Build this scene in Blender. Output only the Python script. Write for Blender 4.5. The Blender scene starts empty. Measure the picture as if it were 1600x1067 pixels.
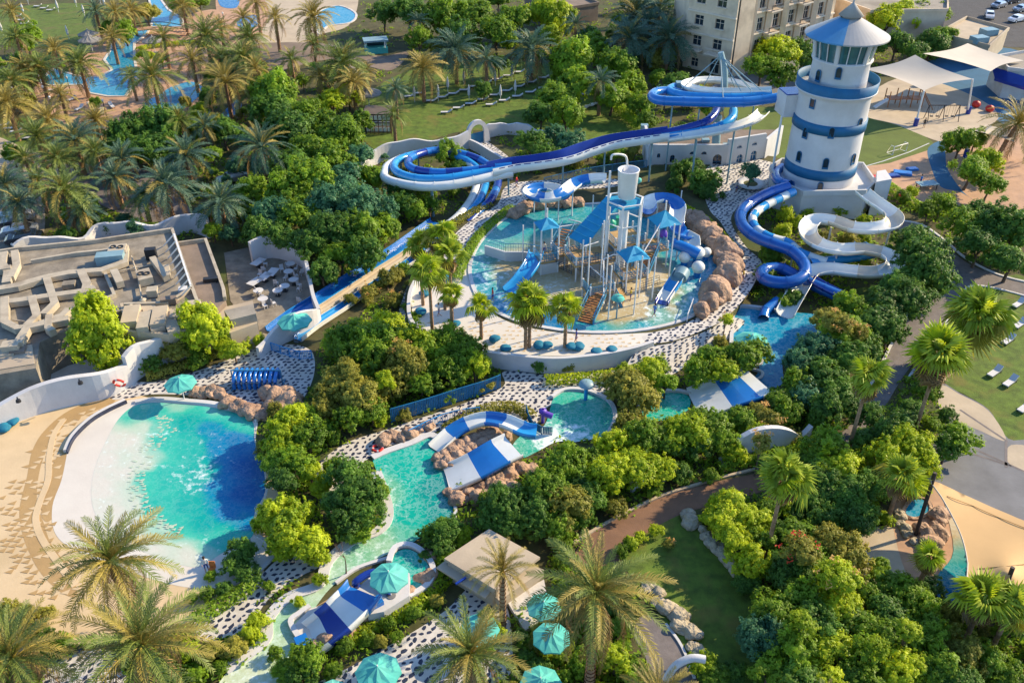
import bpy, bmesh, math, random
import numpy as np
from mathutils import Vector, Matrix, noise, geometry
from math import sin, cos, tan, pi, radians, atan, atan2, sqrt, asin
random.seed(7)
scene = bpy.context.scene
COL = scene.collection
# ------------------------------------------------------------------ camera
F_PX, PITCH, CAM_H = 1393.0, radians(34.4), 55.0
cam_data = bpy.data.cameras.new('camera'); cam = bpy.data.objects.new('camera', cam_data); COL.objects.link(cam)
cam_data.lens = 36.0*F_PX/1600.0; cam_data.sensor_width = 36.0
cam_data.clip_start = 1.0; cam_data.clip_end = 3000.0
cam.location = (0, 0, CAM_H); cam.rotation_euler = (pi/2-PITCH, 0, 0)
scene.camera = cam
# ------------------------------------------------------------------ sky and sun
SUN_EL, SUN_AZ = radians(29.0), radians(66.0)
world = bpy.data.worlds.new('World'); scene.world = world; world.use_nodes = True
wn = world.node_tree.nodes; wn.clear()
sky = wn.new('ShaderNodeTexSky'); sky.sky_type = 'NISHITA'; sky.sun_disc = False
sky.sun_elevation = SUN_EL; sky.sun_rotation = SUN_AZ; sky.air_density = 1.0; sky.dust_density = 0.4; sky.ozone_density = 5.0
bg = wn.new('ShaderNodeBackground'); bg.inputs['Strength'].default_value = 0.15
wo = wn.new('ShaderNodeOutputWorld')
world.node_tree.links.new(sky.outputs[0], bg.inputs[0]); world.node_tree.links.new(bg.outputs[0], wo.inputs[0])
sun_l = bpy.data.lights.new('sun', 'SUN'); sun_l.energy = 4.2; sun_l.angle = radians(0.5); sun_l.color = (1.0, 0.80, 0.52)
sun = bpy.data.objects.new('sun', sun_l); COL.objects.link(sun)
SUN_DIR = Vector((sin(SUN_AZ)*cos(SUN_EL), cos(SUN_AZ)*cos(SUN_EL), sin(SUN_EL)))
sun.rotation_euler = SUN_DIR.to_track_quat('Z', 'Y').to_euler(); sun.location = (60, 160, 60)
scene.view_settings.view_transform = 'Standard'; scene.view_settings.look = 'None'
scene.view_settings.exposure = 1.0; scene.view_settings.gamma = 1.0; scene.view_settings.use_curve_mapping = False

# ------------------------------------------------------------------ photograph survey: where a pixel's ray meets height z
CS, SN = cos(PITCH), sin(PITCH)
def G(px, py, z=0.0):
    u, v = (px-800.0)/F_PX, (py-533.5)/F_PX
    dx, dy, dz = u, CS - v*SN, -(SN + v*CS)
    t = (z-CAM_H)/dz
    return Vector((dx*t, dy*t, z))
def PM(px, py, z=0.0):           # pixels per metre there
    p = G(px, py, z); return F_PX/(p.y*CS + (CAM_H-z)*SN)
def ZAT(base, py):               # height above the point base whose image row is py
    return CAM_H - base.y*tan(PITCH + atan((py-533.5)/F_PX))

# ------------------------------------------------------------------ objects
ORG = {}
def tag(o, label=None, cat=None, group=None, kind=None):
    if label: o['label'] = label
    if cat: o['category'] = cat
    if group: o['group'] = group
    if kind: o['kind'] = kind
    return o
def empty(name, loc, label=None, cat=None, group=None):
    o = bpy.data.objects.new(name, None); COL.objects.link(o); o.location = loc; o.empty_display_size = 0.3
    ORG[o.name] = Vector(loc); return tag(o, label, cat, group)
def own(mesh_name, v, f, mats, fm=None, smooth=None):
    me = bpy.data.meshes.new(mesh_name); me.from_pydata(v, [], f)
    for m in mats: me.materials.append(m)
    if fm: me.polygons.foreach_set('material_index', fm)
    if smooth is not None: me.polygons.foreach_set('use_smooth', smooth)
    me.update(); return me
class MB:
    def __init__(s): s.v=[]; s.f=[]; s.m=[]; s.s=[]; s.mi=0; s.sm=False
    def face(s, idx, sm=None): s.f.append(tuple(idx)); s.m.append(s.mi); s.s.append(s.sm if sm is None else sm)
    def poly(s, pts, sm=False):
        b=len(s.v); s.v += [tuple(p) for p in pts]; s.face(range(b, b+len(pts)), sm)
    def box(s, c, d, rz=0.0, ax=None):
        cx,cy,cz = c; hx,hy,hz = d[0]/2,d[1]/2,d[2]/2; b=len(s.v)
        ca,sa = cos(rz), sin(rz)
        for sx,sy,sz in ((-1,-1,-1),(1,-1,-1),(1,1,-1),(-1,1,-1),(-1,-1,1),(1,-1,1),(1,1,1),(-1,1,1)):
            x,y,z = sx*hx, sy*hy, sz*hz
            s.v.append((cx+x*ca-y*sa, cy+x*sa+y*ca, cz+z))
        for q in ((3,2,1,0),(4,5,6,7),(0,1,5,4),(1,2,6,5),(2,3,7,6),(3,0,4,7)): s.face([b+i for i in q], False)
    def beam(s, p0, p1, w, h):      # rectangular bar between two points
        p0,p1=Vector(p0),Vector(p1); t=(p1-p0).normalized(); r=t.cross(Vector((0,0,1)))
        if r.length<1e-3: r=Vector((1,0,0))
        r.normalize(); u=r.cross(t); b=len(s.v)
        for p in (p0,p1):
            for a,c in ((-1,-1),(1,-1),(1,1),(-1,1)): s.v.append(tuple(p+r*a*w/2+u*c*h/2))
        for q in ((0,1,2,3),(7,6,5,4),(0,4,5,1),(1,5,6,2),(2,6,7,3),(3,7,4,0)): s.face([b+i for i in q], False)
    def tube(s, pts, r, n=8, cap=True, closed=False, r1=None):
        pts=[Vector(p) for p in pts]; L=len(pts); b=len(s.v); prev=None
        for i,p in enumerate(pts):
            t=(pts[min(i+1,L-1)]-pts[max(i-1,0)]).normalized()
            a=t.cross(Vector((0,0,1)))
            if a.length<0.05: a = prev if prev else Vector((1,0,0))
            a.normalize(); prev=a; u=a.cross(t).normalized()
            rr=r if r1 is None else r+(r1-r)*i/(L-1)
            for k in range(n):
                an=2*pi*k/n; s.v.append(tuple(p+a*cos(an)*rr+u*sin(an)*rr))
        for i in range(L-1):
            for k in range(n):
                k2=(k+1)%n; s.face((b+i*n+k, b+i*n+k2, b+(i+1)*n+k2, b+(i+1)*n+k), True)
        if cap:
            for i,rev in ((0,False),(L-1,True)):
                vs=[s.v[b+i*n+k] for k in range(n)]; 
                if rev is False: vs=vs[::-1]
                s.poly(vs)
    def prism(s, pts, z0, z1, cap=True):   # pts 2D ccw or cw
        n=len(pts); ar=sum(pts[i][0]*pts[(i+1)%n][1]-pts[(i+1)%n][0]*pts[i][1] for i in range(n))
        if ar<0: pts=pts[::-1]
        b=len(s.v); s.v += [(p[0],p[1],z0) for p in pts]+[(p[0],p[1],z1) for p in pts]
        for i in range(n): j=(i+1)%n; s.face((b+i,b+j,b+n+j,b+n+i), False)
        if cap:
            tr=geometry.tessellate_polygon([[Vector((p[0],p[1],0)) for p in pts]])
            for t in tr:
                a,c,d=t; cr=(Vector(pts[c])-Vector(pts[a])).cross(Vector(pts[d])-Vector(pts[a])) if False else ((pts[c][0]-pts[a][0])*(pts[d][1]-pts[a][1])-(pts[c][1]-pts[a][1])*(pts[d][0]-pts[a][0]))
                if cr<0: c,d=d,c
                s.face((b+n+a,b+n+c,b+n+d), False); s.face((b+d,b+c,b+a), False)
    def lathe(s, c, prof, n=24, cap=False):
        b=len(s.v); L=len(prof)
        for r,z in prof:
            for k in range(n):
                a=2*pi*k/n; s.v.append((c[0]+r*cos(a), c[1]+r*sin(a), c[2]+z))
        for i in range(L-1):
            for k in range(n):
                k2=(k+1)%n; s.face((b+i*n+k,b+i*n+k2,b+(i+1)*n+k2,b+(i+1)*n+k), s.sm)
        if cap:
            s.poly([s.v[b+(L-1)*n+k] for k in range(n)]); s.poly([s.v[b+k] for k in range(n)][::-1])
    def build(s, name, mats, parent=None, label=None, cat=None, group=None, kind=None, origin=None):
        if not isinstance(mats,(list,tuple)): mats=[mats]
        if parent is not None: o0=ORG[parent.name]
        elif origin is not None: o0=Vector(origin)
        else:
            a=np.array(s.v); o0=Vector(((a[:,0].min()+a[:,0].max())/2,(a[:,1].min()+a[:,1].max())/2,a[:,2].min()))
        v=(np.array(s.v,dtype=float)-np.array(o0)).tolist()
        me=own(name, v, s.f, mats, s.m, s.s)
        o=bpy.data.objects.new(name, me); COL.objects.link(o); ORG[o.name]=o0
        if parent is not None: o.parent=parent
        else: o.location=o0
        return tag(o,label,cat,group,kind)
def kids(o): return list(o.children)
def copy_tree(o, parent=None, children=None):
    c=o.copy(); COL.objects.link(c); ORG[c.name]=ORG.get(o.name,Vector((0,0,0)))
    if parent is not None: c.parent=parent
    for ch in (children if children is not None else CH.get(o.name,[])): copy_tree(ch, c)
    return c
CH={}
def freeze(o):      # remember a prototype's children (children lookup is slow in big files)
    CH[o.name]=[c for c in bpy.data.objects if c.parent==o]
    for c in CH[o.name]: freeze(c)
    return o
def place(proto, first, loc, rz=0.0, sc=1.0, label=None, group=None):
    o = proto if first else copy_tree(proto)
    o.location=loc; o.rotation_euler=(0,0,rz)
    if sc!=1.0: o.scale=(sc,sc,sc)
    if label: o['label']=label
    if group: o['group']=group
    return o

# ------------------------------------------------------------------ materials (procedural)
def newmat(name):
    m=bpy.data.materials.new(name); m.use_nodes=True; nt=m.node_tree
    return m, nt, nt.nodes['Principled BSDF']
def N(nt,t,**k):
    n=nt.nodes.new(t)
    for a,b in k.items():
        if a in ('x',): continue
        setattr(n,a,b)
    return n
def tint(c,k): return tuple(max(0,min(1,x*k)) for x in c[:3])+(1,)
def mat(name, col, rough=0.6, var=0.25, scale=0.6, bump=0.15, bscale=6.0, metal=0.0, stain=None, spec=0.4, coat=0.0):
    m,nt,bs=newmat(name); L=nt.links.new
    tc=N(nt,'ShaderNodeTexCoord'); n1=N(nt,'ShaderNodeTexNoise'); n1.inputs['Scale'].default_value=scale; n1.inputs['Detail'].default_value=6; n1.inputs['Roughness'].default_value=0.65
    geo=N(nt,'ShaderNodeNewGeometry'); L(geo.outputs['Position'],n1.inputs['Vector'])
    r=N(nt,'ShaderNodeValToRGB'); r.color_ramp.elements[0].position=0.3; r.color_ramp.elements[1].position=0.7
    r.color_ramp.elements[0].color=tint(col,1-var); r.color_ramp.elements[1].color=tint(col,1+var*0.6)
    L(n1.outputs['Fac'],r.inputs[0]); out=r.outputs[0]
    if stain:
        n3=N(nt,'ShaderNodeTexNoise'); n3.inputs['Scale'].default_value=scale*0.37; n3.inputs['Detail'].default_value=8; L(geo.outputs['Position'],n3.inputs['Vector'])
        r3=N(nt,'ShaderNodeValToRGB'); r3.color_ramp.elements[0].position=0.52; r3.color_ramp.elements[1].position=0.68
        r3.color_ramp.elements[0].color=(0,0,0,1); r3.color_ramp.elements[1].color=(0.7,0.7,0.7,1); L(n3.outputs['Fac'],r3.inputs[0])
        mx=N(nt,'ShaderNodeMix',data_type='RGBA'); L(r3.outputs[0],mx.inputs[0]); L(out,mx.inputs[6]); mx.inputs[7].default_value=tuple(stain)+(1,); out=mx.outputs[2]
    L(out,bs.inputs['Base Color'])
    bs.inputs['Roughness'].default_value=rough; bs.inputs['Metallic'].default_value=metal; bs.inputs['Specular IOR Level'].default_value=spec
    if coat: bs.inputs['Coat Weight'].default_value=coat; bs.inputs['Coat Roughness'].default_value=0.12
    if bump:
        n2=N(nt,'ShaderNodeTexNoise'); n2.inputs['Scale'].default_value=bscale; n2.inputs['Detail'].default_value=5; L(geo.outputs['Position'],n2.inputs['Vector'])
        bp=N(nt,'ShaderNodeBump'); bp.inputs['Strength'].default_value=bump; bp.inputs['Distance'].default_value=0.05; L(n2.outputs['Fac'],bp.inputs['Height']); L(bp.outputs[0],bs.inputs['Normal'])
    return m
def leafmat(name, dark, light, rough=0.5, trans=0.45):
    m,nt,bs=newmat(name); L=nt.links.new
    at=N(nt,'ShaderNodeAttribute',attribute_name='rnd'); oi=N(nt,'ShaderNodeObjectInfo')
    geo=N(nt,'ShaderNodeNewGeometry'); nz=N(nt,'ShaderNodeTexNoise'); nz.inputs['Scale'].default_value=0.55; nz.inputs['Detail'].default_value=3; L(geo.outputs['Position'],nz.inputs['Vector'])
    a=N(nt,'ShaderNodeMath',operation='ADD'); L(at.outputs['Fac'],a.inputs[0]); L(nz.outputs['Fac'],a.inputs[1])
    b=N(nt,'ShaderNodeMath',operation='MULTIPLY_ADD'); L(oi.outputs['Random'],b.inputs[0]); b.inputs[1].default_value=0.45; L(a.outputs[0],b.inputs[2])
    c=N(nt,'ShaderNodeMath',operation='MULTIPLY_ADD'); L(b.outputs[0],c.inputs[0]); c.inputs[1].default_value=0.80; c.inputs[2].default_value=-0.38
    r=N(nt,'ShaderNodeValToRGB'); r.color_ramp.elements[0].color=tuple(dark)+(1,); r.color_ramp.elements[1].color=tuple(light)+(1,)
    L(c.outputs[0],r.inputs[0]); L(r.outputs[0],bs.inputs['Base Color']); bs.inputs['Roughness'].default_value=rough; bs.inputs['Specular IOR Level'].default_value=0.25
    tr=N(nt,'ShaderNodeBsdfTranslucent'); hs=N(nt,'ShaderNodeHueSaturation'); hs.inputs['Value'].default_value=1.5; hs.inputs['Hue'].default_value=0.485; L(r.outputs[0],hs.inputs['Color']); L(hs.outputs[0],tr.inputs[0])
    mx=N(nt,'ShaderNodeMixShader'); mx.inputs[0].default_value=trans; L(bs.outputs[0],mx.inputs[1]); L(tr.outputs[0],mx.inputs[2])
    L(mx.outputs[0],nt.nodes['Material Output'].inputs[0]); return m
def watermat(name, stops, caustic=0.35, cscale=0.9, foam=0.0, bump=0.25):
    """pool water: colour follows the 'depth' attribute, with a web of caustic light painted into it"""
    m,nt,bs=newmat(name); L=nt.links.new
    at=N(nt,'ShaderNodeAttribute',attribute_name='depth'); geo=N(nt,'ShaderNodeNewGeometry')
    nz=N(nt,'ShaderNodeTexNoise'); nz.inputs['Scale'].default_value=0.8; nz.inputs['Detail'].default_value=5; L(geo.outputs['Position'],nz.inputs['Vector'])
    a=N(nt,'ShaderNodeMath',operation='MULTIPLY_ADD'); L(nz.outputs['Fac'],a.inputs[0]); a.inputs[1].default_value=0.16; L(at.outputs['Fac'],a.inputs[2])
    a2=N(nt,'ShaderNodeMath',operation='ADD'); L(a.outputs[0],a2.inputs[0]); a2.inputs[1].default_value=-0.08
    r=N(nt,'ShaderNodeValToRGB'); cr=r.color_ramp
    cr.elements[0].position=stops[0][0]; cr.elements[0].color=tuple(stops[0][1])+(1,); cr.elements[1].position=stops[-1][0]; cr.elements[1].color=tuple(stops[-1][1])+(1,)
    for p,c in stops[1:-1]: e=cr.elements.new(p); e.color=tuple(c)+(1,)
    L(a2.outputs[0],r.inputs[0])
    dz=N(nt,'ShaderNodeTexNoise'); dz.inputs['Scale'].default_value=2.3; L(geo.outputs['Position'],dz.inputs['Vector'])
    vm=N(nt,'ShaderNodeMix',data_type='VECTOR'); vm.inputs[0].default_value=0.6; L(geo.outputs['Position'],vm.inputs[4]); L(dz.outputs['Color'],vm.inputs[5])
    vo=N(nt,'ShaderNodeTexVoronoi',feature='DISTANCE_TO_EDGE'); vo.inputs['Scale'].default_value=cscale*2.6; L(vm.outputs[1],vo.inputs['Vector'])
    vr=N(nt,'ShaderNodeValToRGB'); vr.color_ramp.elements[0].position=0.0; vr.color_ramp.elements[0].color=(1,1,1,1); vr.color_ramp.elements[1].position=0.16; vr.color_ramp.elements[1].color=(0,0,0,1); L(vo.outputs['Distance'],vr.inputs[0])
    n4=N(nt,'ShaderNodeTexNoise'); n4.inputs['Scale'].default_value=0.35; L(geo.outputs['Position'],n4.inputs['Vector'])
    k=N(nt,'ShaderNodeMath',operation='MULTIPLY'); L(vr.outputs[0],k.inputs[0]); L(n4.outputs['Fac'],k.inputs[1])
    k2=N(nt,'ShaderNodeMath',operation='MULTIPLY'); L(k.outputs[0],k2.inputs[0]); k2.inputs[1].default_value=caustic
    mx=N(nt,'ShaderNodeMix',data_type='RGBA'); L(k2.outputs[0],mx.inputs[0]); L(r.outputs[0],mx.inputs[6]); mx.inputs[7].default_value=(0.75,0.95,0.9,1)  # caustic light painted as a pale web into the water colour
    out=mx.outputs[2]
    if foam:
        fa=N(nt,'ShaderNodeAttribute',attribute_name='foam'); n5=N(nt,'ShaderNodeTexNoise'); n5.inputs['Scale'].default_value=1.6; n5.inputs['Detail'].default_value=8; n5.inputs['Roughness'].default_value=0.62; L(geo.outputs['Position'],n5.inputs['Vector'])
        s=N(nt,'ShaderNodeMath',operation='MULTIPLY_ADD'); L(fa.outputs['Fac'],s.inputs[0]); s.inputs[1].default_value=0.5; L(n5.outputs['Fac'],s.inputs[2])
        fr=N(nt,'ShaderNodeValToRGB'); fr.color_ramp.elements[0].position=0.72; fr.color_ramp.elements[1].position=0.95; L(s.outputs[0],fr.inputs[0])
        m2=N(nt,'ShaderNodeMix',data_type='RGBA'); L(fr.outputs[0],m2.inputs[0]); L(out,m2.inputs[6]); m2.inputs[7].default_value=(0.75,0.85,0.85,1); out=m2.outputs[2]
    L(out,bs.inputs['Base Color']); bs.inputs['Roughness'].default_value=0.1; bs.inputs['Specular IOR Level'].default_value=0.25
    n2=N(nt,'ShaderNodeTexNoise'); n2.inputs['Scale'].default_value=3.0; n2.inputs['Detail'].default_value=3; L(geo.outputs['Position'],n2.inputs['Vector'])
    bp=N(nt,'ShaderNodeBump'); bp.inputs['Strength'].default_value=bump; bp.inputs['Distance'].default_value=0.06; L(n2.outputs['Fac'],bp.inputs['Height']); L(bp.outputs[0],bs.inputs['Normal'])
    return m

M=dict(
 soil=mat('soil',(0.085,0.078,0.028),0.95,0.5,0.5,0.6,3,stain=(0.05,0.085,0.015)),
 lawn=mat('lawn_grass',(0.10,0.16,0.016),0.9,0.5,0.9,0.9,14,stain=(0.17,0.14,0.03)),
 lawn_pale=mat('lawn_grass_pale',(0.10,0.15,0.02),0.9,0.35,0.8,0.8,14,stain=(0.14,0.13,0.04)),
 turf=mat('playing_turf',(0.10,0.14,0.02),0.9,0.2,0.4,0.5,10),
 white=mat('white_plaster',(0.56,0.56,0.56),0.7,0.12,0.4,0.25,4,stain=(0.50,0.48,0.43)),
 mortar=mat('white_mortar',(0.58,0.55,0.50),0.8,0.18,0.7,0.3,6,stain=(0.42,0.38,0.31)),
 stone=mat('black_stone',(0.028,0.036,0.07),0.45,0.6,2.0,0.3,8),
 sand=mat('sand_concrete',(0.58,0.44,0.26),0.85,0.10,0.35,0.2,5,stain=(0.47,0.35,0.19)),
 tan=mat('tan_concrete',(0.40,0.26,0.11),0.85,0.14,0.35,0.2,5),
 beach=mat('pale_pool_floor',(0.60,0.56,0.49),0.6,0.06,0.5,0.15,5,stain=(0.68,0.66,0.58)),
 deck=mat('pinkish_deck',(0.46,0.28,0.17),0.85,0.2,0.6,0.2,5,stain=(0.30,0.19,0.13)),
 beige=mat('beige_concrete',(0.46,0.38,0.27),0.85,0.15,0.4,0.25,5,stain=(0.33,0.27,0.2)),
 grey=mat('grey_concrete',(0.17,0.175,0.185),0.85,0.25,0.3,0.25,5,stain=(0.115,0.12,0.13)),
 paver=mat('grey_paver',(0.17,0.15,0.145),0.85,0.25,1.3,0.35,9,stain=(0.11,0.10,0.10)),
 brown=mat('brown_paving',(0.20,0.11,0.065),0.85,0.2,0.7,0.3,8,stain=(0.13,0.075,0.05)),
 asphalt=mat('asphalt',(0.06,0.06,0.062),0.9,0.25,0.5,0.4,20),
 roof=mat('roof_concrete',(0.30,0.27,0.22),0.9,0.25,0.5,0.4,5,stain=(0.17,0.15,0.12)),
 roofdark=mat('roof_felt',(0.27,0.235,0.18),0.9,0.4,0.7,0.5,5,stain=(0.12,0.105,0.085)),
 roofred=mat('roof_brown_felt',(0.22,0.17,0.13),0.9,0.25,0.5,0.4,5,stain=(0.15,0.12,0.09)),
 duct=mat('duct_panel',(0.44,0.38,0.28),0.65,0.2,1.2,0.2,5,stain=(0.25,0.20,0.14)),
 hotel=mat('hotel_stone',(0.66,0.53,0.38),0.85,0.14,0.5,0.25,3,stain=(0.30,0.23,0.16)),
 hotel_trim=mat('hotel_trim',(0.68,0.58,0.46),0.8,0.1,0.6,0.15,5),
 glass=mat('dark_glass',(0.02,0.035,0.05),0.08,0.3,1,0,1,spec=0.8),
 teal=mat('teal_canvas',(0.075,0.42,0.36),0.8,0.18,0.9,0.15,5,stain=(0.16,0.50,0.43)),
 thatch=mat('grey_canvas',(0.22,0.21,0.19),0.85,0.2,1.5,0.3,12),
 blue=mat('blue_fibreglass',(0.010,0.15,0.48),0.25,0.12,0.5,0,5,coat=0.4,stain=(0.02,0.17,0.50)),
 royal=mat('royal_blue_fibreglass',(0.008,0.085,0.34),0.25,0.15,0.5,0,5,coat=0.4,stain=(0.012,0.12,0.45)),
 lblue=mat('light_blue_fibreglass',(0.02,0.28,0.62),0.25,0.12,0.5,0,5,coat=0.4),
 navy=mat('navy_fibreglass',(0.008,0.035,0.26),0.25,0.12,0.5,0,5,coat=0.4),
 wfib=mat('white_fibreglass',(0.70,0.72,0.68),0.3,0.08,0.6,0,5,coat=0.3,stain=(0.58,0.60,0.54)),
 cream=mat('cream_fibreglass',(0.62,0.55,0.42),0.4,0.12,0.6,0,5,coat=0.2,stain=(0.45,0.40,0.30)),
 steel=mat('painted_steel_white',(0.70,0.70,0.68),0.4,0.08,1,0,5),
 steelb=mat('painted_steel_blue',(0.05,0.22,0.36),0.45,0.1,1,0,5),
 steelg=mat('grey_blue_steel',(0.20,0.32,0.36),0.45,0.12,1,0,5),
 roofblue=mat('blue_canvas_roof',(0.010,0.25,0.46),0.7,0.15,0.8,0.1,4,stain=(0.02,0.32,0.50)),
 fenceblue=mat('fence_blue',(0.012,0.17,0.36),0.55,0.15,1,0.1,5),
 bluewall=mat('blue_paint',(0.008,0.115,0.25),0.6,0.15,0.8,0.1,5),
 wood=mat('brown_tread',(0.36,0.15,0.05),0.6,0.25,1.5,0.2,8),
 darkwood=mat('dark_timber',(0.05,0.035,0.03),0.7,0.3,1.5,0.2,8),
 platform=mat('tan_platform',(0.45,0.29,0.12),0.7,0.15,1,0.1,5),
 net=mat('dark_netting',(0.03,0.07,0.11),0.8,0.2,1,0,5),
 rock=mat('pink_rock',(0.42,0.28,0.19),0.9,0.4,1.3,1.0,2.2,stain=(0.22,0.13,0.09)),
 rockpale=mat('pale_rock',(0.44,0.38,0.27),0.9,0.3,0.9,0.9,3,stain=(0.27,0.22,0.14)),
 bark=mat('palm_bark',(0.34,0.21,0.12),0.95,0.4,2.0,0.9,9),
 treebark=mat('tree_bark',(0.13,0.09,0.06),0.95,0.4,2.0,0.9,9),
 sail=mat('tan_sail_canvas',(0.56,0.36,0.16),0.8,0.06,0.3,0.1,3),
 sailgrey=mat('pale_sail_canvas',(0.50,0.45,0.37),0.8,0.06,0.3,0.1,3),
 cush=mat('teal_cushion',(0.01,0.16,0.26),0.8,0.2,2,0.3,8),
 red=mat('red_paint',(0.55,0.03,0.02),0.5,0.1,1,0,5),
 black=mat('black_metal',(0.02,0.02,0.022),0.5,0.2,1,0,5),
 skin=mat('skin',(0.42,0.22,0.13),0.6,0.1,3,0,5), hair=mat('dark_hair',(0.02,0.014,0.01),0.7,0.2,3,0,5),
 purple=mat('purple_paint',(0.12,0.06,0.42),0.45,0.1,1,0,5), green=mat('green_paint',(0.02,0.32,0.20),0.45,0.1,1,0,5),
 carw=mat('car_white',(0.70,0.71,0.72),0.2,0.05,1,0,5,coat=0.8), cars=mat('car_silver',(0.38,0.40,0.43),0.25,0.05,1,0,5,metal=0.5,coat=0.8), card=mat('car_dark',(0.03,0.035,0.045),0.2,0.05,1,0,5,coat=0.8),
 lantern=mat('lantern_glass',(0.04,0.13,0.14),0.1,0.3,1,0,1,spec=0.8), wet=mat('wet_triangle',(0.42,0.52,0.40),0.6,0.1,1,0,5),
 rubber=mat('tyre_rubber',(0.02,0.02,0.02),0.8,0.2,1,0,5), yellow=mat('yellow_paint',(0.6,0.42,0.03),0.5,0.1,1,0,5),
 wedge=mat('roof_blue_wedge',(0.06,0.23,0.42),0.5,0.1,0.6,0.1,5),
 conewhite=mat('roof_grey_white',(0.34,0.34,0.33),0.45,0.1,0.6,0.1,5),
 tile=mat('blue_tile',(0.015,0.15,0.45),0.35,0.3,3,0.1,5),
 rubberblue=mat('blue_rubber_floor',(0.025,0.12,0.22),0.85,0.15,0.5,0.3,8),
 towel=mat('orange_towel',(0.6,0.2,0.05),0.9,0.2,2,0.2,8),
)
LF=dict(
 g=leafmat('leaf_mid_green',(0.075,0.155,0.014),(0.310,0.480,0.030)),
 d=leafmat('leaf_dark_green',(0.044,0.115,0.020),(0.185,0.350,0.045)),
 y=leafmat('leaf_yellow_green',(0.175,0.290,0.012),(0.580,0.660,0.030)),
 o=leafmat('leaf_olive',(0.140,0.160,0.022),(0.470,0.450,0.075)),
 b=leafmat('leaf_blue_green',(0.035,0.125,0.060),(0.150,0.330,0.160)),
 k=leafmat('leaf_dry_brown',(0.13,0.075,0.028),(0.34,0.23,0.09),trans=0.15),
 pg=leafmat('frond_green',(0.055,0.100,0.020),(0.250,0.300,0.060),trans=0.2),
 pb=leafmat('frond_blue_green',(0.035,0.085,0.055),(0.120,0.200,0.120),trans=0.2),
 py=leafmat('frond_straw',(0.16,0.135,0.030),(0.46,0.37,0.085),trans=0.2),
 fy=leafmat('fan_leaf_bright',(0.110,0.200,0.012),(0.500,0.580,0.060),trans=0.3),
 r=leafmat('red_flower',(0.45,0.03,0.02),(0.75,0.12,0.05)),
 w=leafmat('orange_flower',(0.45,0.24,0.05),(0.75,0.50,0.18)),
)
for k_ in ('rock','rockpale'):
    for n_ in M[k_].node_tree.nodes:
        if n_.bl_idname=='ShaderNodeBump': n_.inputs['Distance'].default_value=0.45; n_.inputs['Strength'].default_value=0.8
W=dict(
 wave=watermat('wave_pool_water',[(0.0,(0.57,0.55,0.48)),(0.16,(0.42,0.54,0.43)),(0.33,(0.04,0.44,0.33)),(0.55,(0.004,0.32,0.29)),(0.72,(0.002,0.18,0.36)),(1.0,(0.002,0.085,0.28))],0.10,1.1,foam=1),
 lazy=watermat('lazy_river_water',[(0.0,(0.50,0.56,0.38)),(0.3,(0.17,0.42,0.25)),(0.6,(0.004,0.36,0.27)),(1.0,(0.002,0.20,0.19))],0.35,1.2,foam=1),
 play=watermat('splash_pool_water',[(0.0,(0.60,0.52,0.36)),(0.30,(0.40,0.31,0.15)),(0.5,(0.10,0.30,0.24)),(0.7,(0.015,0.27,0.30)),(1.0,(0.003,0.13,0.30))],0.22,1.0,foam=1),
 deep=watermat('lagoon_water',[(0.0,(0.010,0.24,0.38)),(1.0,(0.002,0.11,0.30))],0.25,1.0),
)
# ================================================================== geometry helpers for surveyed outlines
def smooth(pts, n=6, closed=True):
    P=[Vector(p) for p in pts]; L=len(P); out=[]
    rng=range(L if closed else L-1)
    for i in rng:
        if closed: a,b,c,d=P[(i-1)%L],P[i],P[(i+1)%L],P[(i+2)%L]
        else: a,b,c,d=P[max(i-1,0)],P[i],P[i+1],P[min(i+2,L-1)]
        for k in range(n):
            t=k/n; out.append(0.5*((2*b)+(c-a)*t+(2*a-5*b+4*c-d)*t*t+(3*b-a-3*c+d)*t*t*t))
    if not closed: out.append(P[-1])
    return out
def resample(P, step):
    P=[Vector(p) for p in P]; out=[P[0].copy()]; acc=0
    for a,b in zip(P,P[1:]):
        l=(b-a).length
        while acc+l>=step:
            t=(step-acc)/l; a=a+(b-a)*t; out.append(a.copy()); l=(b-a).length; acc=0
        acc+=l
    if (out[-1]-P[-1]).length>step*0.3: out.append(P[-1].copy())
    return out
def inside(x,y,poly):
    c=False; n=len(poly); j=n-1
    for i in range(n):
        xi,yi=poly[i][0],poly[i][1]; xj,yj=poly[j][0],poly[j][1]
        if (yi>y)!=(yj>y) and x<(xj-xi)*(y-yi)/(yj-yi+1e-12)+xi: c=not c
        j=i
    return c
PAVED=[]      # outlines (survey pixels) where no plant may seed
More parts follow.
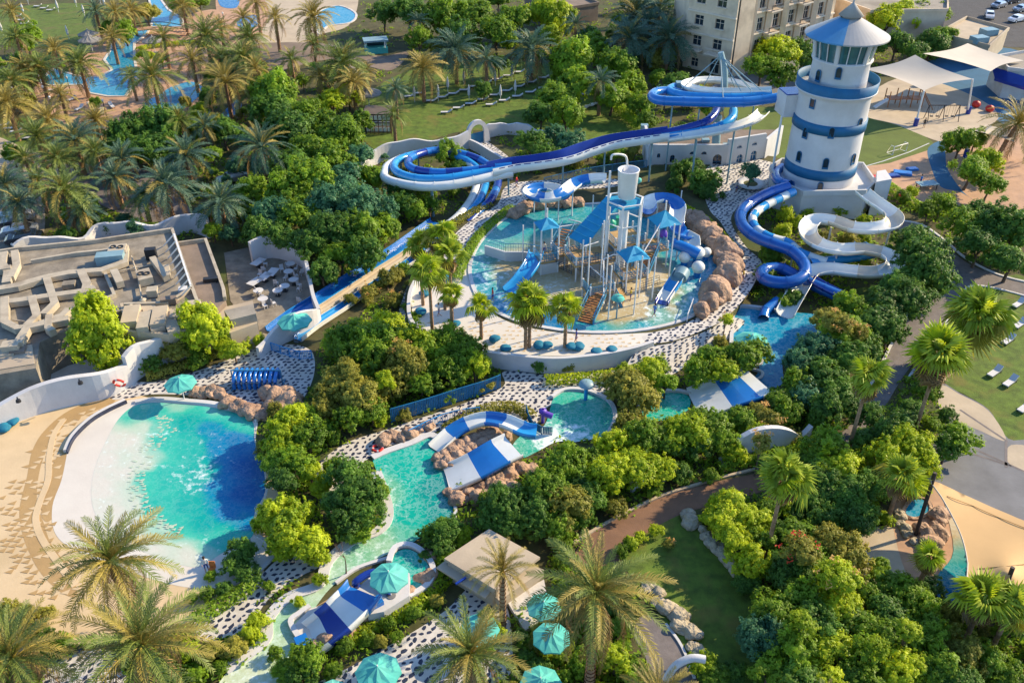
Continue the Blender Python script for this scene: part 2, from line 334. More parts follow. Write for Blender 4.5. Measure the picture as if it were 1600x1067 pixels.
def sheet(name, px, z, m, curve=True, grid=0, attr=None, pave=True, label=None, lift=0.0):
    pts=smooth([(p[0],p[1],0) for p in px],5) if curve else [Vector((p[0],p[1],0)) for p in px]
    if pave: PAVED.append([(p.x,p.y) for p in pts])
    if grid:
        xs=[p.x for p in pts]; ys=[p.y for p in pts]; pl=[(p.x,p.y) for p in pts]
        vin=[Vector((p.x,p.y)) for p in pts]; extra=[]
        y=min(ys)+grid*0.5; row=0
        while y<max(ys):
            x=min(xs)+(grid*0.5 if row%2 else 0)
            while x<max(xs):
                if inside(x,y,pl): extra.append(Vector((x,y)))
                x+=grid
            y+=grid*0.75; row+=1
        r=geometry.delaunay_2d_cdt(vin+extra,[],[list(range(len(vin)))],1,1e-4)
        v2,f=[(a.x,a.y) for a in r[0]],[list(t) for t in r[2]]
    else:
        v2=[(p.x,p.y) for p in pts]; f=[list(t) for t in geometry.tessellate_polygon([[Vector((a,b,0)) for a,b in v2]])]
    V=[G(a,b,z) for a,b in v2]; F=[]
    for t in f:
        a,b,c=[V[i] for i in t[:3]]
        F.append(t if (b-a).cross(c-a).z>0 else t[::-1])
    mb=MB(); mb.v=[tuple(p) for p in V]; mb.f=[tuple(t) for t in F]; mb.m=[0]*len(F); mb.s=[False]*len(F)
    o=mb.build(name,m,kind='structure')
    if attr:
        for an,fn in attr.items():
            at=o.data.attributes.new(an,'FLOAT','POINT'); at.data.foreach_set('value',[fn(a,b) for a,b in v2])
    return o
def idw(ctrl, p=3):
    def fn(x,y):
        s=w=0.0
        for cx,cy,v in ctrl:
            d=((x-cx)**2+((y-cy)*1.4)**2)**(p/2)+1; s+=v/d; w+=1/d
        return s/w
    return fn
def ribbon(path, w, h, mb=None, wavy=None, z0=None):
    """low wall or kerb along a world path: w thick, h high (number or function of the run 0..1)"""
    mb=mb or MB(); P=[Vector(p) for p in path]; n=len(P); b=len(mb.v)
    for i,p in enumerate(P):
        t=(P[min(i+1,n-1)]-P[max(i-1,0)]); t.z=0; t.normalize(); s=Vector((-t.y,t.x,0))*w/2
        hh=h(i/(n-1)) if callable(h) else h
        zb=p.z if z0 is None else z0
        for q,zz in ((p-s,zb),(p-s,p.z+hh),(p+s,p.z+hh),(p+s,zb)): mb.v.append((q.x,q.y,zz))
    for i in range(n-1):
        a=b+4*i; c=a+4
        for k in range(3): mb.face((a+k,c+k,c+k+1,a+k+1),False)
    mb.face((b,b+1,b+2,b+3)); e=b+4*(n-1); mb.face((e+3,e+2,e+1,e))
    return mb
def kerb(name, px, w=0.3, h=0.14, z=0.0, m='white', closed=False, kind='structure', n=5):
    P=[G(p.x,p.y,z) for p in smooth([(a,b,0) for a,b in px],n,closed)]
    if closed: P.append(P[0].copy())
    return ribbon(P,w,h).build(name,M[m],kind=kind)

# ================================================================== THE SETTING
mb=MB(); mb.poly([(-700,-200,-0.02),(700,-200,-0.02),(700,900,-0.02),(-700,900,-0.02)])
ground=mb.build('ground',M['soil'],kind='structure')
Z1=1.5
# lawns
LAWNS=[
 ([(560,160),(640,110),(760,95),(860,100),(960,110),(1010,140),(1020,200),(960,232),(860,225),(760,205),(700,210),(640,235),(590,235),(560,205)],'lawn'),
 ([(-20,20),(60,8),(140,6),(215,20),(225,60),(150,75),(60,75),(0,70),(-20,60)],'lawn_pale'),
 ([(985,830),(1070,800),(1110,830),(1170,900),(1210,990),(1230,1080),(1130,1080),(1060,1000),(1010,930),(975,880)],'lawn'),
 ([(1490,470),(1530,445),(1620,450),(1620,700),(1570,680),(1545,640),(1505,615),(1478,600),(1470,540)],'lawn'),
 ([(0,195),(50,185),(90,205),(170,240),(150,262),(60,255),(0,250)],'lawn'),
 ([(1330,455),(1420,455),(1400,500),(1370,520)],'lawn'),
]
for px,m in LAWNS: sheet('lawn',px,0.006,M[m],pave=False)
TURF=[(1130,172),(1200,168),(1370,183),(1456,221),(1440,240),(1390,260),(1345,275),(1300,290),(1180,240)]
sheet('lawn',TURF,0.008,M['turf'])
mb=MB()      # painted touch line
P=[G(a,b,0.014) for a,b in ((1345,262),(1380,252),(1420,238),(1452,224))]
for a,b in zip(P,P[1:]): d=(b-a).normalized(); s=Vector((-d.y,d.x,0))*0.09; mb.poly([a-s,b-s,b+s,a+s])
mb.build('pitch_line',M['white'],kind='structure')

# --- beach of the wave pool
sheet('beach_deck',[(-30,668),(60,632),(130,622),(200,612),(300,640),(420,700),(440,800),(400,870),(420,905),(330,950),(250,1000),(110,1006),(70,1000),(30,1030),(-30,1040)],0.004,M['sand'],curve=False)
TANS=[[(172,617),(178,628),(140,645),(105,662),(80,690),(62,735),(58,790),(72,840),(95,880),(85,905),(60,885),(40,850),(30,800),(42,745),(50,705),(70,672),(110,640)],
      [(60,800),(80,850),(110,890),(120,930),(95,925),(60,890),(45,850)],[(105,700),(112,735),(95,790),(75,815),(64,800),(75,760),(85,720)]]
for i,t in enumerate(TANS): sheet('painted_band',t,0.009+i*.002,M['tan'])
def wavez(u): return 0
WPOOL=[(196,626),(250,622),(292,626),(340,632),(385,645),(402,656),(400,690),(412,725),(418,768),(402,800),(398,835),(418,850),(425,868),(400,895),(360,915),(300,918),(240,905),(170,880),(110,855),(85,830),(82,790),(96,750),(104,712),(108,690),(140,660),(168,642)]
BEACHP=WPOOL
sheet('pool_floor',BEACHP,0.016,M['beach'])
WATER=[(212,633),(250,629),(292,632),(340,638),(382,650),(396,662),(398,690),(410,725),(414,768),(398,800),(394,838),(350,862),(310,885),(270,878),(225,862),(180,838),(150,805),(142,765),(150,725),(165,690),(185,655)]
dfn=idw([(165,690,0.02),(150,760,0.0),(170,820,0.03),(230,860,0.04),(300,868,0.05),(205,690,0.03),(198,740,0.03),(210,790,0.06),(215,700,0.06),(218,725,0.08),(228,700,0.16),(180,800,0.02),(160,720,0.0),(200,820,0.03),(250,826,0.2),(228,645,0.35),(212,650,0.32),(245,650,0.34),(280,634,0.25),(340,642,0.3),(382,660,0.35),
  (235,700,0.28),(222,745,0.34),(232,790,0.42),(250,690,0.40),(262,740,0.42),(258,775,0.40),(290,660,0.55),(330,670,0.68),(300,700,0.45),(310,740,0.5),(290,790,0.5),(275,815,0.4),(340,700,0.72),(370,690,0.85),(390,730,0.98),(380,770,0.95),(345,760,0.72),(350,800,0.72),(320,815,0.55),(385,820,0.7),(340,840,0.42),(385,842,0.38),(320,860,0.25),(240,670,0.3),(225,668,0.12)],4)
ffn=idw([(310,690,0.30),(300,730,0.38),(315,742,0.6),(330,700,0.25),(303,755,0.42),(340,720,0.35),(350,740,.2),(270,700,.15),(250,700,0.25),(240,680,0.45),(230,700,0.35),(270,820,0.12),(250,780,0.0),(290,650,0.0),(380,700,0.0),(390,770,0.0),(350,770,0.1),(150,750,0.3),(200,840,0.2),(320,860,0.3),(300,800,0.15),(230,655,0.0)],4)
sheet('pool_water',WATER,0.024,W['wave'],grid=7,attr={'depth':dfn,'foam':ffn})
kerb('pool_kerb',[(196,628),(168,641),(140,658),(114,684),(103,707)],0.35,0.35,m='white')
kerb('pool_kerb',[(199,630),(171,643),(143,660),(117,686),(106,709)],0.10,0.40,m='stone')
kerb('pool_kerb',[(212,629),(250,625),(292,628),(340,633),(385,646),(404,658)],0.5,0.25)
kerb('pool_kerb',[(402,838),(422,850),(428,868),(404,893),(380,905)],0.3,0.2)
kerb('drain_channel',[(100,655),(84,680),(77,715),(75,750),(62,785),(56,812),(66,842),(92,880),(118,915)],0.55,0.035,m='sand')
# painted triangles, alternately dark on pale and pale on dark
tri=[MB(),MB(),MB()]
def stamp(cx,cy,k,s=0.5):
    c=G(cx,cy,0.0); c.z=(0.024 if k<2 else 0.022)+len(tri[k].f)*.0001+.0003*k
    tri[k].poly([c+Vector((-s*0.75,-s*0.25,0)),c+Vector((s*0.55,-s*0.5,0)),c+Vector((s*0.55,s*0.55,0))])
rg=random.Random(3); TP=[[(p.x,p.y) for p in smooth([(a,b,0) for a,b in t],5)] for t in TANS]
FIELD=[(0,770),(30,730),(55,690),(90,655),(130,640),(190,622),(150,648),(110,672),(100,715),(92,760),(80,800),(88,840),(112,880),(122,930),(95,945),(60,935),(20,905),(0,880)]
def shifted(q,dx): return [(x+dx,y) for x,y in q]
yy=622; row=0
while yy<948:
    xx=-4+(6.5 if row%2 else 0)
    while xx<200:
        x,y=xx+rg.uniform(-1.8,1.8),yy+rg.uniform(-1.2,1.2)
        tan_=any(inside(x,y,q) for q in TP); near=any(inside(x+15,y+4,q) or inside(x-12,y,q) for q in TP)
        if inside(x,y,FIELD) and y>600:
            if tan_ and rg.random()<.42: stamp(x,y,1)
            elif not tan_ and rg.random()<(.75 if near else .40): stamp(x,y,0)
        xx+=12.5
    yy+=8.2; row+=1
tri[0].build('painted_triangles',M['tan'],kind='structure'); tri[1].build('painted_triangles',M['sand'],kind='structure')
tw=MB()       # pale triangles under the shallow water's edge
ES=smooth([(250,650,0),(262,668,0),(238,692,0),(226,715,0),(213,742,0),(214,770,0),(228,795,0),(250,815,0),(275,828,0)],8,False); i=0
for p in ES:
    for k in range(3):
        x,y=p.x+(k-1)*10+rg.uniform(-4,4),p.y+rg.uniform(-4,4); c=G(x,y,0.030+i*.0002); s_=0.30; i+=1
        if rg.random()<.7: tw.poly([c+Vector((-s_*0.8,-s_*0.2,0)),c+Vector((s_*0.5,-s_*0.45,0)),c+Vector((s_*0.5,s_*0.5,0))])
tw.build('painted_triangles',M['wet'],kind='structure')

# --- raised terrace with the splash pool
PLAT=[(636,450),(641,500),(668,526),(720,545),(775,556),(860,562),(950,556),(1010,541),(1060,531),(1130,500),(1165,455),(1195,400),(1165,350),(1175,320),(1230,290),(1225,250),(1130,240),(1000,262),(900,285),(830,285),(760,310),(690,370)]
pl=[G(p.x,p.y,Z1) for p in smooth([(a,b,0) for a,b in PLAT],4)]
mb=MB(); mb.prism([(p.x,p.y) for p in pl],-0.5,Z1-0.004); mb.build('terrace_ground',M['soil'],kind='structure')
WT=[(644,445),(646,495),(668,518),(720,538),(775,549),(860,556),(950,551),(1010,536),(1060,515),(1010,520),(900,522),(800,505),(750,470),(735,430),(742,400),(765,368),(800,338),(790,330),(740,380),(712,425),(690,440),(665,440)]
sheet('white_terrace',WT,Z1+0.008,M['beach'])
SP=[(735,432),(738,402),(758,370),(797,338),(850,326),(950,318),(1030,322),(1090,345),(1122,380),(1130,420),(1118,460),(1080,495),(1010,515),(925,520),(850,512),(790,495),(750,468)]
sfn=idw([(745,420,0.7),(760,380,0.62),(810,345,0.75),(870,340,0.7),(950,335,0.7),(1040,345,0.85),(1100,375,0.95),(1118,420,0.95),(1090,400,1.0),(1060,385,1.0),(1080,430,0.95),(1110,455,0.9),(1085,480,0.8),(1060,470,0.5),(1030,460,0.3),(1035,490,0.5),(1000,509,0.75),(930,512,0.8),(860,500,1.0),(800,480,1.0),(780,465,0.85),(760,450,0.75),(830,440,0.2),(800,420,.28),(785,435,.4),(870,450,0.15),(1045,455,.3),(1050,480,.35),(1000,495,.3),(940,492,.28),(900,460,0.2),(950,440,0.2),(960,475,0.1),(1000,460,0.1),(980,490,0.25),(1020,430,0.15),(880,400,0.2),(950,390,0.2),(1000,400,0.22),(790,410,0.3),(770,400,0.5),(850,470,0.15),(830,460,0.12),(890,480,0.45),(860,420,0.25),(800,440,0.2)],4)
sff=idw([(760,440,0.5),(790,420,0.4),(780,465,0.5),(860,500,0.1),(1040,480,0.45),(1060,460,0.5),(960,440,0.0),(1100,400,0.0),(860,460,0.45),(900,350,0.0),(930,505,0.3),(830,425,0.0)],4)
sheet('splash_pool',SP,Z1+0.05,W['play'],grid=7,attr={'depth':sfn,'foam':sff})
kerb('pool_kerb',SP,0.45,0.14,Z1,closed=True,n=4)
tt=MB(); k_=0
for yy_ in range(505,552,6):
    for xx_ in range(670,1010,11):
        x,y=xx_+rg.uniform(-2,2)+(yy_%12),yy_+rg.uniform(-1,1)
        if inside(x,y,[(p[0],p[1]) for p in WT]) and not inside(x,y-4,SP) and rg.random()<.7:
            c=G(x,y,Z1+.02+k_*.0001); k_+=1; s_=.34; tt.poly([c+Vector((-s_*0.75,-s_*0.25,0)),c+Vector((s_*0.55,-s_*0.5,0)),c+Vector((s_*0.55,s_*0.55,0))])
tt.build('painted_triangles',M['sand'],kind='structure')
# terrace's front wall, kerb on top
def wallpx(name,px,z0,z1,w=0.35,m='white',label=None,cat='wall',group=None,hf=None,parent=None,sm=5,zb=None):
    P=[G(p.x,p.y,z0) for p in smooth([(a,b,0) for a,b in px],sm,False)]
    for p in P: p.z=z0 if zb is None else zb
    return ribbon(P,w,hf or (z1-z0)).build(name,M[m],parent=parent,label=label,cat=cat if parent is None else None,group=group)

# --- pebble-set paths: white mortar sheets with black stones standing a little proud
PEB=[
 ([(175,622),(205,598),(250,596),(330,572),(400,545),(450,538),(482,545),(492,565),(486,600),(460,640),(430,650),(400,645),(350,622),(290,617),(235,616),(196,623)],0.0),
 ([(1105,262),(1150,246),(1212,256),(1240,280),(1200,300),(1160,318),(1142,345),(1165,385),(1190,410),(1180,440),(1160,470),(1130,500),(1100,515),(1060,530),(1020,536),(1005,524),(1060,510),(1095,492),(1128,465),(1148,430),(1150,395),(1128,350),(1110,330),(1100,300)],Z1),
 ([(830,283),(790,292),(778,318),(745,338),(712,365),(695,395),(690,430),(712,432),(722,400),(745,365),(790,333),(826,310),(870,298),(960,292),(960,280)],Z1),
 ([(745,222),(762,222),(800,250),(812,268),(780,272),(755,250)],0.0),
 ([(1012,538),(1062,529),(1105,514),(1135,497),(1163,503),(1130,535),(1080,560),(1010,592),(975,594),(985,560)],'ramp'),
 ([(1080,545),(1000,570),(940,580),(860,586),(788,580),(786,604),(720,632),(660,652),(600,672),(545,690),(508,715),(492,745),(497,775),(520,800),(530,770),(560,730),(600,700),(650,684),(720,662),(780,650),(810,652),(835,665),(850,640),(880,626),(950,612),(1000,600),(1060,580)],0.0),
 ([(500,850),(440,870),(400,905),(345,945),(310,965),(300,990),(345,1005),(385,985),(420,935),(470,900),(505,880)],0.0),
 ([(745,905),(700,950),(640,990),(560,1035),(490,1080),(700,1080),(790,1060),(800,1000),(790,940),(770,920)],0.0),
 ([(80,1035),(120,1018),(180,1020),(190,1080),(70,1080)],0.0),
 ([(640,440),(662,442),(664,500),(640,560),(610,540)],0.0),
]
STONES=[]
def rampz(x,y):
    a=np.interp(x,[1000,1062,1135,1165],[541,529,497,480]); b=np.interp(x,[975,1010,1080,1130,1165],[600,592,560,535,503]); return 1.5*(1-min(1,max(0,(y-a)/(b-a))))+.012
for i,(px,z) in enumerate(PEB):
    rmp=z=='ramp'
    if rmp: z=0.0
    pav=sheet('pebble_pavement',px,z+0.012+0.0005*i,M['mortar'],grid=8 if rmp else 0)
    sp=smooth([(a,b,0) for a,b in px],5); ply=[G(p.x,p.y,rampz(p.x,p.y) if rmp else z) for p in sp]
    if rmp:
        for v in pav.data.vertices:
            q=v.co+ORG[pav.name]; dep=q.y*CS+(CAM_H-q.z)*SN; ux,uy=800+F_PX*q.x/dep,533.5+F_PX*((CAM_H-q.z)*CS-q.y*SN)/dep; w=G(ux,uy,rampz(ux,uy)); v.co=w-ORG[pav.name]
    pw=[(p.x,p.y) for p in ply]
    xs=[p[0] for p in pw]; ys=[p[1] for p in pw]; y=min(ys); row=0; rs=random.Random(i)
    while y<max(ys):
        x=min(xs)+(0.35 if row%2 else 0)
        while x<max(xs):
            qx,qy=x+rs.uniform(-.14,.14),y+rs.uniform(-.11,.11)
            if not rmp and inside(qx,qy,pw):
                dpt=(Vector((qx,qy,0))-Vector((0,0,CAM_H))).length
                u=qx*0; STONES.append((dpt,qx,qy,z+0.012+0.0005*i,pav,rs.uniform(0,6.28),rs.uniform(.72,1.38)))
            x+=0.66
        y+=0.50; row+=1
def stone_mesh(seed):
    r=random.Random(seed); n=7; top=[];bot=[]
    for k in range(n):
        a=2*pi*k/n+r.uniform(-.2,.2); rr=r.uniform(.68,1.2); top.append((cos(a)*rr*.235,sin(a)*rr*.15)); 
    v=[(x,y,0.0) for x,y in top]+[(x*.9,y*.9,0.02) for x,y in top]
    f=[tuple(range(n,2*n))]+[(k,(k+1)%n,n+(k+1)%n,n+k) for k in range(n)]
    return v,f
SM=[stone_mesh(s) for s in range(6)]; SME=[own('stone',v,f,[M['stone']]) for v,f in SM]
rs=random.Random(77); ramp_pav=[o for o in bpy.data.objects if o.name.startswith('pebble_pavement')][4]
RP=[(p.x,p.y) for p in smooth([(a,b,0) for a,b in PEB[4][0]],5)]; yy=490
while yy<600:
    xx=970
    while xx<1170:
        ux,uy=xx+rs.uniform(-2.2,2.2),yy+rs.uniform(-1.2,1.2)
        if inside(ux,uy,RP): q=G(ux,uy,rampz(ux,uy)); STONES.append((q.length,q.x,q.y,q.z+.03,ramp_pav,rs.uniform(0,6.28),rs.uniform(.8,1.2)))
        xx+=9.5
    yy+=4.6
STONES.sort(key=lambda s:s[0])
near=0; bulk={}
for k,(d,x,y,z,pav,a,sc) in enumerate(STONES):
    # ignore stones outside the picture
    cx=x; dep=y*CS+(CAM_H-z)*SN; px=800+F_PX*x/dep; py=533.5+F_PX*((CAM_H-z)*CS-y*SN)/dep
    if not(-30<px<1630 and -30<py<1100): continue
    if near<420 and py>840:
        o=bpy.data.objects.new('stone',SME[k%6]); COL.objects.link(o); o.parent=pav; o.location=Vector((x,y,z))-ORG[pav.name]; o.rotation_euler=(0,0,a*0.25); o.scale=(sc,sc,1); near+=1
    else:
        mb=bulk.setdefault(pav.name,(pav,MB()))[1]; v,f=SM[k%6]; b=len(mb.v); a*=0.25; ca,sa=cos(a)*sc,sin(a)*sc
        mb.v+=[(x+p*ca-q*sa,y+p*sa+q*ca,z+w) for p,q,w in v]
        for t in f: mb.face([b+i for i in t],False)
for pav,mb in bulk.values(): mb.build('stones',M['stone'],parent=pav,kind='stuff')
print('stones',len(STONES),near)

# --- paths and decks
sheet('garden_path',[(1395,350),(1420,345),(1452,362),(1490,395),(1530,420),(1620,450),(1620,470),(1560,450),(1520,446),(1502,460),(1480,500),(1445,545),(1410,590),(1380,640),(1345,690),(1300,715),(1270,712),(1300,690),(1340,650),(1365,600),(1395,540),(1415,500),(1440,470),(1462,445),(1462,420),(1445,390),(1420,370)],0.010,M['paver'])
sheet('garden_path',[(1300,690),(1270,710),(1200,735),(1120,752),(1040,775),(985,800),(935,825),(900,860),(905,890),(960,880),(1000,840),(1060,805),(1130,785),(1200,765),(1290,735),(1320,700)],0.014,M['brown'])
sheet('garden_path',[(1005,960),(1050,985),(1080,1040),(1090,1085),(1020,1085),(1010,1030),(990,990)],0.012,M['paver'])
kerb('path_kerb',[(1340,638),(1372,580),(1402,520),(1425,480),(1440,465)],0.3,0.15); kerb('path_kerb',[(1400,345),(1440,352),(1478,378),(1510,405),(1560,430),(1620,445)],0.3,0.15)
kerb('path_kerb',[(1620,468),(1560,452),(1520,447),(1503,460),(1485,495),(1450,545),(1420,590)],0.25,0.12)
kerb('path_kerb',[(895,850),(935,825),(985,798),(1040,773),(1120,749),(1200,728),(1262,708)],0.25,0.18,m='beige')
kerb('path_kerb',[(1040,975),(1065,1010),(1085,1060)],0.2,0.12)
sheet('deck',[(1470,600),(1500,614),(1545,640),(1575,685),(1620,700),(1620,840),(1540,800),(1480,780),(1440,760),(1455,700),(1480,650)],0.010,M['grey'])
sheet('deck',[(1350,830),(1400,825),(1420,860),(1440,900),(1420,925),(1350,920),(1330,880)],0.012,M['beige'])
sheet('deck',[(1395,770),(1470,760),(1490,820),(1500,880),(1450,930),(1410,880)],0.016,M['deck'])
sheet('pool_water',[(1425,782),(1445,782),(1450,800),(1430,808),(1415,800)],0.05,W['deep'],grid=6,attr={'depth':lambda x,y:0.1}); kerb('pool_kerb',[(1425,780),(1447,780),(1454,800),(1430,811),(1411,802)],0.3,0.15,closed=True,m='rock')
sheet('pool_water',[(1475,775),(1500,800),(1512,850),(1515,930),(1470,940),(1465,900),(1490,860)],0.05,W['play'],grid=7,attr={'depth':lambda x,y:0.15+max(0,(y-820)/120.0),'foam':lambda x,y:0})
sheet('deck',[(1470,602),(1500,616),(1545,642),(1572,688),(1530,672),(1490,655),(1468,640)],0.014,M['beige'])
sheet('deck',[(1580,695),(1625,705),(1625,745),(1575,722)],0.014,M['beige'])
mb=MB()
for (a,b),(c,d) in (((1462,690),(1580,728)),((1520,700),(1620,745)),((1572,690),(1572,730)),((1500,640),(1575,690))):
    A,B=G(a,b,0.019),G(c,d,0.019); t=(B-A).normalized(); s=Vector((-t.y,t.x,0))*0.12; mb.poly([A-s,B-s,B+s,A+s])
mb.build('paving_joint',M['paver'],kind='structure')
# top left: lagoon pool and its decks
sheet('deck',[(55,130),(120,118),(140,60),(200,40),(240,45),(330,15),(400,40),(400,75),(330,90),(300,180),(230,195),(150,205),(90,190),(50,165)],0.008,M['deck'])
LAG=[(230,-10),(250,-2),(262,15),(287,32),(284,42),(235,44),(228,56),(210,68),(210,90),(216,125),(196,151),(168,151),(140,146),(130,133),(70,134),(64,127),(78,112),(88,106),(100,113),(128,121),(155,121),(175,110),(163,94),(172,80),(175,66),(190,56),(236,42),(240,25)]
sheet('pool_water',LAG,0.05,W['deep'],grid=7,attr={'depth':lambda x,y:0.15},curve=False); kerb('pool_kerb',LAG,0.5,0.12,closed=True,m='mortar',n=1)
sheet('pool_water',[(232,175),(228,160),(250,148),(268,136),(300,128),(318,140),(300,160),(275,176),(250,180)],0.05,W['deep'],grid=7,attr={'depth':lambda x,y:0.2}); sheet('pool_water',[(345,180),(372,155),(376,172),(352,186)],0.05,W['deep'],grid=6,attr={'depth':lambda x,y:0.9})
sheet('deck',[(395,0),(545,-20),(560,0),(545,40),(500,55),(470,75),(400,70)],0.010,M['beige'])
sheet('deck',[(340,-10),(400,-10),(420,20),(400,55),(350,45)],0.012,M['deck'])
kerb('pool_kerb',[(500,18),(530,10),(556,22),(548,36),(512,42),(500,55),(492,35)],.5,.15,closed=True,m='mortar')
sheet('pool_water',[(500,18),(530,10),(556,22),(548,36),(512,42),(500,55),(492,35)],0.05,W['deep'],grid=6,attr={'depth':lambda x,y:0.1})
sheet('pool_water',[(342,-10),(372,-8),(370,12),(345,10)],0.05,W['deep'],grid=6,attr={'depth':lambda x,y:0.95}); sheet('pool_water',[(370,34),(382,25),(402,26),(400,42),(378,46)],0.05,W['deep'],grid=6,attr={'depth':lambda x,y:0.9})
sheet('deck',[(400,70),(500,68),(560,80),(600,88),(640,80),(612,110),(560,100),(500,95),(440,110),(400,100)],0.014,M['roofred'])
sheet('garden_path',[(-10,215),(40,232),(100,252),(200,262),(210,268),(100,272),(0,268)],0.012,M['beige'])
sheet('garden_path',[(130,260),(240,270),(300,330),(330,365),(280,360),(180,330),(130,300)],0.010,M['paver'])
sheet('car_park',[(-10,290),(60,285),(70,330),(60,380),(-10,420)],0.010,M['roofdark'])
sheet('garden_path',[(0,262),(120,262),(130,300),(60,290),(0,285)],0.009,M['beige'])
# top right
sheet('playground_floor',[(1355,150),(1420,120),(1520,150),(1560,185),(1500,215),(1470,222),(1400,195),(1350,180)],0.012,M['beige'])
sheet('deck',[(1400,120),(1540,75),(1620,100),(1620,200),(1560,190),(1520,150)],0.009,M['rubberblue'])
sheet('deck',[(1340,262),(1390,255),(1450,235),(1520,205),(1620,188),(1620,332),(1540,324),(1450,325),(1400,310),(1340,285)],0.010,M['deck'],curve=False)
sheet('deck',[(1450,232),(1475,222),(1480,262),(1505,300),(1530,318),(1500,300),(1470,292),(1455,262)],0.020,M['rubberblue'])
sheet('road',[(1290,30),(1480,60),(1620,70),(1620,-20),(1400,-20)],0.006,M['asphalt'])
sheet('deck',[(1120,130),(1290,70),(1290,120),(1200,150),(1130,150)],0.005,M['grey'])
# --- lagoon under the slides
LG=[(1150,482),(1200,486),(1285,492),(1300,505),(1270,530),(1225,560),(1222,600),(1180,610),(1150,603),(1178,590),(1185,570),(1150,555),(1142,530),(1144,505)]
sheet('pool_water',LG,0.05,W['deep'],grid=8,attr={'depth':lambda x,y:0.1+0.5*max(0,(y-520)/90)}); kerb('pool_kerb',[(1142,540),(1144,505),(1150,482),(1200,485),(1240,488)],0.4,0.4)
kerb('pool_kerb',[(1150,556),(1185,562),(1190,568),(1183,572),(1168,575),(1190,583),(1188,592),(1175,596)],0.3,0.25)
# --- lazy river, activity pool and the pools under the wide slides
RV=[(584,712),(620,700),(668,685),(688,702),(700,760),(708,800),(700,825),(660,838),(640,850),(600,868),(560,885),(520,915),(495,945),(470,985),(450,1030),(440,1080),(345,1080),(355,1050),(395,1020),(418,1000),(420,970),(450,935),(500,915),(512,880),(545,850),(590,832),(606,805),(600,770),(590,740)]
rfn=idw([(600,715,0.6),(660,700,0.65),(640,740,0.62),(680,760,0.95),(640,800,0.65),(690,800,0.95),(600,760,0.4),(640,840,0.5),(560,870,0.3),(530,890,0.2),(500,930,0.12),(470,950,0.2),(450,980,0.2),(430,1010,0.12),(400,1050,0.03),(445,1040,0.12),(600,850,0.25),(592,780,0.3)],4)
sheet('lazy_river',RV,0.05,W['lazy'],grid=8,attr={'depth':rfn,'foam':idw([(640,760,0.12),(600,770,0.5),(560,870,0.45),(400,1040,0.45),(450,980,0.25),(680,790,0.0),(650,700,0.1)])})
kerb('pool_kerb',[(700,828),(712,800),(702,755),(692,715)],0.3,0.2)
kerb('pool_kerb',[(582,716),(605,706),(640,694),(672,681),(690,690)],0.7,0.2)
kerb('pool_kerb',[(588,738),(600,770),(607,805),(592,830),(545,850),(512,880),(498,915),(450,935),(420,968),(416,998),(395,1018),(352,1048)],0.9,0.18)
kerb('pool_kerb',[(610,872),(560,888),(525,912)],0.3,0.2)
MIDP=[(865,622),(885,612),(920,615),(950,630),(958,655),(945,680),(900,690),(870,690),(840,705),(815,715),(800,700),(815,680),(850,665)]
sheet('activity_pool',MIDP,0.05,W['lazy'],grid=7,attr={'depth':lambda x,y:0.55,'foam':idw([(880,640,0.1),(930,660,0.3),(860,690,0.95),(900,685,0.8),(930,620,0.1),(820,705,0.3)])})
kerb('pool_kerb',[(862,622),(885,610),(922,613),(953,630),(961,655),(950,680)],0.4,0.3)
sheet('lazy_river',[(1005,625),(1040,614),(1075,618),(1075,640),(1045,655),(1010,655),(1000,640)],0.05,W['lazy'],grid=7,attr={'depth':lambda x,y:0.65,'foam':lambda x,y:0.0}); kerb('pool_kerb',[(1000,650),(998,632),(1015,618),(1050,612),(1080,616)],0.4,0.3)
EXCL=[[(0,380),(480,380),(500,520),(250,560),(0,660)],[(680,850),(850,840),(860,960),(700,960)],[(455,850),(700,850),(690,920),(480,1010)],
 [(0,270),(90,270),(90,390),(0,400)],[(340,380),(500,380),(520,560),(400,580)],[(430,500),(770,290),(800,300),(770,350),(520,560),(430,560)],[(1000,195),(1200,180),(1230,290),(1000,285)],[(1210,240),(1380,240),(1380,340),(1300,350),(1230,350)],[(1350,100),(1620,60),(1620,200),(1500,230)],[(1290,0),(1620,0),(1620,80),(1290,60)],[(1060,0),(1300,0),(1300,70),(1150,130),(1060,120)],[(540,60),(640,60),(640,100),(540,130)],[(330,0),(570,0),(570,70),(330,70)],[(570,180),(625,180),(625,215),(570,215)],[(1440,740),(1620,800),(1620,960),(1500,960)],[(1000,900),(1110,900),(1120,1030),(1000,1030)],[(670,640),(900,640),(880,690),(830,760),(700,800)],[(1080,590),(1200,590),(1200,650),(1080,650)],[(730,170),(770,170),(770,230),(730,230)],[(1160,290),(1290,300),(1290,500),(1180,500)],[(1250,300),(1410,300),(1410,440),(1250,440)],[(790,0),(960,0),(960,30),(790,30)],[(50,535),(210,535),(210,600),(50,600)]]
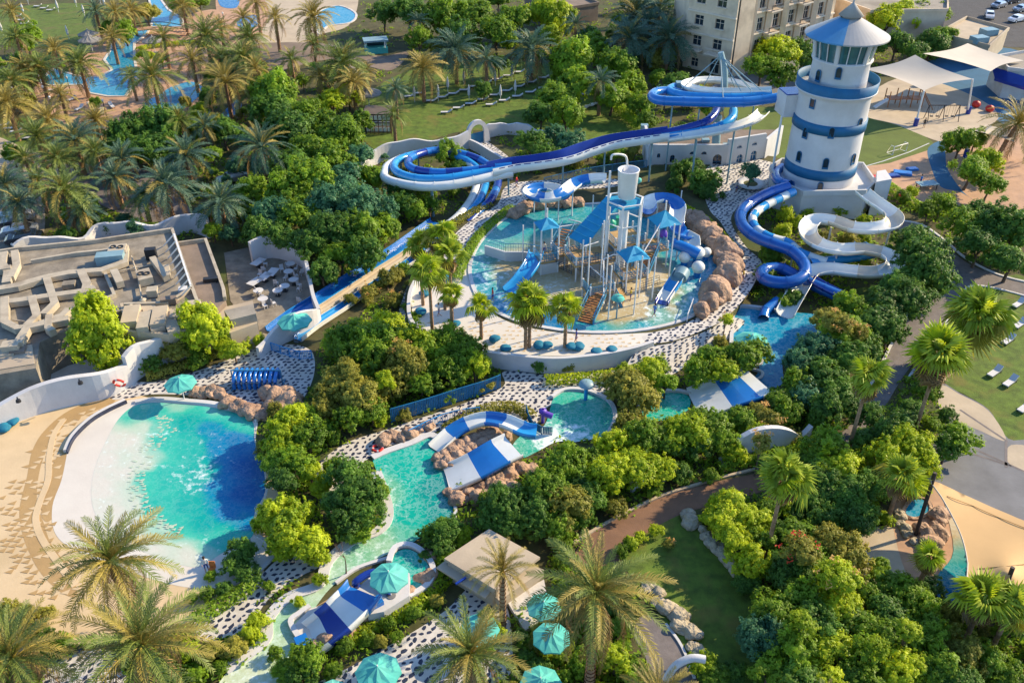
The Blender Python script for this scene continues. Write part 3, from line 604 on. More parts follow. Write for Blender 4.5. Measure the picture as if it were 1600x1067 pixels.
# ================================================================== WATER SLIDES
def world_path(px, n=8, step=0.45):
    P=[G(a,b,z) for a,b,z in px]; return resample(smooth(P,n,False),step)
def frames(P):
    fr=[]
    for i,p in enumerate(P):
        t=(P[min(i+1,len(P)-1)]-P[max(i-1,0)]).normalized(); s=t.cross(Vector((0,0,1)))
        s=s.normalized() if s.length>.05 else (fr[-1][1] if fr else Vector((1,0,0))); fr.append((p,s,s.cross(t).normalized()))
    return fr
def section_slide(name,label,px,prof,mats,seg=7,cat='water slide',closed=False,group=None,ring=True,legs=None,lm='steelg',legr=.13,step=.45,z0=0.0):
    """prof: cross-section points (side, up); mats: list cycled per section, each a key or (key_in,key_out)"""
    P=world_path(px,step=step); fr=frames(P); root=empty(name,(P[0].x,P[0].y,z0),label,cat,group); n=len(prof)
    i=0;k=0
    while i<len(P)-1:
        j=min(i+seg,len(P)-1)
        if len(P)-1-j<3: j=len(P)-1
        mb=MB(); mb.sm=True
        mk=mats[k%len(mats)]; mk=mk if isinstance(mk,tuple) else (mk,mk)
        b=0; rows=[]
        for q in range(i,j+1):
            p,s,u=fr[q]; 
            ex=1.0
            mb.v += [tuple(p+s*a*ex+u*c*ex) for a,c in prof]
        L=j-i+1; m2=n//2
        for q in range(L-1):
            for a in range(n if closed else n-1):
                a2=(a+1)%n; mb.mi = 0 if (closed or a<m2) else 1
                mb.face((q*n+a,q*n+a2,(q+1)*n+a2,(q+1)*n+a),True)
        if not closed:      # profile is listed inner edge then outer edge: close it along the rim
            mb.mi=1
            for q in range(L-1): mb.face((q*n+n-1,q*n,(q+1)*n,(q+1)*n+n-1),True)
        mb.sm=False
        if ring:
            mb.mi=1; p,s,u=fr[j]; t=(fr[j][0]-fr[j-1][0]).normalized()*.05; b=len(mb.v)
            for sg in (-1,1): mb.v+=[tuple(p+t*sg+s*a*1.11+u*(c*1.11)) for a,c in prof]
            for a in range(n if closed else n-1): a2=(a+1)%n; mb.face((b+a,b+a2,b+n+a2,b+n+a),False)
        mb.build('section',[M[mk[0]],M[mk[1]]],parent=root); i=j;k+=1
    if legs:
        for f in legs:
            p,s,u=fr[int(f*(len(P)-1))]; mb=MB(); mb.tube([(p.x,p.y,z0-.05),(p.x,p.y,p.z-.3)],legr,8); mb.build('support_post',M[lm],parent=root)
    return root
def circ(r,n=10): return [(r*cos(2*pi*k/n),r*sin(2*pi*k/n)) for k in range(n)]
def trough(r,d=1.0,th=.07,n=9,flat=1.0):
    a=[(-r*cos(pi*k/(n-1))*1.0, r*d*(1-sin(pi*k/(n-1)))) for k in range(n)]
    o=[((r+th)*cos(pi*k/(n-1)), r*d-(r*d+th)*sin(pi*k/(n-1))) for k in range(n)]
    return a+o
def flat_trough(w,h,th=.08):
    i=[(-w,h),(-w*.96,.12),(-w*.8,0),(0,0),(w*.8,0),(w*.96,.12),(w,h)]; return i+[(w+th,h),(w+th,-.05),(w*.8,-.14),(0,-.14),(-w*.8,-.14),(-w-th,-.05),(-w-th,h)]
SS=section_slide
# long raft channel above the splash pool, white outside and navy inside
SS('raft_slide','wide raft slide with white outer wall and navy channel sweeping above the splash pool',
  [(1045,215,8.2),(1000,221,7.6),(955,228,7.1),(915,240,6.6),(880,252,6.2),(840,259,5.8),(800,264,5.4),(765,271,5.2)],flat_trough(1.25,1.15),[('navy','wfib')],seg=9,legs=[.1,.36,.62,.9],ring=False)
mb=MB()
rp=frames(world_path([(1045,215,8.2),(1000,221,7.6),(955,228,7.1),(915,240,6.6),(880,252,6.2),(840,259,5.8),(800,264,5.4),(765,271,5.2)]))
for q in range(3,len(rp)-4,3):
    p,s,u=rp[q]; p2,s2,u2=rp[q+2]
    for sg in (1.36,):
        a,b=p+s*sg+u*.98,p2+s2*sg+u2*.98; mb.poly([a,b,b+u2*.14,a+u*.14]); a2,b2=p-s*sg+u*.98,p2-s2*sg+u2*.98; mb.poly([a2,b2,b2+u2*.14,a2+u*.14])
mb.build('rim_slots',M['navy'],parent=bpy.data.objects['raft_slide'],kind=None)
SS('tube_slide','white tube slide looping round the shrub bed before the arched gate',
  [(800,270,5.2),(770,276,5.0),(735,284,4.7),(700,290,4.5),(660,292,4.3),(625,287,4.1),(603,279,4.0),(601,270,3.9),(608,258,3.8),(635,246,3.5),(680,238,3.2),(715,245,2.8),(738,262,2.4),(745,285,2.1),(738,310,1.7),(720,335,1.2),(700,352,.8)],circ(.62),['wfib'],seg=6,closed=True,legs=[.2,.33,.48],legr=.2)
SS('tube_slide','light blue tube slide looping inside the white tube',
  [(800,265,5.4),(765,268,5.1),(725,275,4.8),(690,280,4.6),(650,279,4.4),(622,270,4.3),(616,259,4.1),(628,248,3.8),(665,239,3.4),(700,240,3.1),(735,255,2.7),(758,280,2.2),(752,308,1.8),(735,332,1.3),(715,350,.9)],circ(.60),['lblue'],seg=6,closed=True,legs=[.3,.5])
SS('tube_slide','dark blue tube slide, innermost of the three loops by the arched gate',
  [(800,260,5.6),(760,264,5.3),(720,268,5.0),(685,270,4.8),(652,266,4.6),(638,257,4.5),(645,245,4.2),(675,236,3.9),(705,237,3.5),(745,248,3.1),(770,265,2.8),(778,285,2.4),(768,310,1.9),(748,332,1.4),(730,350,1.0)],circ(.58),['blue','navy'],seg=5,closed=True,legs=[.35,.55])
# runout lanes
def lanes(px,w,off,m,name,label,z=.25):
    P=world_path([(a,b,z) for a,b in px],step=1.2); fr=frames(P); sh=[p+s*off for p,s,u in fr]; return sh
LN=[(712,356),(690,372),(650,402),(610,428),(570,455),(530,482),(490,508),(462,530)]
PAVED.append([(690,345),(735,360),(650,420),(560,485),(470,545),(430,520),(540,435),(640,365)])
for off,mi,mo,lab in ((-.3,'lblue','wfib','pale blue runout lane nearest the pebble path'),(3.1,'blue','lblue','blue runout lane along the dark trees, outermost of the racing lanes'),(1.35,'beige','cream','sun-worn beige walkway beside the racing lanes')):
    P=world_path([(a,b,.25) for a,b in LN],step=1.0); fr=frames(P); sh=[p+s*off*-1*(-1) for p,s,u in fr]
    root=empty('runout_lane',sh[0]-Vector((0,0,.25)),lab,'water slide'); k=0;i=0; prof=flat_trough(.95 if off>3 else .5,.45) if off!=1.6 else [(-.65,.02),(-.3,.02),(.3,.02),(.65,.02),(.7,-.1),(.3,-.1),(-.3,-.1),(-.7,-.1)]
    n=len(prof); f2=frames(sh)
    while i<len(sh)-1:
        j=min(i+6,len(sh)-1); mb=MB()
        for q in range(i,j+1): p,s,u=f2[q]; mb.v+=[tuple(p+s*a+u*c) for a,c in prof]
        for q in range(j-i):
            for a in range(n): a2=(a+1)%n; mb.mi=0 if a<n//2-1 and a>0 else 1; mb.face((q*n+a,q*n+a2,(q+1)*n+a2,(q+1)*n+a),False)
        mb.build('section',[M[mi],M[mo]],parent=root); i=j
# ring of slides hung from the mast
SS('tube_slide','bright blue tube slide jutting from the lighthouse and curling round at the mast',
  [(1222,152,13.5),(1195,156,13.2),(1160,160,13.0),(1110,160,12.7),(1065,159,12.4),(1030,157,12.2),(1019,151,12.1),(1024,145,12.0),(1045,143,11.8),(1075,149,11.5)],circ(.68),['blue'],seg=6,closed=True)
SS('tube_slide','light blue tube slide nested behind the bright blue one under the mast',
  [(1205,148,13.6),(1165,153,13.1),(1120,153,12.7),(1080,151,12.3),(1055,147,12.0),(1046,141,11.9),(1060,136,11.7),(1090,140,11.4)],circ(.66),['lblue'],seg=6,closed=True)
SS('open_slide','white open slide ringing the foot of the mast',
  [(1205,146,13.7),(1170,148,13.2),(1120,148,12.8),(1085,144,12.5),(1072,137,12.3),(1090,131,12.2),(1120,130,12.0),(1155,136,11.7),(1180,146,11.3)],trough(.8,.9),['wfib'],seg=6)
SS('open_slide','white open slide curving down from the mast to the raft channel',
  [(1192,180,10.2),(1178,192,9.9),(1150,203,9.5),(1115,211,9.0),(1080,217,8.6),(1045,222,8.0)],trough(.85,.9),['wfib'],seg=6,legs=[.4,.75])
SS('tube_slide','light blue tube slide curving from the mast above the white channel',
  [(1146,172,10.4),(1144,184,10.1),(1130,195,9.7),(1105,203,9.2),(1070,210,8.7),(1035,215,8.1)],circ(.6),['lblue'],seg=6,closed=True)
SS('tube_slide','navy tube slide dropping behind the light blue tube below the mast',
  [(1120,168,10.6),(1115,180,10.2),(1100,192,9.8),(1075,200,9.3),(1050,206,8.7),(1022,211,8.0)],circ(.6),['navy'],seg=6,closed=True)
# slides in the shrub bed under the lighthouse
SS('tube_slide','dark blue tube slide curling from the tower foot into a tight loop above the lagoon',
  [(1232,292,4.6),(1205,300,4.4),(1175,315,4.2),(1158,332,4.0),(1160,352,3.9),(1180,370,3.8),(1210,382,3.6),(1238,393,3.4),(1256,412,3.2),(1256,430,3.0),(1235,441,2.8),(1205,440,2.6),(1190,431,2.4),(1196,421,2.2),(1220,420,2.0),(1245,432,1.8),(1275,447,1.5),(1310,462,1.2)],circ(.72),['royal'],seg=6,closed=True,legs=[.2,.42,.6],lm='steel')
SS('open_slide','light blue and white striped tube slide hugging the inside of the dark blue tube',
  [(1240,300,4.2),(1215,312,4.0),(1190,325,3.7),(1176,340,3.5),(1182,358,3.3),(1205,372,3.1),(1232,380,2.9),(1252,396,2.7),(1290,410,2.3)],circ(.58),['lblue','wfib'],seg=3,legs=[.4,.8],lm='steel',closed=True)
SS('open_slide','pale cream open slide snaking in three bends down from the tower terrace',
  [(1345,306,5.4),(1362,320,5.2),(1380,332,5.0),(1395,345,4.8),(1390,358,4.6),(1362,364,4.4),(1330,362,4.2),(1300,352,4.0),(1275,350,3.8),(1261,361,3.7),(1264,378,3.5),(1285,391,3.3),(1315,397,3.1),(1345,396,2.9),(1378,402,2.7),(1396,414,2.5),(1392,427,2.3),(1365,433,2.1),(1330,431,1.9),(1295,427,1.7),(1268,431,1.6),(1256,442,1.5),(1249,455,1.3),(1238,474,.8),(1226,496,.1)],trough(1.05,.85),['wfib','wfib','cream'],seg=6,legs=[.12,.3,.5,.68],lm='steel')
SS('tube_slide','light blue tube slide crossing below the cream slide',
  [(1265,412,2.2),(1300,407,2.1),(1335,402,2.0),(1365,396,2.0),(1350,385,1.9)],circ(.6),['lblue'],seg=5,closed=True)
SS('tube_slide','short blue tube slide ending at the corner of the lagoon',
  [(1215,470,.9),(1205,478,.7),(1196,486,.5),(1193,498,.2)],circ(.6),['blue'],seg=5,closed=True)
SS('open_slide','navy open slide dropping into the shrubs below the tight loop',
  [(1265,440,1.9),(1285,452,1.5),(1305,462,1.2),(1325,474,.8)],trough(.7,.9),['navy'],seg=4)
SS('tube_slide','blue tube slide entering the tower foot behind the tower',
  [(1222,262,3.5),(1212,272,3.6),(1218,284,3.9),(1235,290,4.3)],circ(.7),['blue'],seg=4,closed=True)
# wide family slides, blue and white stripes
SS('wide_slide','narrow blue and white striped slide curving above the boulders into the turquoise pool',
  [(838,676,2.0),(822,674,2.0),(806,667,1.9),(788,660,1.8),(761,656,1.6),(735,662,1.3),(712,674,.9),(694,689,.5),(680,703,.15)],flat_trough(.75,.4),['lblue','wfib','blue','wfib','blue','wfib','wfib','lblue'],seg=4,ring=False)
SS('wide_slide','broad blue and white slide with a pointed shadow dropping into the turquoise pool',
  [(803,698,1.7),(786,706,1.6),(768,716,1.4),(745,729,1.0),(722,740,.6),(697,751,.15)],flat_trough(1.6,.4),['wfib','blue','blue','wfib','wfib'],seg=3,ring=False)
SS('wide_slide','broad white and royal blue slide falling from the lagoon towards the trees',
  [(1188,596,1.7),(1172,602,1.6),(1150,610,1.4),(1130,618,1.0),(1110,626,.6),(1085,634,.15)],flat_trough(2.3,.5),['wfib','blue','blue','wfib','wfib'],seg=3,ring=False)
SS('wide_slide','white and navy surf slide running down from the small umbrella pool',
  [(570,925,1.6),(558,940,1.6),(543,955,1.5),(528,970,1.2),(510,985,.8),(488,1002,.25)],flat_trough(1.45,.7),['blue','wfib','navy','wfib','wfib'],seg=3,ring=False)

# ================================================================== LIGHTHOUSE
LB=G(1270,312); Lh=lambda y: ZAT(LB,y)
lt=empty('lighthouse',LB,'tall white lighthouse tower with blue bands and conical roof','lighthouse')
def cyl(name,r0,r1,z0,z1,m,parent,n=40,cap=False,label=None):
    mb=MB(); mb.sm=True; mb.lathe(LB,[(r0,z0),(r1,z1)],n,cap); return mb.build(name,m,parent=parent,label=label)
z_b0,z_b1=Lh(262),Lh(247); z_m0,z_m1=Lh(194),Lh(179); z_bal=Lh(135); z_top=Lh(89); z_ev=Lh(55)
R0=4.75
mb=MB(); mb.sm=True; mb.lathe(LB,[(R0,0),(R0+.02,z_b0),(R0+.02,z_b1),(R0-.05,z_m0),(R0-.08,z_m1),(R0-.1,z_bal-.9),(R0+.25,z_bal-.35),(R0+.5,z_bal-.1),(R0+.5,z_bal),(3.5,z_bal+.01)],48); mb.build('tower_wall',M['white'],parent=lt)
for a,b in ((z_b0,z_b1),(z_m0,z_m1)):
    mb=MB(); mb.sm=True; mb.lathe(LB,[(R0-.02,a),(R0+.09,a),(R0+.07,b),(R0-.12,b)],48); mb.build('band',M['bluewall'],parent=lt)
mb=MB(); mb.sm=True; mb.lathe(LB,[(R0+.42,z_bal),(R0+.48,z_bal+1.35),(R0+.36,z_bal+1.35),(R0+.30,z_bal)],48); mb.build('balcony_rail',M['bluewall'],parent=lt)
mb=MB(); mb.sm=True; mb.lathe(LB,[(3.7,z_bal),(3.6,z_top-.6),(3.85,z_top-.15),(3.85,z_top),(3.3,z_top+.01)],40); mb.build('upper_drum',M['white'],parent=lt)
mb=MB(); mb.sm=True; mb.lathe(LB,[(3.45,z_top),(3.85,z_ev+.2)],20); mb.build('lantern_glass',M['lantern'],parent=lt)
for k in range(18):
    a=2*pi*k/18; mb=MB(); w=.22 if k%3 else .85
    p0=LB+Vector((3.6*cos(a),3.6*sin(a),z_top)); p1=LB+Vector((4.05*cos(a),4.05*sin(a),z_ev+.3)); mb.beam(p0,p1,w,.16) if False else mb.tube([p0,p1],w*.35,6); mb.build('mullion',M['white'],parent=lt)
ap=Lh(24)
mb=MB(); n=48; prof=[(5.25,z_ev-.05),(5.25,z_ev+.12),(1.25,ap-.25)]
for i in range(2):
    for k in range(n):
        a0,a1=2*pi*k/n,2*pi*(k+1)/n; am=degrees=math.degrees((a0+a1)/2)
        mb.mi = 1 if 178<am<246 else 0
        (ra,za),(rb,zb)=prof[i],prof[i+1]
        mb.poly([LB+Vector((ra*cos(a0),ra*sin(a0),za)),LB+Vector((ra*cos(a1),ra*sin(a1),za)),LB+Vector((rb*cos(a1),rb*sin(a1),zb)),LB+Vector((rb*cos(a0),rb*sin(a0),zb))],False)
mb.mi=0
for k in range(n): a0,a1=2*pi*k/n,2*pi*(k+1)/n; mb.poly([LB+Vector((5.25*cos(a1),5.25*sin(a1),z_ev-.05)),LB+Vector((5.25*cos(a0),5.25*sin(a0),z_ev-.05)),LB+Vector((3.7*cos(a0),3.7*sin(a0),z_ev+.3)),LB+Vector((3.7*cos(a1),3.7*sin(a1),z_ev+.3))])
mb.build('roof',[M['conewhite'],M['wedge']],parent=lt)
mb=MB(); mb.sm=True; mb.lathe(LB,[(1.1,ap-.5),(1.1,ap),(1.55,ap),(.12,ap+1.5),(.1,ap+1.9)],24,True); mb.build('roof_cap',M['conewhite'],parent=lt)
def tower_window(px,py,R,w=.62,h=1.25):
    # find angle and height on the drum that this survey point sees
    best=None
    for k in range(-85,86):
        a=radians(k)-pi/2
        q=LB+Vector((R*cos(a),R*sin(a),0)); z=CAM_H-q.y*tan(PITCH+atan((py-533.5)/F_PX)); dep=q.y*CS+(CAM_H-z)*SN; x=800+F_PX*q.x/dep
        if best is None or abs(x-px)<best[0]: best=(abs(x-px),a,z)
    _,a,z=best; c=LB+Vector((cos(a)*(R+.03),sin(a)*(R+.03),z)); t=Vector((-sin(a),cos(a),0)); o=Vector((cos(a),sin(a),0))
    pts=[c-t*w/2-Vector((0,0,h/2)),c+t*w/2-Vector((0,0,h/2))]+[c+t*(w/2*cos(pi*k/6))+Vector((0,0,h/2-w/2+w/2*sin(pi*k/6))) for k in range(7)]
    mb=MB(); mb.poly([p+o*.05 for p in pts]); n=len(pts)
    mb.mi=1
    cc=sum(pts,Vector())/n
    out=[cc+(p-cc)*1.28 for p in pts]
    for i in range(n): j=(i+1)%n; mb.poly([out[i]+o*.10,out[j]+o*.10,pts[j]+o*.10,pts[i]+o*.10]); mb.poly([out[i],out[j],out[j]+o*.10,out[i]+o*.10]); mb.poly([pts[i]+o*.10,pts[j]+o*.10,pts[j]-o*.1,pts[i]-o*.1])
    mb.build('window',[M['glass'],M['bluewall']],parent=lt)
for x,y,R in ((1279,118,3.7),(1311,114,3.7),(1270,160,R0-.1),(1343,193,R0-.08),(1259,207,R0),(1300,207,R0),(1249,244,R0),(1290,255,R0),(1333,248,R0),(1281,292,R0+.7)): tower_window(x,y,R)
# side chute house of the tower
CHP=G(1237,160,13.4); zz=14.3; mb=MB(); mb.box((CHP.x,CHP.y,13.4),(3.2,3.0,3.0),0.15); mb.build('chute_house',M['white'],parent=lt)
mb=MB(); mb.box((CHP.x,CHP.y,14.97),(3.0,2.8,.12),0.15); mb.build('chute_roof',M['navy'],parent=lt)
mb=MB(); mb.tube([(CHP.x-1.4,CHP.y-1.3,12),(CHP.x-1.4,CHP.y-1.3,0)],.15,8); mb.build('support_post',M['steel'],parent=lt)
# base block
bb_=[G(1239,352),G(1342,352),G(1368,300),G(1342,268),G(1240,262),G(1222,292)]
mb=MB(); pts=[(LB.x-3.9,LB.y-6.4),(LB.x+4.6,LB.y-6.1),(LB.x+6.9,LB.y-3.2),(LB.x+7.2,LB.y+3),(LB.x-4,LB.y+4.5),(LB.x-6.2,LB.y+2),(LB.x-6.4,LB.y-2.9)]
mb.prism(pts,0,3.6); mb.build('base_block',M['white'],parent=lt)
mb=MB(); P=[Vector((x,y,3.6)) for x,y in pts]; P.append(P[0].copy()); ribbon(P,.3,.75,mb); mb.build('base_parapet',M['white'],parent=lt)
mb=MB(); mb.box((LB.x-4.4,LB.y-4.95,1.6),(1.5,.5,2.9),-.95); mb.build('doorway',M['glass'],parent=lt)
mb=MB(); mb.prism([(LB.x+6,LB.y-5.5),(LB.x+8.4,LB.y-4.6),(LB.x+8.6,LB.y-1.5),(LB.x+7.25,LB.y-2)],0,5.2); mb.build('stair_block',M['white'],parent=lt)

# ================================================================== SLIDE STATION, MAST
st=empty('slide_station',G(1100,268),'white fort-like slide station with arched blue windows below the mast','building')
def facade(root,A,B,h,openings,m='white',th=.4,name='wall',glass='glass',frame='white',z0=0.0,sill=None):
    """wall from A to B with real openings: list of (u centre 0..1, z, w, h, arched, framematerial)"""
    A,B=Vector(A),Vector(B); A.z=B.z=z0; L=(B-A).length; t=(B-A)/L; nrm=Vector((t.y,-t.x,0))
    if nrm.y>0: nrm=-nrm
    ops=[]
    for u,z,w,hh,arch in openings: ops.append((u*L-w/2,u*L+w/2,z-hh/2,z+hh/2,arch))
    xs=sorted({0,L,*[o[0] for o in ops],*[o[1] for o in ops]}); zs=sorted({0,h,*[o[2] for o in ops],*[o[3] for o in ops]})
    mb=MB(); P=lambda x,z,d=0: A+t*x+Vector((0,0,z))-nrm*d
    for i in range(len(xs)-1):
        for k in range(len(zs)-1):
            cx,cz=(xs[i]+xs[i+1])/2,(zs[k]+zs[k+1])/2
            if any(o[0]<cx<o[1] and o[2]<cz<o[3] for o in ops): continue
            mb.poly([P(xs[i],zs[k]),P(xs[i+1],zs[k]),P(xs[i+1],zs[k+1]),P(xs[i],zs[k+1])])
    for x0,x1,za,zb,arch in ops:
        for a,b,c,d in ((x0,za,x1,za),(x1,za,x1,zb),(x1,zb,x0,zb),(x0,zb,x0,za)): mb.poly([P(a,b),P(c,d),P(c,d,th),P(a,b,th)])
        if arch:      # spandrels that turn the square head into an arch
            r=(x1-x0)/2; cx=(x0+x1)/2; zc=zb-r
            for s in (-1,1):
                pts=[P(cx+s*r,zb+.002,-.004)]+[P(cx+s*r*cos(pi/2*k/5),zc+r*sin(pi/2*k/5),-.004) for k in range(6)]
                for k in range(1,6): mb.poly([pts[0],pts[k],pts[k+1]])
    mb.poly([P(0,h),P(L,h),P(L,h,th),P(0,h,th)]); mb.poly([P(0,0),P(0,h),P(0,h,th),P(0,0,th)]); mb.poly([P(L,0),P(L,h),P(L,h,th),P(L,0,th)]); mb.poly([P(0,0,th),P(L,0,th),P(L,h,th),P(0,h,th)])
    mb.build(name,M[m],parent=root)
    for x0,x1,za,zb,arch in ops:
        wn_=MB(); wn_.poly([P(x0,za,th*.6),P(x1,za,th*.6),P(x1,zb,th*.6),P(x0,zb,th*.6)]); w=wn_.build('window',M[glass],parent=root)
        fr_=MB(); c=P((x0+x1)/2,(za+zb)/2,th*.5)
        fr_.beam(P((x0+x1)/2,za,th*.5),P((x0+x1)/2,zb,th*.5),.07,.07); fr_.beam(P(x0,(za*.4+zb*.6),th*.5),P(x1,(za*.4+zb*.6),th*.5),.07,.07); fr_.build('frame',M[frame],parent=w)
        if sill: s_=MB(); s_.beam(P(x0-.15,za-.06,-.1),P(x1+.15,za-.06,-.1),.3,.14); s_.build('sill',M[sill],parent=w)
S1,S2,S3,S4=G(1012,272),G(1132,272),G(1190,262),G(1215,240)
S1b=G(1005,240); hS=4.6
facade(st,S1,S2,hS,[(.12,2.9,.5,.7,1),(.30,2.4,.7,1.2,1),(.22,1.2,.6,.9,1),(.55,3.3,.8,.5,1),(.70,3.3,.8,.5,1),(.66,1.4,1.0,1.7,1),(.88,1.6,1.3,3.0,1)],glass='glass',frame='bluewall')
facade(st,S2,S3,hS+.8,[(.35,1.9,1.0,1.7,1),(.72,2.1,1.0,1.7,1),(.3,4.0,.9,.5,1),(.7,4.1,.9,.5,1)],glass='bluewall',frame='white')
mb=MB(); q=[(p.x,p.y) for p in (S1+Vector((0,.5,0)),S2+Vector((0,.5,0)),S3+Vector((-.3,.4,0)),S4,S1b)]; mb.prism(q,0,hS-.7); mb.build('roof_deck',M['roofred'],parent=st)
for a,b in ((S1,S1b),(S3,S4)):
    mb=MB(); a,b=a.copy(),b.copy(); a.z=b.z=0; ribbon([a,b],.4,hS,mb); mb.build('side_wall',M['white'],parent=st)
mb=MB(); 
for k in range(9):
    p=S1b.lerp(S2,k/8)+Vector((0,1.0,hS-.7)); 
    if k%2==0: mb.box(p,(1.1,.9,.9))
mb.build('pump_cabinets',M['steelg'],parent=st)
ma=empty('slide_mast',G(1128,215),'curved grey-blue mast with stay cables holding up the ring of slides','mast')
mz=G(1133,150,11.5); top=G(1139,82,19.0); top.y=mz.y+.5; top.z=ZAT(top,82)
mbase=Vector((mz.x,mz.y,0)); ma.location=mbase; ORG[ma.name]=mbase.copy()
mb=MB(); mb.tube(smooth([mbase,mz+Vector((-.6,0,-4)),mz+Vector((-.3,0,0)),mz.lerp(top,.55)+Vector((.25,0,0)),top],5,False),.65,10,r1=.42); mb.build('mast_post',M['steelg'],parent=ma)
for px,py,z in ((1064,140,12.6),(1165,155,13),(1184,153,13.2),(1200,150,13.6),(1100,134,12.6),(1150,140,12.2),(1175,140,12.0),(1130,158,12.8)):
    mb=MB(); mb.tube([top-Vector((0,0,.5)),G(px,py,z)],.07,6); mb.build('stay_cable',M['steelg'],parent=ma)
for px,py,z in ((1062,135,12.0),):
    mb=MB(); mb.box(G(px,py,z),(1.1,1.1,1.3)); mb.build('anchor_block',M['steelg'],parent=ma)
for px,py,zt in ((1048,190,11.5),(1090,195,11.2),(1150,190,10.5),(1175,185,12)):
    p=G(px,py+35,0); mb=MB(); p=G(px,py,9); mb.tube([(p.x,p.y,0),(p.x,p.y,zt)],.12,8); mb.build('support_post',M['steelg'],parent=ma)

# ================================================================== WHITE GARDEN WALLS
def wavy(h,amp,k,ph=0): return lambda u: h+amp*sin(u*k+ph)+amp*.5*sin(u*k*2.3+ph)
def gwall(px,hf,label,w=.4,m='white',z=0.0,n=6,name='garden_wall'):
    P=resample([G(p.x,p.y,z) for p in smooth([(a,b,0) for a,b in px],n,False)],.7); return ribbon(P,w,hf).build(name,M[m],label=label,cat='wall')
gwall([(548,292),(572,266),(600,252),(650,244),(700,240),(732,232)],wavy(2.6,.25,14),'wavy-topped white garden wall left of the arched gate, behind the slide loops')
gwall([(758,216),(790,210),(812,212),(840,220),(862,226)],wavy(2.0,.22,14),'wavy white garden wall right of the arched gate, ending in shrubs')
gwall([(735,232),(760,246),(785,262),(800,282)],wavy(1.5,.1,5),'low white wall stepping down beside the gate path')
ga=empty('arched_gate',G(745,226),'rounded white gateway arch with a blue gate in it','gate')
A,B=G(733,228),G(758,222); t=(B-A).normalized(); w=(B-A).length; nn=Vector((t.y,-t.x,0)); C0=(A+B)/2
mb=MB(); hi=3.0; r_o=w/2+.35; r_i=w/2-.25; inn=[(-r_i,0)]+[(-r_i*cos(pi*k/12),hi-r_i+r_i*sin(pi*k/12)+.3) for k in range(13)]+[(r_i,0)]; out=[(-r_o-.5,0)]+[(-r_o*cos(pi*k/12)*(1+.12*(k in (0,12))),hi-r_i+(r_o+.1)*sin(pi*k/12)+.3) for k in range(13)]+[(r_o+.5,0)]
for i in range(len(inn)-1):
    def V3(p,d): return C0+t*p[0]+Vector((0,0,p[1]))+nn*d
    for d in (-.25,.25): mb.poly([V3(inn[i],d),V3(inn[i+1],d),V3(out[i+1],d),V3(out[i],d)])
    mb.poly([V3(inn[i],-.25),V3(inn[i+1],-.25),V3(inn[i+1],.25),V3(inn[i],.25)]); mb.poly([V3(out[i],-.25),V3(out[i+1],-.25),V3(out[i+1],.25),V3(out[i],.25)])
mb.build('arch',M['white'],parent=ga)
mb=MB(); mb.poly([C0-t*r_i+Vector((0,0,.1)),C0+t*r_i+Vector((0,0,.1)),C0+t*r_i+Vector((0,0,1.9)),C0-t*r_i+Vector((0,0,1.9))]); mb.build('gate_leaf',M['bluewall'],parent=ga)
gwall([(0,668),(60,645),(110,632),(160,622),(185,612),(208,598)],lambda u: 2.3+.9*sin(u*3.0),'long curved white wall sweeping along the back of the sandy beach',w=.6)
gwall([(205,600),(225,585),(250,575),(275,562),(292,552)],wavy(3.4,.3,4),'tall curved white wall behind the lifebuoy, above the pebble plaza',w=.5)
gwall([(395,412),(425,402),(465,412),(478,425),(486,452),(492,480),(500,500)],lambda u:3.0-1.6*u*u+.15*sin(u*14),'wavy white wall round the far side of the restaurant patio',w=.4)
gwall([(500,502),(490,512),(460,528),(425,545),(405,560)],lambda u:1.4+1.5*sin(pi*min(1,u*1.1+.05)),'sunlit white wall closing the restaurant patio above the teal umbrella',w=.4)
gwall([(30,412),(60,402),(100,400),(135,395),(160,380),(200,378),(235,378),(270,368),(300,362),(330,372)],wavy(2.6,.35,15),'undulating white wall along the back of the restaurant roofs',w=.5)
gwall([(1125,724),(1145,716),(1170,710),(1200,706),(1235,698),(1262,686)],lambda u: .5+2.6*sin(pi*min(1,u*1.15))**.7 if u<.85 else .5+2.6*sin(pi*min(1,.85*1.15))**.7+.8*(u-.85)/.15,'curved white retaining wall above the brown path',w=.5)
gwall([(985,768),(1010,758),(1040,748)],wavy(1.4,.2,5),'short white wall glimpsed between shrubs by the brown path',w=.5)
gwall([(648,445),(640,470),(642,505),(668,530),(690,538)],wavy(.6,.05,5),'low curved white parapet at the palm court of the terrace',z=Z1)
P=resample([G(p.x,p.y,Z1) for p in smooth([(a,b,0) for a,b in ((690,538),(735,548),(775,556),(860,564),(930,559),(985,549),(1020,538))],6,False)],.7)
for p in P: p.z=0
ribbon(P,.4,Z1+.45).build('garden_wall',M['white'],label='white retaining wall at the front of the splash pool terrace',cat='wall')
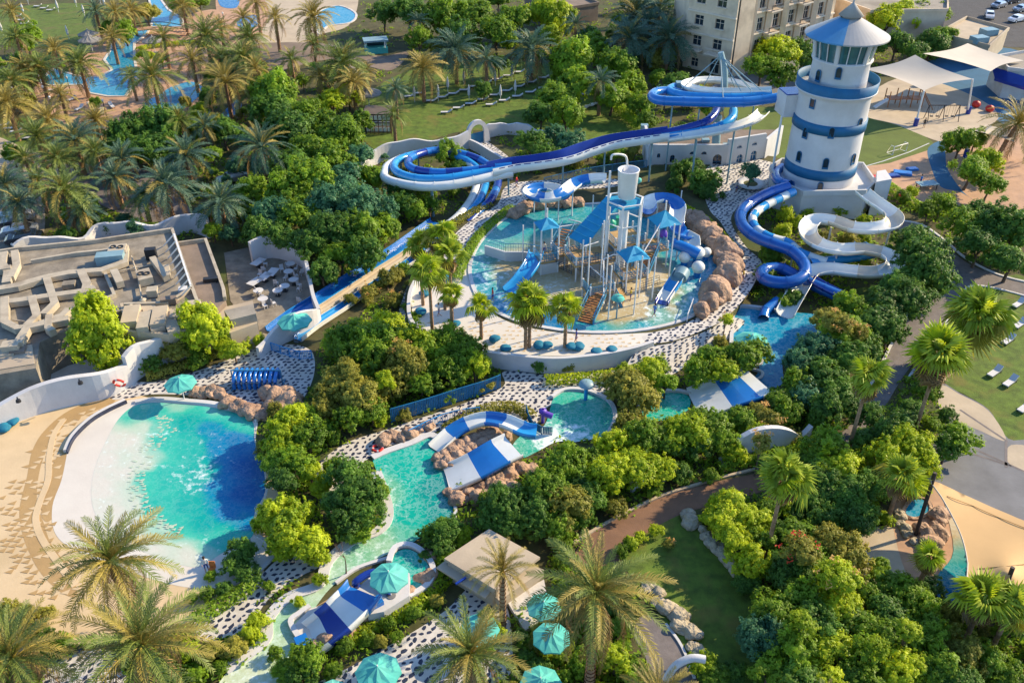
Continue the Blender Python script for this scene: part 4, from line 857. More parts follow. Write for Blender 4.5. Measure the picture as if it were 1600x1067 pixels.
# blue fence along the pebble path and mesh fence behind the pool
def fence(px,h,label,z=0.0,m='bluewall',step=1.25,panel='net'):
    P=resample([G(p.x,p.y,z) for p in smooth([(a,b,0) for a,b in px],6,False)],step); root=empty('fence',P[0],label,'fence')
    for p in P: mb=MB(); mb.box(p+Vector((0,0,h/2)),(.09,.09,h)); mb.build('post',M[m],parent=root)
    for a,b in zip(P,P[1:]):
        mb=MB(); mb.beam(a+Vector((0,0,h-.04)),b+Vector((0,0,h-.04)),.07,.08); mb.beam(a+Vector((0,0,.12)),b+Vector((0,0,.12)),.05,.05)
        d=(b-a); n=max(3,int(d.length/.16))
        for k in range(1,n): c=a+d*k/n; mb.beam(c+Vector((0,0,.12)),c+Vector((0,0,h-.05)),.045 if panel!='solid' else .14,.03)
        mb.build('fence_panel',M[m],parent=root)
    return root
fence([(612,660),(640,652),(680,640),(720,627),(760,615),(782,606)],1.7,'blue picket fence along the pebble path below the shrubs',panel='solid',m='fenceblue')
fence([(640,684),(660,674),(690,660),(720,652),(750,648)],1.0,'light blue picket fence between the pebble path and the turquoise pool',m='lblue')
fence([(822,645),(828,665),(842,678),(862,680)],1.0,'short curved blue fence above the broad slide',panel='solid')
fence([(850,290),(900,278),(960,268),(1010,262)],1.2,'dark blue fence behind the splash pool under the raft slide',z=Z1,m='steelb')
fence([(425,548),(445,555),(470,562),(490,560)],1.1,'teal railing at the end of the racing lanes',m='lblue')
fence([(1230,262),(1205,285)],1.2,'blue railing by the tower foot',m='steelb')

# ================================================================== ROCKS
def rock_mesh(seed,n=2,flat=.75):
    bm=bmesh.new(); bmesh.ops.create_icosphere(bm,subdivisions=n,radius=1); r=random.Random(seed); off=Vector((r.uniform(0,50),)*3)
    for v in bm.verts:
        d=noise.noise(v.co*1.1+off)*.42+noise.noise(v.co*3+off)*.08; vd=noise.voronoi(v.co*1.7+off)[0]; d-=max(0,.12-(vd[1]-vd[0]))*.7; v.co*=1+d; v.co.z*=flat
    me=bpy.data.meshes.new('rock_body'); bm.to_mesh(me); bm.free(); me.materials.append(M['rock']); me.polygons.foreach_set('use_smooth',[True]*len(me.polygons))
    return me
RK=[rock_mesh(s,4) for s in range(8)]
def rocks(px,r,label,group,cat='boulder',m='rock',z=0.0,step=None,jit=.25,parent=None,flat=1.0,seed=1):
    P=resample([G(p.x,p.y,z) for p in smooth([(a,b,0) for a,b in px],5,False)],step or r*1.25); rs=random.Random(seed)
    for p in P:
        s=r*rs.uniform(.6,1.3); q=p+Vector((rs.uniform(-jit,jit),rs.uniform(-jit,jit),s*.25))
        o=bpy.data.objects.new('rim_rock' if parent else 'boulder',rs.choice(RK)); COL.objects.link(o); o.material_slots[0].link='OBJECT'; o.material_slots[0].material=M[m]
        o.scale=(s,s*rs.uniform(.8,1.1),s*rs.uniform(.8,1.1)*flat); o.rotation_euler=(0,0,rs.uniform(0,6))
        if parent: o.parent=parent; o.location=q-ORG[parent.name]
        else: o.location=q; tag(o,label,cat,group)
rr=empty('rock_rim',G(1120,400,Z1),'rounded pink-brown rock rim curving round the right side of the splash pool','rock rim')
rocks([(1005,332),(1040,334),(1075,346),(1100,362),(1120,382),(1133,405),(1134,430),(1124,452),(1112,470),(1096,485)],1.35,None,None,z=Z1+.35,parent=rr,step=.75,flat=1.25,jit=.55)
rr=empty('rock_rim',G(820,320,Z1),'pink-brown rock rim at the upper left of the splash pool','rock rim')
rocks([(800,340),(812,330),(830,324),(850,322),(880,318),(905,318)],1.0,None,None,z=Z1+.2,parent=rr,step=.7,jit=.4)
rr=empty('rock_rim',G(350,630),'rock rim at the back of the wave pool by the cushion rack','rock rim')
rocks([(300,618),(320,614),(345,620),(362,634),(385,642),(404,645),(415,650),(430,640)],.85,None,None,parent=rr,step=.6,jit=.35)
rocks([(415,622),(432,630),(440,618),(455,632),(445,645)],1.5,None,None,parent=rr,flat=1.1)
BG='boulders round the wide slides'
for i,(x,y,s) in enumerate(((686,716,.75),(697,710,.7),(708,703,.8),(719,697,.75),(731,690,.8),(743,684,.85),(755,680,.8),(767,676,.9),(690,726,.7),(702,720,.8),(714,713,.85),(727,706,.8),(739,700,.8),(752,695,.9),(765,690,.85),(778,684,.8),(791,682,.7),(712,722,.7),(726,716,.7))):
    o=bpy.data.objects.new('boulder',RK[i%6]); COL.objects.link(o); o.location=G(x,y,.35); o.scale=(s,s*.9,s*.9); o.rotation_euler=(0,0,i*1.3); tag(o,'rounded pink boulder heaped between the two striped slides','boulder','boulders between the striped slides')
rocks([(708,772),(725,768),(745,765),(770,758),(795,745),(810,735),(825,738)],.9,'pink boulder on the bank below the broad striped slide','boulders below the broad slide',seed=4)
rocks([(712,785),(730,782),(750,778),(775,772),(800,765)],.8,'pink boulder in the lower row below the broad striped slide','boulders below the broad slide, lower row',seed=5)
rocks([(612,684),(600,690),(650,676),(668,668)],.7,'small pink boulder at the rim of the turquoise pool by the fence','boulders by the blue fence',seed=6)
rocks([(500,1010),(520,1000),(540,990),(562,978),(575,962)],.8,'pink boulder edging the lower end of the surf slide','boulders along the surf slide',seed=7)
rocks([(590,955),(612,945),(632,935),(652,920),(668,905),(675,890),(672,876),(662,868)],.75,'pink boulder edging the small umbrella pool','boulders round the umbrella pool',seed=8)
rocks([(1015,915),(1028,935),(1040,948),(1055,965),(1072,985),(1085,1005),(1095,1015)],.7,'pale boulder in the row between lawn and dark path','pale boulders along the lawn',m='rockpale',seed=9,flat=.8)
rocks([(1075,808),(1095,830),(1118,850),(1140,875),(1160,900),(1185,925)],.7,'pale boulder in the border between lawn and bushes','pale boulders under the bushes',m='rockpale',seed=10)
rocks([(1440,830),(1455,840),(1465,820),(1470,800),(1460,855)],.7,'reddish boulder beside the small round plunge pool','boulders by the plunge pool',seed=11)
rocks([(1405,805),(1415,830),(1425,845)],.5,'flat stepping rock on the beige deck','flat rocks on the deck',seed=12,m='rockpale')
# ================================================================== SPLASH-POOL PLAY STRUCTURE
PS=empty('play_structure',G(960,440,Z1),'multi-level water play structure with blue roofs and a tipping bucket','play structure')
def pz(px,py,z): return G(px,py,z)
def post(px,pyb,pyt,r=.11,zb=Z1,m='steel',name='post'):
    b=G(px,pyb,zb); zt=ZAT(b,pyt); mb=MB(); mb.tube([b,(b.x,b.y,zt)],r,8); return mb.build(name,M[m],parent=PS)
def pyramid_roof(px,py_apex,base_py,w,hroof,m='roofblue',flag=True):
    b=G(px,base_py,Z1); za=ZAT(b,py_apex); mb=MB(); c=[(-w,-w),(w,-w),(w,w),(-w,w)]; ro=0.35
    c=[(x*cos(ro)-y*sin(ro),x*sin(ro)+y*cos(ro)) for x,y in c]; A=Vector((b.x,b.y,za))
    for i in range(4):
        p,q=c[i],c[(i+1)%4]; P0=Vector((b.x+p[0],b.y+p[1],za-hroof)); Q0=Vector((b.x+q[0],b.y+q[1],za-hroof)); m0=(P0+Q0)/2+Vector((0,0,.1)); k=A*.5+m0*.5-Vector((0,0,.18))
        mb.poly([P0,m0,k]); mb.poly([m0,Q0,k]); mb.poly([P0,k,A]); mb.poly([Q0,A,k])
    mb.build('roof',M[m],parent=PS)
    for x,y in c: 
        mb=MB(); mb.tube([(b.x+x*.9,b.y+y*.9,Z1),(b.x+x*.9,b.y+y*.9,za-hroof+.05)],.1,8); mb.build('post',M['steel'],parent=PS)
    if flag: mb=MB(); mb.tube([A,(A.x,A.y,A.z+1.2)],.09,6); mb.build('finial_pipe',M['steel'],parent=PS)
    return b,za
def platform(px,py,z,sx,sy,rz=.35,m='platform',skirt=None):
    c=G(px,py,z); mb=MB(); mb.box((c.x,c.y,z),(sx,sy,.25),rz); o=mb.build('platform',M[m],parent=PS)
    for x,y in ((-1,-1),(1,-1),(1,1),(-1,1)):
        dx,dy=x*sx*.46,y*sy*.46; X,Y=c.x+dx*cos(rz)-dy*sin(rz),c.y+dx*sin(rz)+dy*cos(rz); mb=MB(); mb.tube([(X,Y,Z1),(X,Y,z+1.15)],.1,8); mb.build('post',M['steel'],parent=PS)
    for x0,y0,x1,y1 in ((-1,-1,1,-1),(1,-1,1,1),(-1,1,-1,-1)):     # safety nets
        q=[]
        for x,y in ((x0,y0),(x1,y1)): dx,dy=x*sx*.47,y*sy*.47; q.append(Vector((c.x+dx*cos(rz)-dy*sin(rz),c.y+dx*sin(rz)+dy*cos(rz),z)))
        mb=MB(); n=9
        for k in range(n+1): p=q[0].lerp(q[1],k/n); mb.beam(p+Vector((0,0,.1)),p+Vector((0,0,1.05)),.035,.035)
        for hh in (.15,.4,.65,.9,1.08): mb.beam(q[0]+Vector((0,0,hh)),q[1]+Vector((0,0,hh)),.05,.05)
        mb.build('railing',M['steelb'],parent=PS)
    if skirt: mb=MB(); mb.box((c.x,c.y,(z+Z1)/2-.13),(sx*.94,sy*.94,z-Z1-.25),rz); mb.build('skirt_wall',M[skirt],parent=PS)
    return c
def stairs(p0,p1,w,n,m='wood'):
    p0,p1=Vector(p0),Vector(p1); d=p1-p0; t=Vector((d.x,d.y,0)).normalized(); s=Vector((-t.y,t.x,0)); 
    for k in range(n):
        c=p0+d*((k+.5)/n); mb=MB(); mb.beam(c-s*w/2,c+s*w/2,.3,.07); mb.build('tread',M[m],parent=PS)
    for sg in (-1,1):
        mb=MB(); o=s*sg*(w/2+.06); mb.beam(p0+o+Vector((0,0,.05)),p1+o+Vector((0,0,.05)),.08,.35); mb.build('stringer',M['steelb'],parent=PS)
        mb=MB(); mb.tube([p0+o+Vector((0,0,1.0)),p1+o+Vector((0,0,1.0))],.06,6)
        for k in range(8): c=p0+d*(k/7)+o; mb.tube([c,c+Vector((0,0,1.0))],.035,5)
        mb.build('handrail',M['steelb'],parent=PS)
pyramid_roof(853,340,412,1.25,1.0); pyramid_roof(985,384,448,1.5,1.2,flag=False); pyramid_roof(1032,328,402,1.55,1.5)
platform(853,402,3.2,2.4,2.4,skirt='white'); platform(925,400,3.6,6.0,3.6); platform(975,372,4.8,4.2,3.6); platform(1015,385,3.9,3.6,3.0); platform(985,428,3.2,3.2,2.6,m='platform'); platform(935,452,2.8,3.2,2.2); platform(885,392,3.3,3.2,2.0)
# wall deck at the left
mb=MB(); P=[G(x,y,Z1) for x,y in ((758,398),(790,408),(818,408),(845,412),(868,418),(890,410))]
for p in P: p.z=Z1
ribbon(P,.25,1.3,mb); mb.build('skirt_wall',M['white'],parent=PS)
for a,b in zip(P,P[1:]):
    mb=MB(); n=int((b-a).length/.3)
    for k in range(n+1): c=a.lerp(b,k/max(1,n)); mb.beam(c+Vector((0,0,1.3)),c+Vector((0,0,2.4)),.035,.035)
    mb.beam(a+Vector((0,0,2.4)),b+Vector((0,0,2.4)),.07,.07); mb.beam(a+Vector((0,0,1.9)),b+Vector((0,0,1.9)),.04,.04); mb.build('railing',M['steelb'],parent=PS)
# slanted long roof
mb=MB(); a,b=G(948,306,8.6),G(968,316,8.6); c,d=G(916,384,5.2),G(889,370,5.2)
mb.poly([a,b,c,d]); 
for t0 in (Vector((0,0,-.1)),): mb.poly([d+t0,c+t0,b+t0,a+t0])
for p,q in ((a,b),(b,c),(c,d),(d,a)): mb.poly([p,q,q+Vector((0,0,-.1)),p+Vector((0,0,-.1))])
mb.build('slanted_roof',M['roofblue'],parent=PS)
for k in range(1,7):
    mb=MB(); mb.beam(a.lerp(d,k/7)+Vector((0,0,.03)),b.lerp(c,k/7)+Vector((0,0,.03)),.06,.05); mb.build('roof_batten',M['roofblue'],parent=PS)
for p in (a,b,c,d,a.lerp(d,.5),b.lerp(c,.5)): mb=MB(); mb.tube([(p.x,p.y,Z1),(p.x,p.y,p.z)],.11,8); mb.build('post',M['steel'],parent=PS)
# bucket tower
bc=G(968,430,Z1); bt=bc.copy(); zt0=ZAT(bc,308); zt1=ZAT(bc,265)
hexp=[(bc.x+2.1*cos(pi/3*k+.3),bc.y+2.1*sin(pi/3*k+.3)) for k in range(6)]
mb=MB(); mb.prism(hexp,zt0-.75,zt0-.55); mb.build('bucket_deck',M['roofblue'],parent=PS)
P=[Vector((x,y,zt0-.3)) for x,y in hexp]; P.append(P[0].copy()); mb=MB()
for p,q in zip(P,P[1:]): mb.beam(p,q,.14,.14)
mb.build('ring_beam',M['steel'],parent=PS); mb=MB()
for p,q in zip(P,P[1:]): mb.beam(p-Vector((0,0,2.6)),q-Vector((0,0,2.6)),.1,.1)
mb.build('ring_beam',M['steel'],parent=PS)
for i,(x,y) in enumerate(hexp):
    mb=MB(); mb.tube([(x,y,Z1),(x,y,zt0+ (3.4 if i==3 else -.25))],.13,8); mb.build('post',M['steel'],parent=PS)
mb=MB(); mb.sm=True; mb.lathe((bc.x+.1,bc.y,zt0-.1),[(.75,0),(1.0,.15),(1.18,zt1-zt0),(1.24,zt1-zt0+.1),(1.1,zt1-zt0+.1),(1.0,zt1-zt0-.5),(.1,zt1-zt0-.6)],28,False); mb.build('tipping_bucket',M['steel'],parent=PS)
mb=MB(); x,y=hexp[3]; mb.tube(smooth([(x,y,zt1+1.4),(x+.2,y,zt1+2.0),(bc.x-.4,bc.y,zt1+1.6),(bc.x-.1,bc.y,zt1+.5)],5,False),.12,8); mb.build('filler_pipe',M['steel'],parent=PS)
mb=MB(); mb.tube([(bc.x,bc.y,Z1),(bc.x,bc.y,zt0-.8)],.55,12); mb.build('riser',M['steel'],parent=PS)
for px,yb,yt in ((817,412,352),(937,455,345),(917,470,372),(1044,440,350),(1018,470,402),(950,500,415),(990,492,412),(998,465,400),(908,450,375),(945,470,398),(1060,345,298),(872,345,305),(925,345,305)): post(px,yb,yt,.08)
def pipe(pts,r=.08,m='steel',name='water_pipe'): mb=MB(); mb.tube([G(*p) for p in pts],r,7); mb.build(name,M[m],parent=PS)
for q in ([(893,402,4.4),(945,430,3.2),(945,442,2.0),(893,416,3.0)],[(865,405,3.4),(893,415,3.2),(893,428,2.0),(865,414,2.2)],[(945,400,4.6),(985,415,4.2),(985,430,3.0),(945,415,3.2)],[(1000,440,3),(1030,430,3.2),(1032,444,2),(1002,455,1.8)],[(905,395,5),(935,395,5),(935,410,3.8),(905,410,3.8)]):
    A_,B_,C_2,D_2=[G(*p) for p in q]; mb=MB()
    for k in range(8): mb.beam(A_.lerp(B_,k/7),D_2.lerp(C_2,k/7),.05,.03)
    for k in range(5): mb.beam(A_.lerp(D_2,k/4),B_.lerp(C_2,k/4),.05,.03)
    mb.build('safety_net',M['net'],parent=PS)
pipe([(888,343,5),(905,347,4.9),(915,352,4.7)]); pipe([(943,475,2.5),(943,405,5.4),(958,398,5.6),(985,400,5.6)]); pipe([(912,385,5.2),(935,378,5.2)]); pipe([(920,415,3.6),(950,440,3)]); pipe([(1060,440,3),(1040,470,2.2)]); pipe([(1005,395,4.6),(1035,345,7)]); pipe([(872,355,5),(905,350,5)])
# stairs
stairs(G(1017,383,4.3),G(1000,424,2.4),2.1,13); stairs(G(935,458,3.0),G(914,504,Z1+.1),1.7,13); stairs(G(888,358,4.2),G(873,385,3.2),1.5,7); stairs(G(965,452,2.9),G(975,470,Z1),3.0,5,'platform')
# slides of the structure
def pslide(px,prof,mats,seg=4,name='slide',legs=None):
    P=world_path(px,step=.4); fr=frames(P); n=len(prof); i=0;k=0; z=0
    while i<len(P)-1:
        j=min(i+seg,len(P)-1); mb=MB()
        if len(P)-1-j<2: j=len(P)-1
        for q in range(i,j+1): p,s,u=fr[q]; mb.v+=[tuple(p+s*a+u*c) for a,c in prof]
        for q in range(j-i):
            for a in range(n): a2=(a+1)%n; mb.face((q*n+a,q*n+a2,(q+1)*n+a2,(q+1)*n+a),True)
        mb.build('slide_section',M[mats[k%len(mats)]],parent=PS); i=j;k+=1
    for f in legs or []: p=fr[int(f*(len(P)-1))][0]; mb=MB(); mb.tube([(p.x,p.y,Z1-.2),(p.x,p.y,p.z)],.1,8); mb.build('support_post',M['steel'],parent=PS)
pslide([(838,395,3.4),(832,412,3.1),(820,430,2.6),(808,445,2.0),(795,457,Z1+.12)],flat_trough(.85,.45),['lblue'],6)
pslide([(945,285,6.0),(928,285,5.8),(905,290,5.5),(890,300,5.3),(878,309,5.1),(860,315,4.9),(840,314,4.7),(828,307,4.5),(838,300,4.4),(862,300,4.2),(885,312,4.0)],trough(.95,.9),['wfib','blue'],5,legs=[.25,.5,.75])
pslide([(1012,335,6.2),(1014,322,6.0),(1030,316,5.8),(1048,318,5.6),(1058,330,5.3),(1056,348,4.9),(1056,362,4.4),(1066,372,3.9),(1078,376,3.4),(1080,390,2.8)],trough(.95,.9),['blue','wfib','wfib','blue'],4,legs=[.3,.6,.9])
pslide([(1050,380,3.8),(1062,384,3.6),(1078,391,3.4),(1092,398,3.1)],circ(.7,10),['blue'],5)
pslide([(1064,425,3.2),(1056,440,2.7),(1048,452,2.2),(1040,464,1.8),(1033,476,Z1+.1)],flat_trough(.7,.5),['steelg','lblue','wfib','navy'],4)
mb=MB(); mb.tube([G(1062,434,3.0),G(1068,424,3.3)],.85,12); mb.build('slide_mouth',M['steelg'],parent=PS)
# domed water sprayers
for x,y,z,r in ((1070,402,2.6,.75),(1090,396,3.0,.9),(1104,394,2.6,.6),(1091,418,2.8,.8)):
    c=G(x,y,z); d=empty('dome_sprayer',Vector((c.x,c.y,Z1)),'white domed water sprayer on a blue stem beside the rock rim','water sprayer','domed sprayers beside the rock rim')
    mb=MB(); mb.sm=True; mb.lathe((c.x,c.y,z),[(r,0)]+[(r*cos(pi/2*k/6),r*sin(pi/2*k/6)) for k in range(1,7)],18); mb.lathe((c.x,c.y,z-.5),[(r*.7,0),(r,.5)],18); mb.build('dome',M['wfib'],parent=d)
    mb=MB(); mb.tube([(c.x,c.y,Z1),(c.x,c.y,z-.4)],r*.55,12); mb.build('stem',M['blue'],parent=d)
c=G(963,498,Z1); pa=empty('spray_palm',c,'small teal parasol-shaped spray fountain standing in the splash pool','fountain')
mb=MB(); mb.tube([c,c+Vector((0,0,2.6))],.09,8); mb.build('pole',M['steelg'],parent=pa); mb=MB(); mb.sm=True; mb.lathe(c+Vector((0,0,2.6)),[(.75,0),(.6,.25),(.1,.42)],14); mb.build('canopy',M['teal'],parent=pa)
mb=MB(); mb.box(G(968,345,6.5),(.9,.7,1.0)); mb.build('green_sprayer',M['green'],parent=PS)
for x,y,z in ((955,357,6.4),): mb=MB(); mb.sm=True; mb.lathe(G(x,y,z),[(.1,0),(.55,.3),(.55,.9),(.1,1.2)],12); mb.build('spray_head',M['green'],parent=PS)
mb=MB(); mb.sm=True; mb.lathe(G(1036,372,4.5),[(.1,0),(.5,.3),(.4,.9),(.1,1.2)],12); mb.build('spray_head',M['purple'],parent=PS)
mb=MB(); mb.sm=True; mb.lathe(G(997,287,9),[(.1,0),(.4,.3),(.4,.6),(.1,.8)],12); mb.build('spray_head',M['teal'],parent=PS)
for i,(a,b) in enumerate((((1075,500),(1078,480)),((1082,496),(1084,478)))): pass
mb=MB(); p,q=G(1073,503,Z1),G(1082,478,Z1); mb.beam(p+Vector((0,0,1)),q+Vector((0,0,1)),.07,.07)
for k in range(5): c=p.lerp(q,k/4); mb.tube([c,c+Vector((0,0,1))],.05,6)
mb.build('entry_rail',M['steel'],label='white handrail at the pool entry below the rock rim',cat='handrail')

# ================================================================== UMBRELLAS
def umbrella_proto(name,cat,rad,h,rise,mc,n=8):
    e=empty(name,(0,0,0),None,cat)
    for k in range(n):
        a0,a1=2*pi*k/n,2*pi*(k+1)/n; am=(a0+a1)/2; mb=MB(); A=Vector((0,0,h+rise)); P0=Vector((rad*cos(a0),rad*sin(a0),h)); P1=Vector((rad*cos(a1),rad*sin(a1),h)); Mi=(P0+P1)/2*.985+Vector((0,0,.02))*1; Mi.z=h+.06
        q0=A.lerp(P0,.5); q1=A.lerp(P1,.5); qm=(q0+q1)/2-Vector((0,0,.07))
        mb.poly([A,q0,qm]);mb.poly([A,qm,q1]);mb.poly([q0,P0,Mi,qm]);mb.poly([qm,Mi,P1,q1])
        mb.poly([P0,P0-Vector((0,0,.16)),Mi-Vector((0,0,.16)),Mi]);mb.poly([Mi,Mi-Vector((0,0,.16)),P1-Vector((0,0,.16)),P1])
        mb.build('canopy_panel',mc,parent=e)
        mb=MB(); mb.beam((0,0,h+rise-.12),P0-Vector((0,0,.05)),.03,.03); mb.build('rib',M['steel'],parent=e)
    mb=MB(); mb.tube([(0,0,0),(0,0,h+rise+.15)],.05,8); mb.build('pole',M['steel'],parent=e)
    mb=MB(); mb.lathe((0,0,0),[(.42,0),(.42,.12),(.08,.16)],12,True); mb.build('base',M['grey'],parent=e)
    return freeze(e)
U=umbrella_proto('umbrella','umbrella',1.75,2.4,.75,M['teal']); first=True
for x,y,w,lab in ((280,592,50,'teal octagonal umbrella above the wave pool beside the hedge'),(460,500,54,'teal umbrella by the end of the racing lanes under the patio wall'),(1175,530,54,'teal umbrella standing in the blue lagoon below the slides'),
  (607,893,64,'pale teal umbrella over the lifeguard deck of the surf slide'),(590,1043,74,'teal umbrella on the pebble paving below the surf slide hedge'),(515,1063,48,'teal umbrella cut off by the picture edge beside the lower river'),
  (748,975,66,'teal umbrella on the pebble paving beside the flat-roofed hut'),(850,935,56,'teal umbrella half hidden under the large palm, upper of three'),(862,985,62,'teal umbrella half hidden under the large palm, middle of three'),(845,1058,68,'teal umbrella below the large palm at the bottom edge'),
  (800,700,26,None)):
    if lab is None: continue
    p=G(x,y,2.7); sc=(w/PM(x,y,2.7))/3.5; z0=0.0
    if (x,y)==(607,893): z0=1.2; p=G(x,y,3.9); sc=(w/PM(x,y,3.9))/3.5
    place(U,first,(p.x,p.y,z0),random.Random(x).uniform(0,.7),sc,lab,'teal octagonal umbrellas'); first=False
U2=umbrella_proto('thatch_umbrella','umbrella',2.0,2.2,.9,M['thatch'],10); first=True
for x,y,w,lab in ((137,51,32,'grey canvas umbrella by the lagoon, the upper of a touching pair'),(140,62,36,'grey canvas umbrella by the lagoon, the lower of a touching pair'),(238,62,34,'grey canvas umbrella on the pink deck at the lagoon bridge'),(322,378,1,None)):
    if lab is None: continue
    p=G(x,y,2.7); place(U2,first,(p.x,p.y,0),.2,(w/PM(x,y,2.7))/4,lab,'grey canvas umbrellas'); first=False
# folded white umbrellas
def folded():
    e=empty('folded_umbrella',(0,0,0),'closed white umbrella','umbrella'); mb=MB(); mb.lathe((0,0,.9),[(.05,0),(.22,.15),(.26,.9),(.10,1.9),(.03,2.0)],9); mb.build('canopy',M['white'],parent=e); mb=MB(); mb.tube([(0,0,0),(0,0,3)],.04,6); mb.build('pole',M['steel'],parent=e); return freeze(e)
FU=folded(); first=True
for x,y in ((648,160),(685,158),(700,145),(725,133),(733,158),(752,150),(774,135),(782,158),(800,125),(824,133),(805,150),(38,25),(92,20),(45,8),(120,12),(158,8),(165,14),(108,62),(5,55),(133,28)):
    p=G(x,y,0); place(FU,first,p,0,1.0,'closed white umbrella '+('standing among the lounger rows on the lawn' if x>600 else 'on the sunny lawn beyond the lagoon'),'closed white umbrellas '+('on the lounger lawn' if x>600 else 'on the far lawn')); first=False
# ================================================================== LOUNGERS
def lounger():
    e=empty('sun_lounger',(0,0,0),None,'sun lounger')
    mb=MB(); mb.box((-.35,0,.34),(1.35,.62,.10)); mb.build('mattress',M['white'],parent=e)
    mb=MB(); mb.beam((.32,0,.36),(.95,0,.78),.62,.10); mb.build('backrest',M['white'],parent=e)
    mb=MB(); mb.box((0,.31,.27),(2.0,.05,.07)); mb.box((0,-.31,.27),(2.0,.05,.07)); mb.build('frame',M['black'],parent=e)
    for x in (-.85,.85):
        for y in (-.28,.28): mb=MB(); mb.box((x,y,.13),(.06,.06,.26)); mb.build('leg',M['black'],parent=e)
    return freeze(e)
LO=lounger(); first=True
rows=[]
def lrow(p0,p1,n,rz,lab,grp):
    for k in range(n): t=k/max(1,n-1); rows.append((p0[0]+(p1[0]-p0[0])*t,p0[1]+(p1[1]-p0[1])*t,rz,lab,grp))
lrow((640,153),(657,148),2,.2,'white lounger at the edge of the lawn behind the timber cabana','loungers behind the cabana')
lrow((675,160),(812,115),9,.05,'white lounger in the upper row across the shaded lawn','upper lounger row on the shaded lawn')
lrow((698,178),(850,124),9,.05,'white lounger in the lower row across the shaded lawn','lower lounger row on the shaded lawn')
lrow((768,166),(850,140),5,.05,'white lounger in the short third row near the tall palms','third lounger row on the shaded lawn')
lrow((900,152),(930,145),4,.2,'white lounger under the trees behind the tall palm','loungers under the trees, upper row')
lrow((905,174),(932,165),4,.2,'white lounger in front of the sunlit patch under the trees','loungers under the trees, lower row')
lrow((28,28),(45,45),4,.0,'white lounger on the bright far lawn beyond the lagoon','loungers on the far lawn')
lrow((60,12),(80,18),3,.0,'white lounger at the path of the far lawn','loungers at the far lawn path')
lrow((8,198),(45,218),5,.2,'white lounger on the lawn strip below the palms','loungers on the lawn strip')
for x,y,l in ((1553,585,'blue-padded lounger on the right lawn, left one of a pair'),(1577,600,'blue-padded lounger on the right lawn, right one of a pair'),(1574,535,'blue-padded lounger behind the lounger pair on the right lawn'),(1590,478,'blue-padded lounger at the edge of the right lawn by the fan palm'),(1592,510,'blue-padded lounger at the picture edge above the pair'),(1600,640,'blue-padded lounger at the picture edge near the grey deck')): rows.append((x,y,.65,l,None))
for x,y,l in ((1408,492,'white lounger on the grass wedge by the dark trees'),(1418,480,'white lounger beside the grass wedge path')): rows.append((x,y,.8,l,None))
for x,y,rz,lab,grp in rows: place(LO,first,G(x,y,0),rz,1.0,lab,grp); first=False
# brown deck loungers by the lagoon
for i,(x,y) in enumerate(((85,143),(100,150),(112,158),(125,172),(145,180),(160,178),(175,168),(58,120),(66,112),(20,140))):
    o=copy_tree(LO); o.location=G(x,y,0); o.rotation_euler=(0,0,.4+i*.3); tag(o,'lounger on the pink lagoon deck','sun lounger','loungers on the lagoon deck')
# ================================================================== BEANBAGS
bm=bmesh.new(); bmesh.ops.create_icosphere(bm,subdivisions=3,radius=1)
for v in bm.verts: v.co.z=max(v.co.z,-.5)*.55+(.22*max(0,v.co.x)); v.co*=1+noise.noise(v.co*2)*.12
bag=bpy.data.meshes.new('beanbag_body'); bm.to_mesh(bag); bm.free(); bag.materials.append(M['cush']); bag.polygons.foreach_set('use_smooth',[True]*len(bag.polygons))
for x,y,z,lab in ((8,672,0,'teal beanbag on the beach below the curved wall, in front'),(21,663,0,'teal beanbag on the beach against the curved wall'),(842,543,Z1,'teal beanbag left of the second palm on the terrace'),(855,543,Z1,'teal beanbag between the two terrace palms'),(893,545,Z1,'teal beanbag right of the third terrace palm'),(904,545,Z1,'teal beanbag in the pair before the terrace parapet'),(932,553,Z1,'flat teal beanbag at the terrace parapet'),(956,550,Z1,'flat teal beanbag near the end of the terrace parapet'),
  (663,462,Z1,'teal beanbag in the palm court beside the parapet'),(658,490,Z1,'teal beanbag in the corner of the palm court'),(698,437,Z1,'teal beanbag at the pebble path above the palm court'),(700,475,Z1,'teal beanbag under the slim palm'),(711,510,Z1,'dark beanbag by the front palms'),(773,533,Z1,'dark blue beanbag on the front terrace'),(45,965,0,'teal beanbag at the beach edge under the big palm'),(790,548,Z1,'pale blue beanbag below the terrace palms')):
    o=bpy.data.objects.new('beanbag',bag); COL.objects.link(o); o.location=G(x,y,z)+Vector((0,0,.3)); o.scale=(.62,.62,.62); o.rotation_euler=(0,0,x*.3); tag(o,lab,'beanbag','teal beanbags')
# ================================================================== RESTAURANT ROOFS AND DUCTS
RH=4.0
rb=empty('restaurant_building',G(200,520),'flat-roofed restaurant building with rooftop ducts behind the beach wall','building')
def roofpoly(px,z,m,name='roof',zb=0,par=rb,wm=None):
    P=[G(a,b,z) for a,b in px]; mb=MB(); q=[(p.x,p.y) for p in P]; mb.prism(q,zb,z); return mb.build(name,M[m],parent=par)
def parapet(px,z,h=.5,w=.35,m='duct',par=rb,name='parapet'):
    P=[G(a,b,z) for a,b in px]; mb=MB(); ribbon(P,w,h,mb); return mb.build(name,M[m],parent=par)
roofpoly([(-20,400),(30,392),(150,380),(270,362),(300,450),(315,490),(240,492),(190,485),(150,495),(110,512),(62,535),(56,575),(-20,588)],RH,'roofdark')
roofpoly([(272,385),(322,378),(350,455),(352,470),(315,505),(302,455)],RH-.3,'roofred')
roofpoly([(190,480),(262,478),(330,470),(335,510),(265,530),(200,525)],RH-.6,'beige')
roofpoly([(325,485),(395,470),(402,505),(360,520),(330,515)],3.0,'beige')
roofpoly([(350,485),(395,475),(400,490),(360,500)],4.0,'roof')
roofpoly([(-20,548),(50,538),(54,568),(-20,580)],RH+.1,'beige')
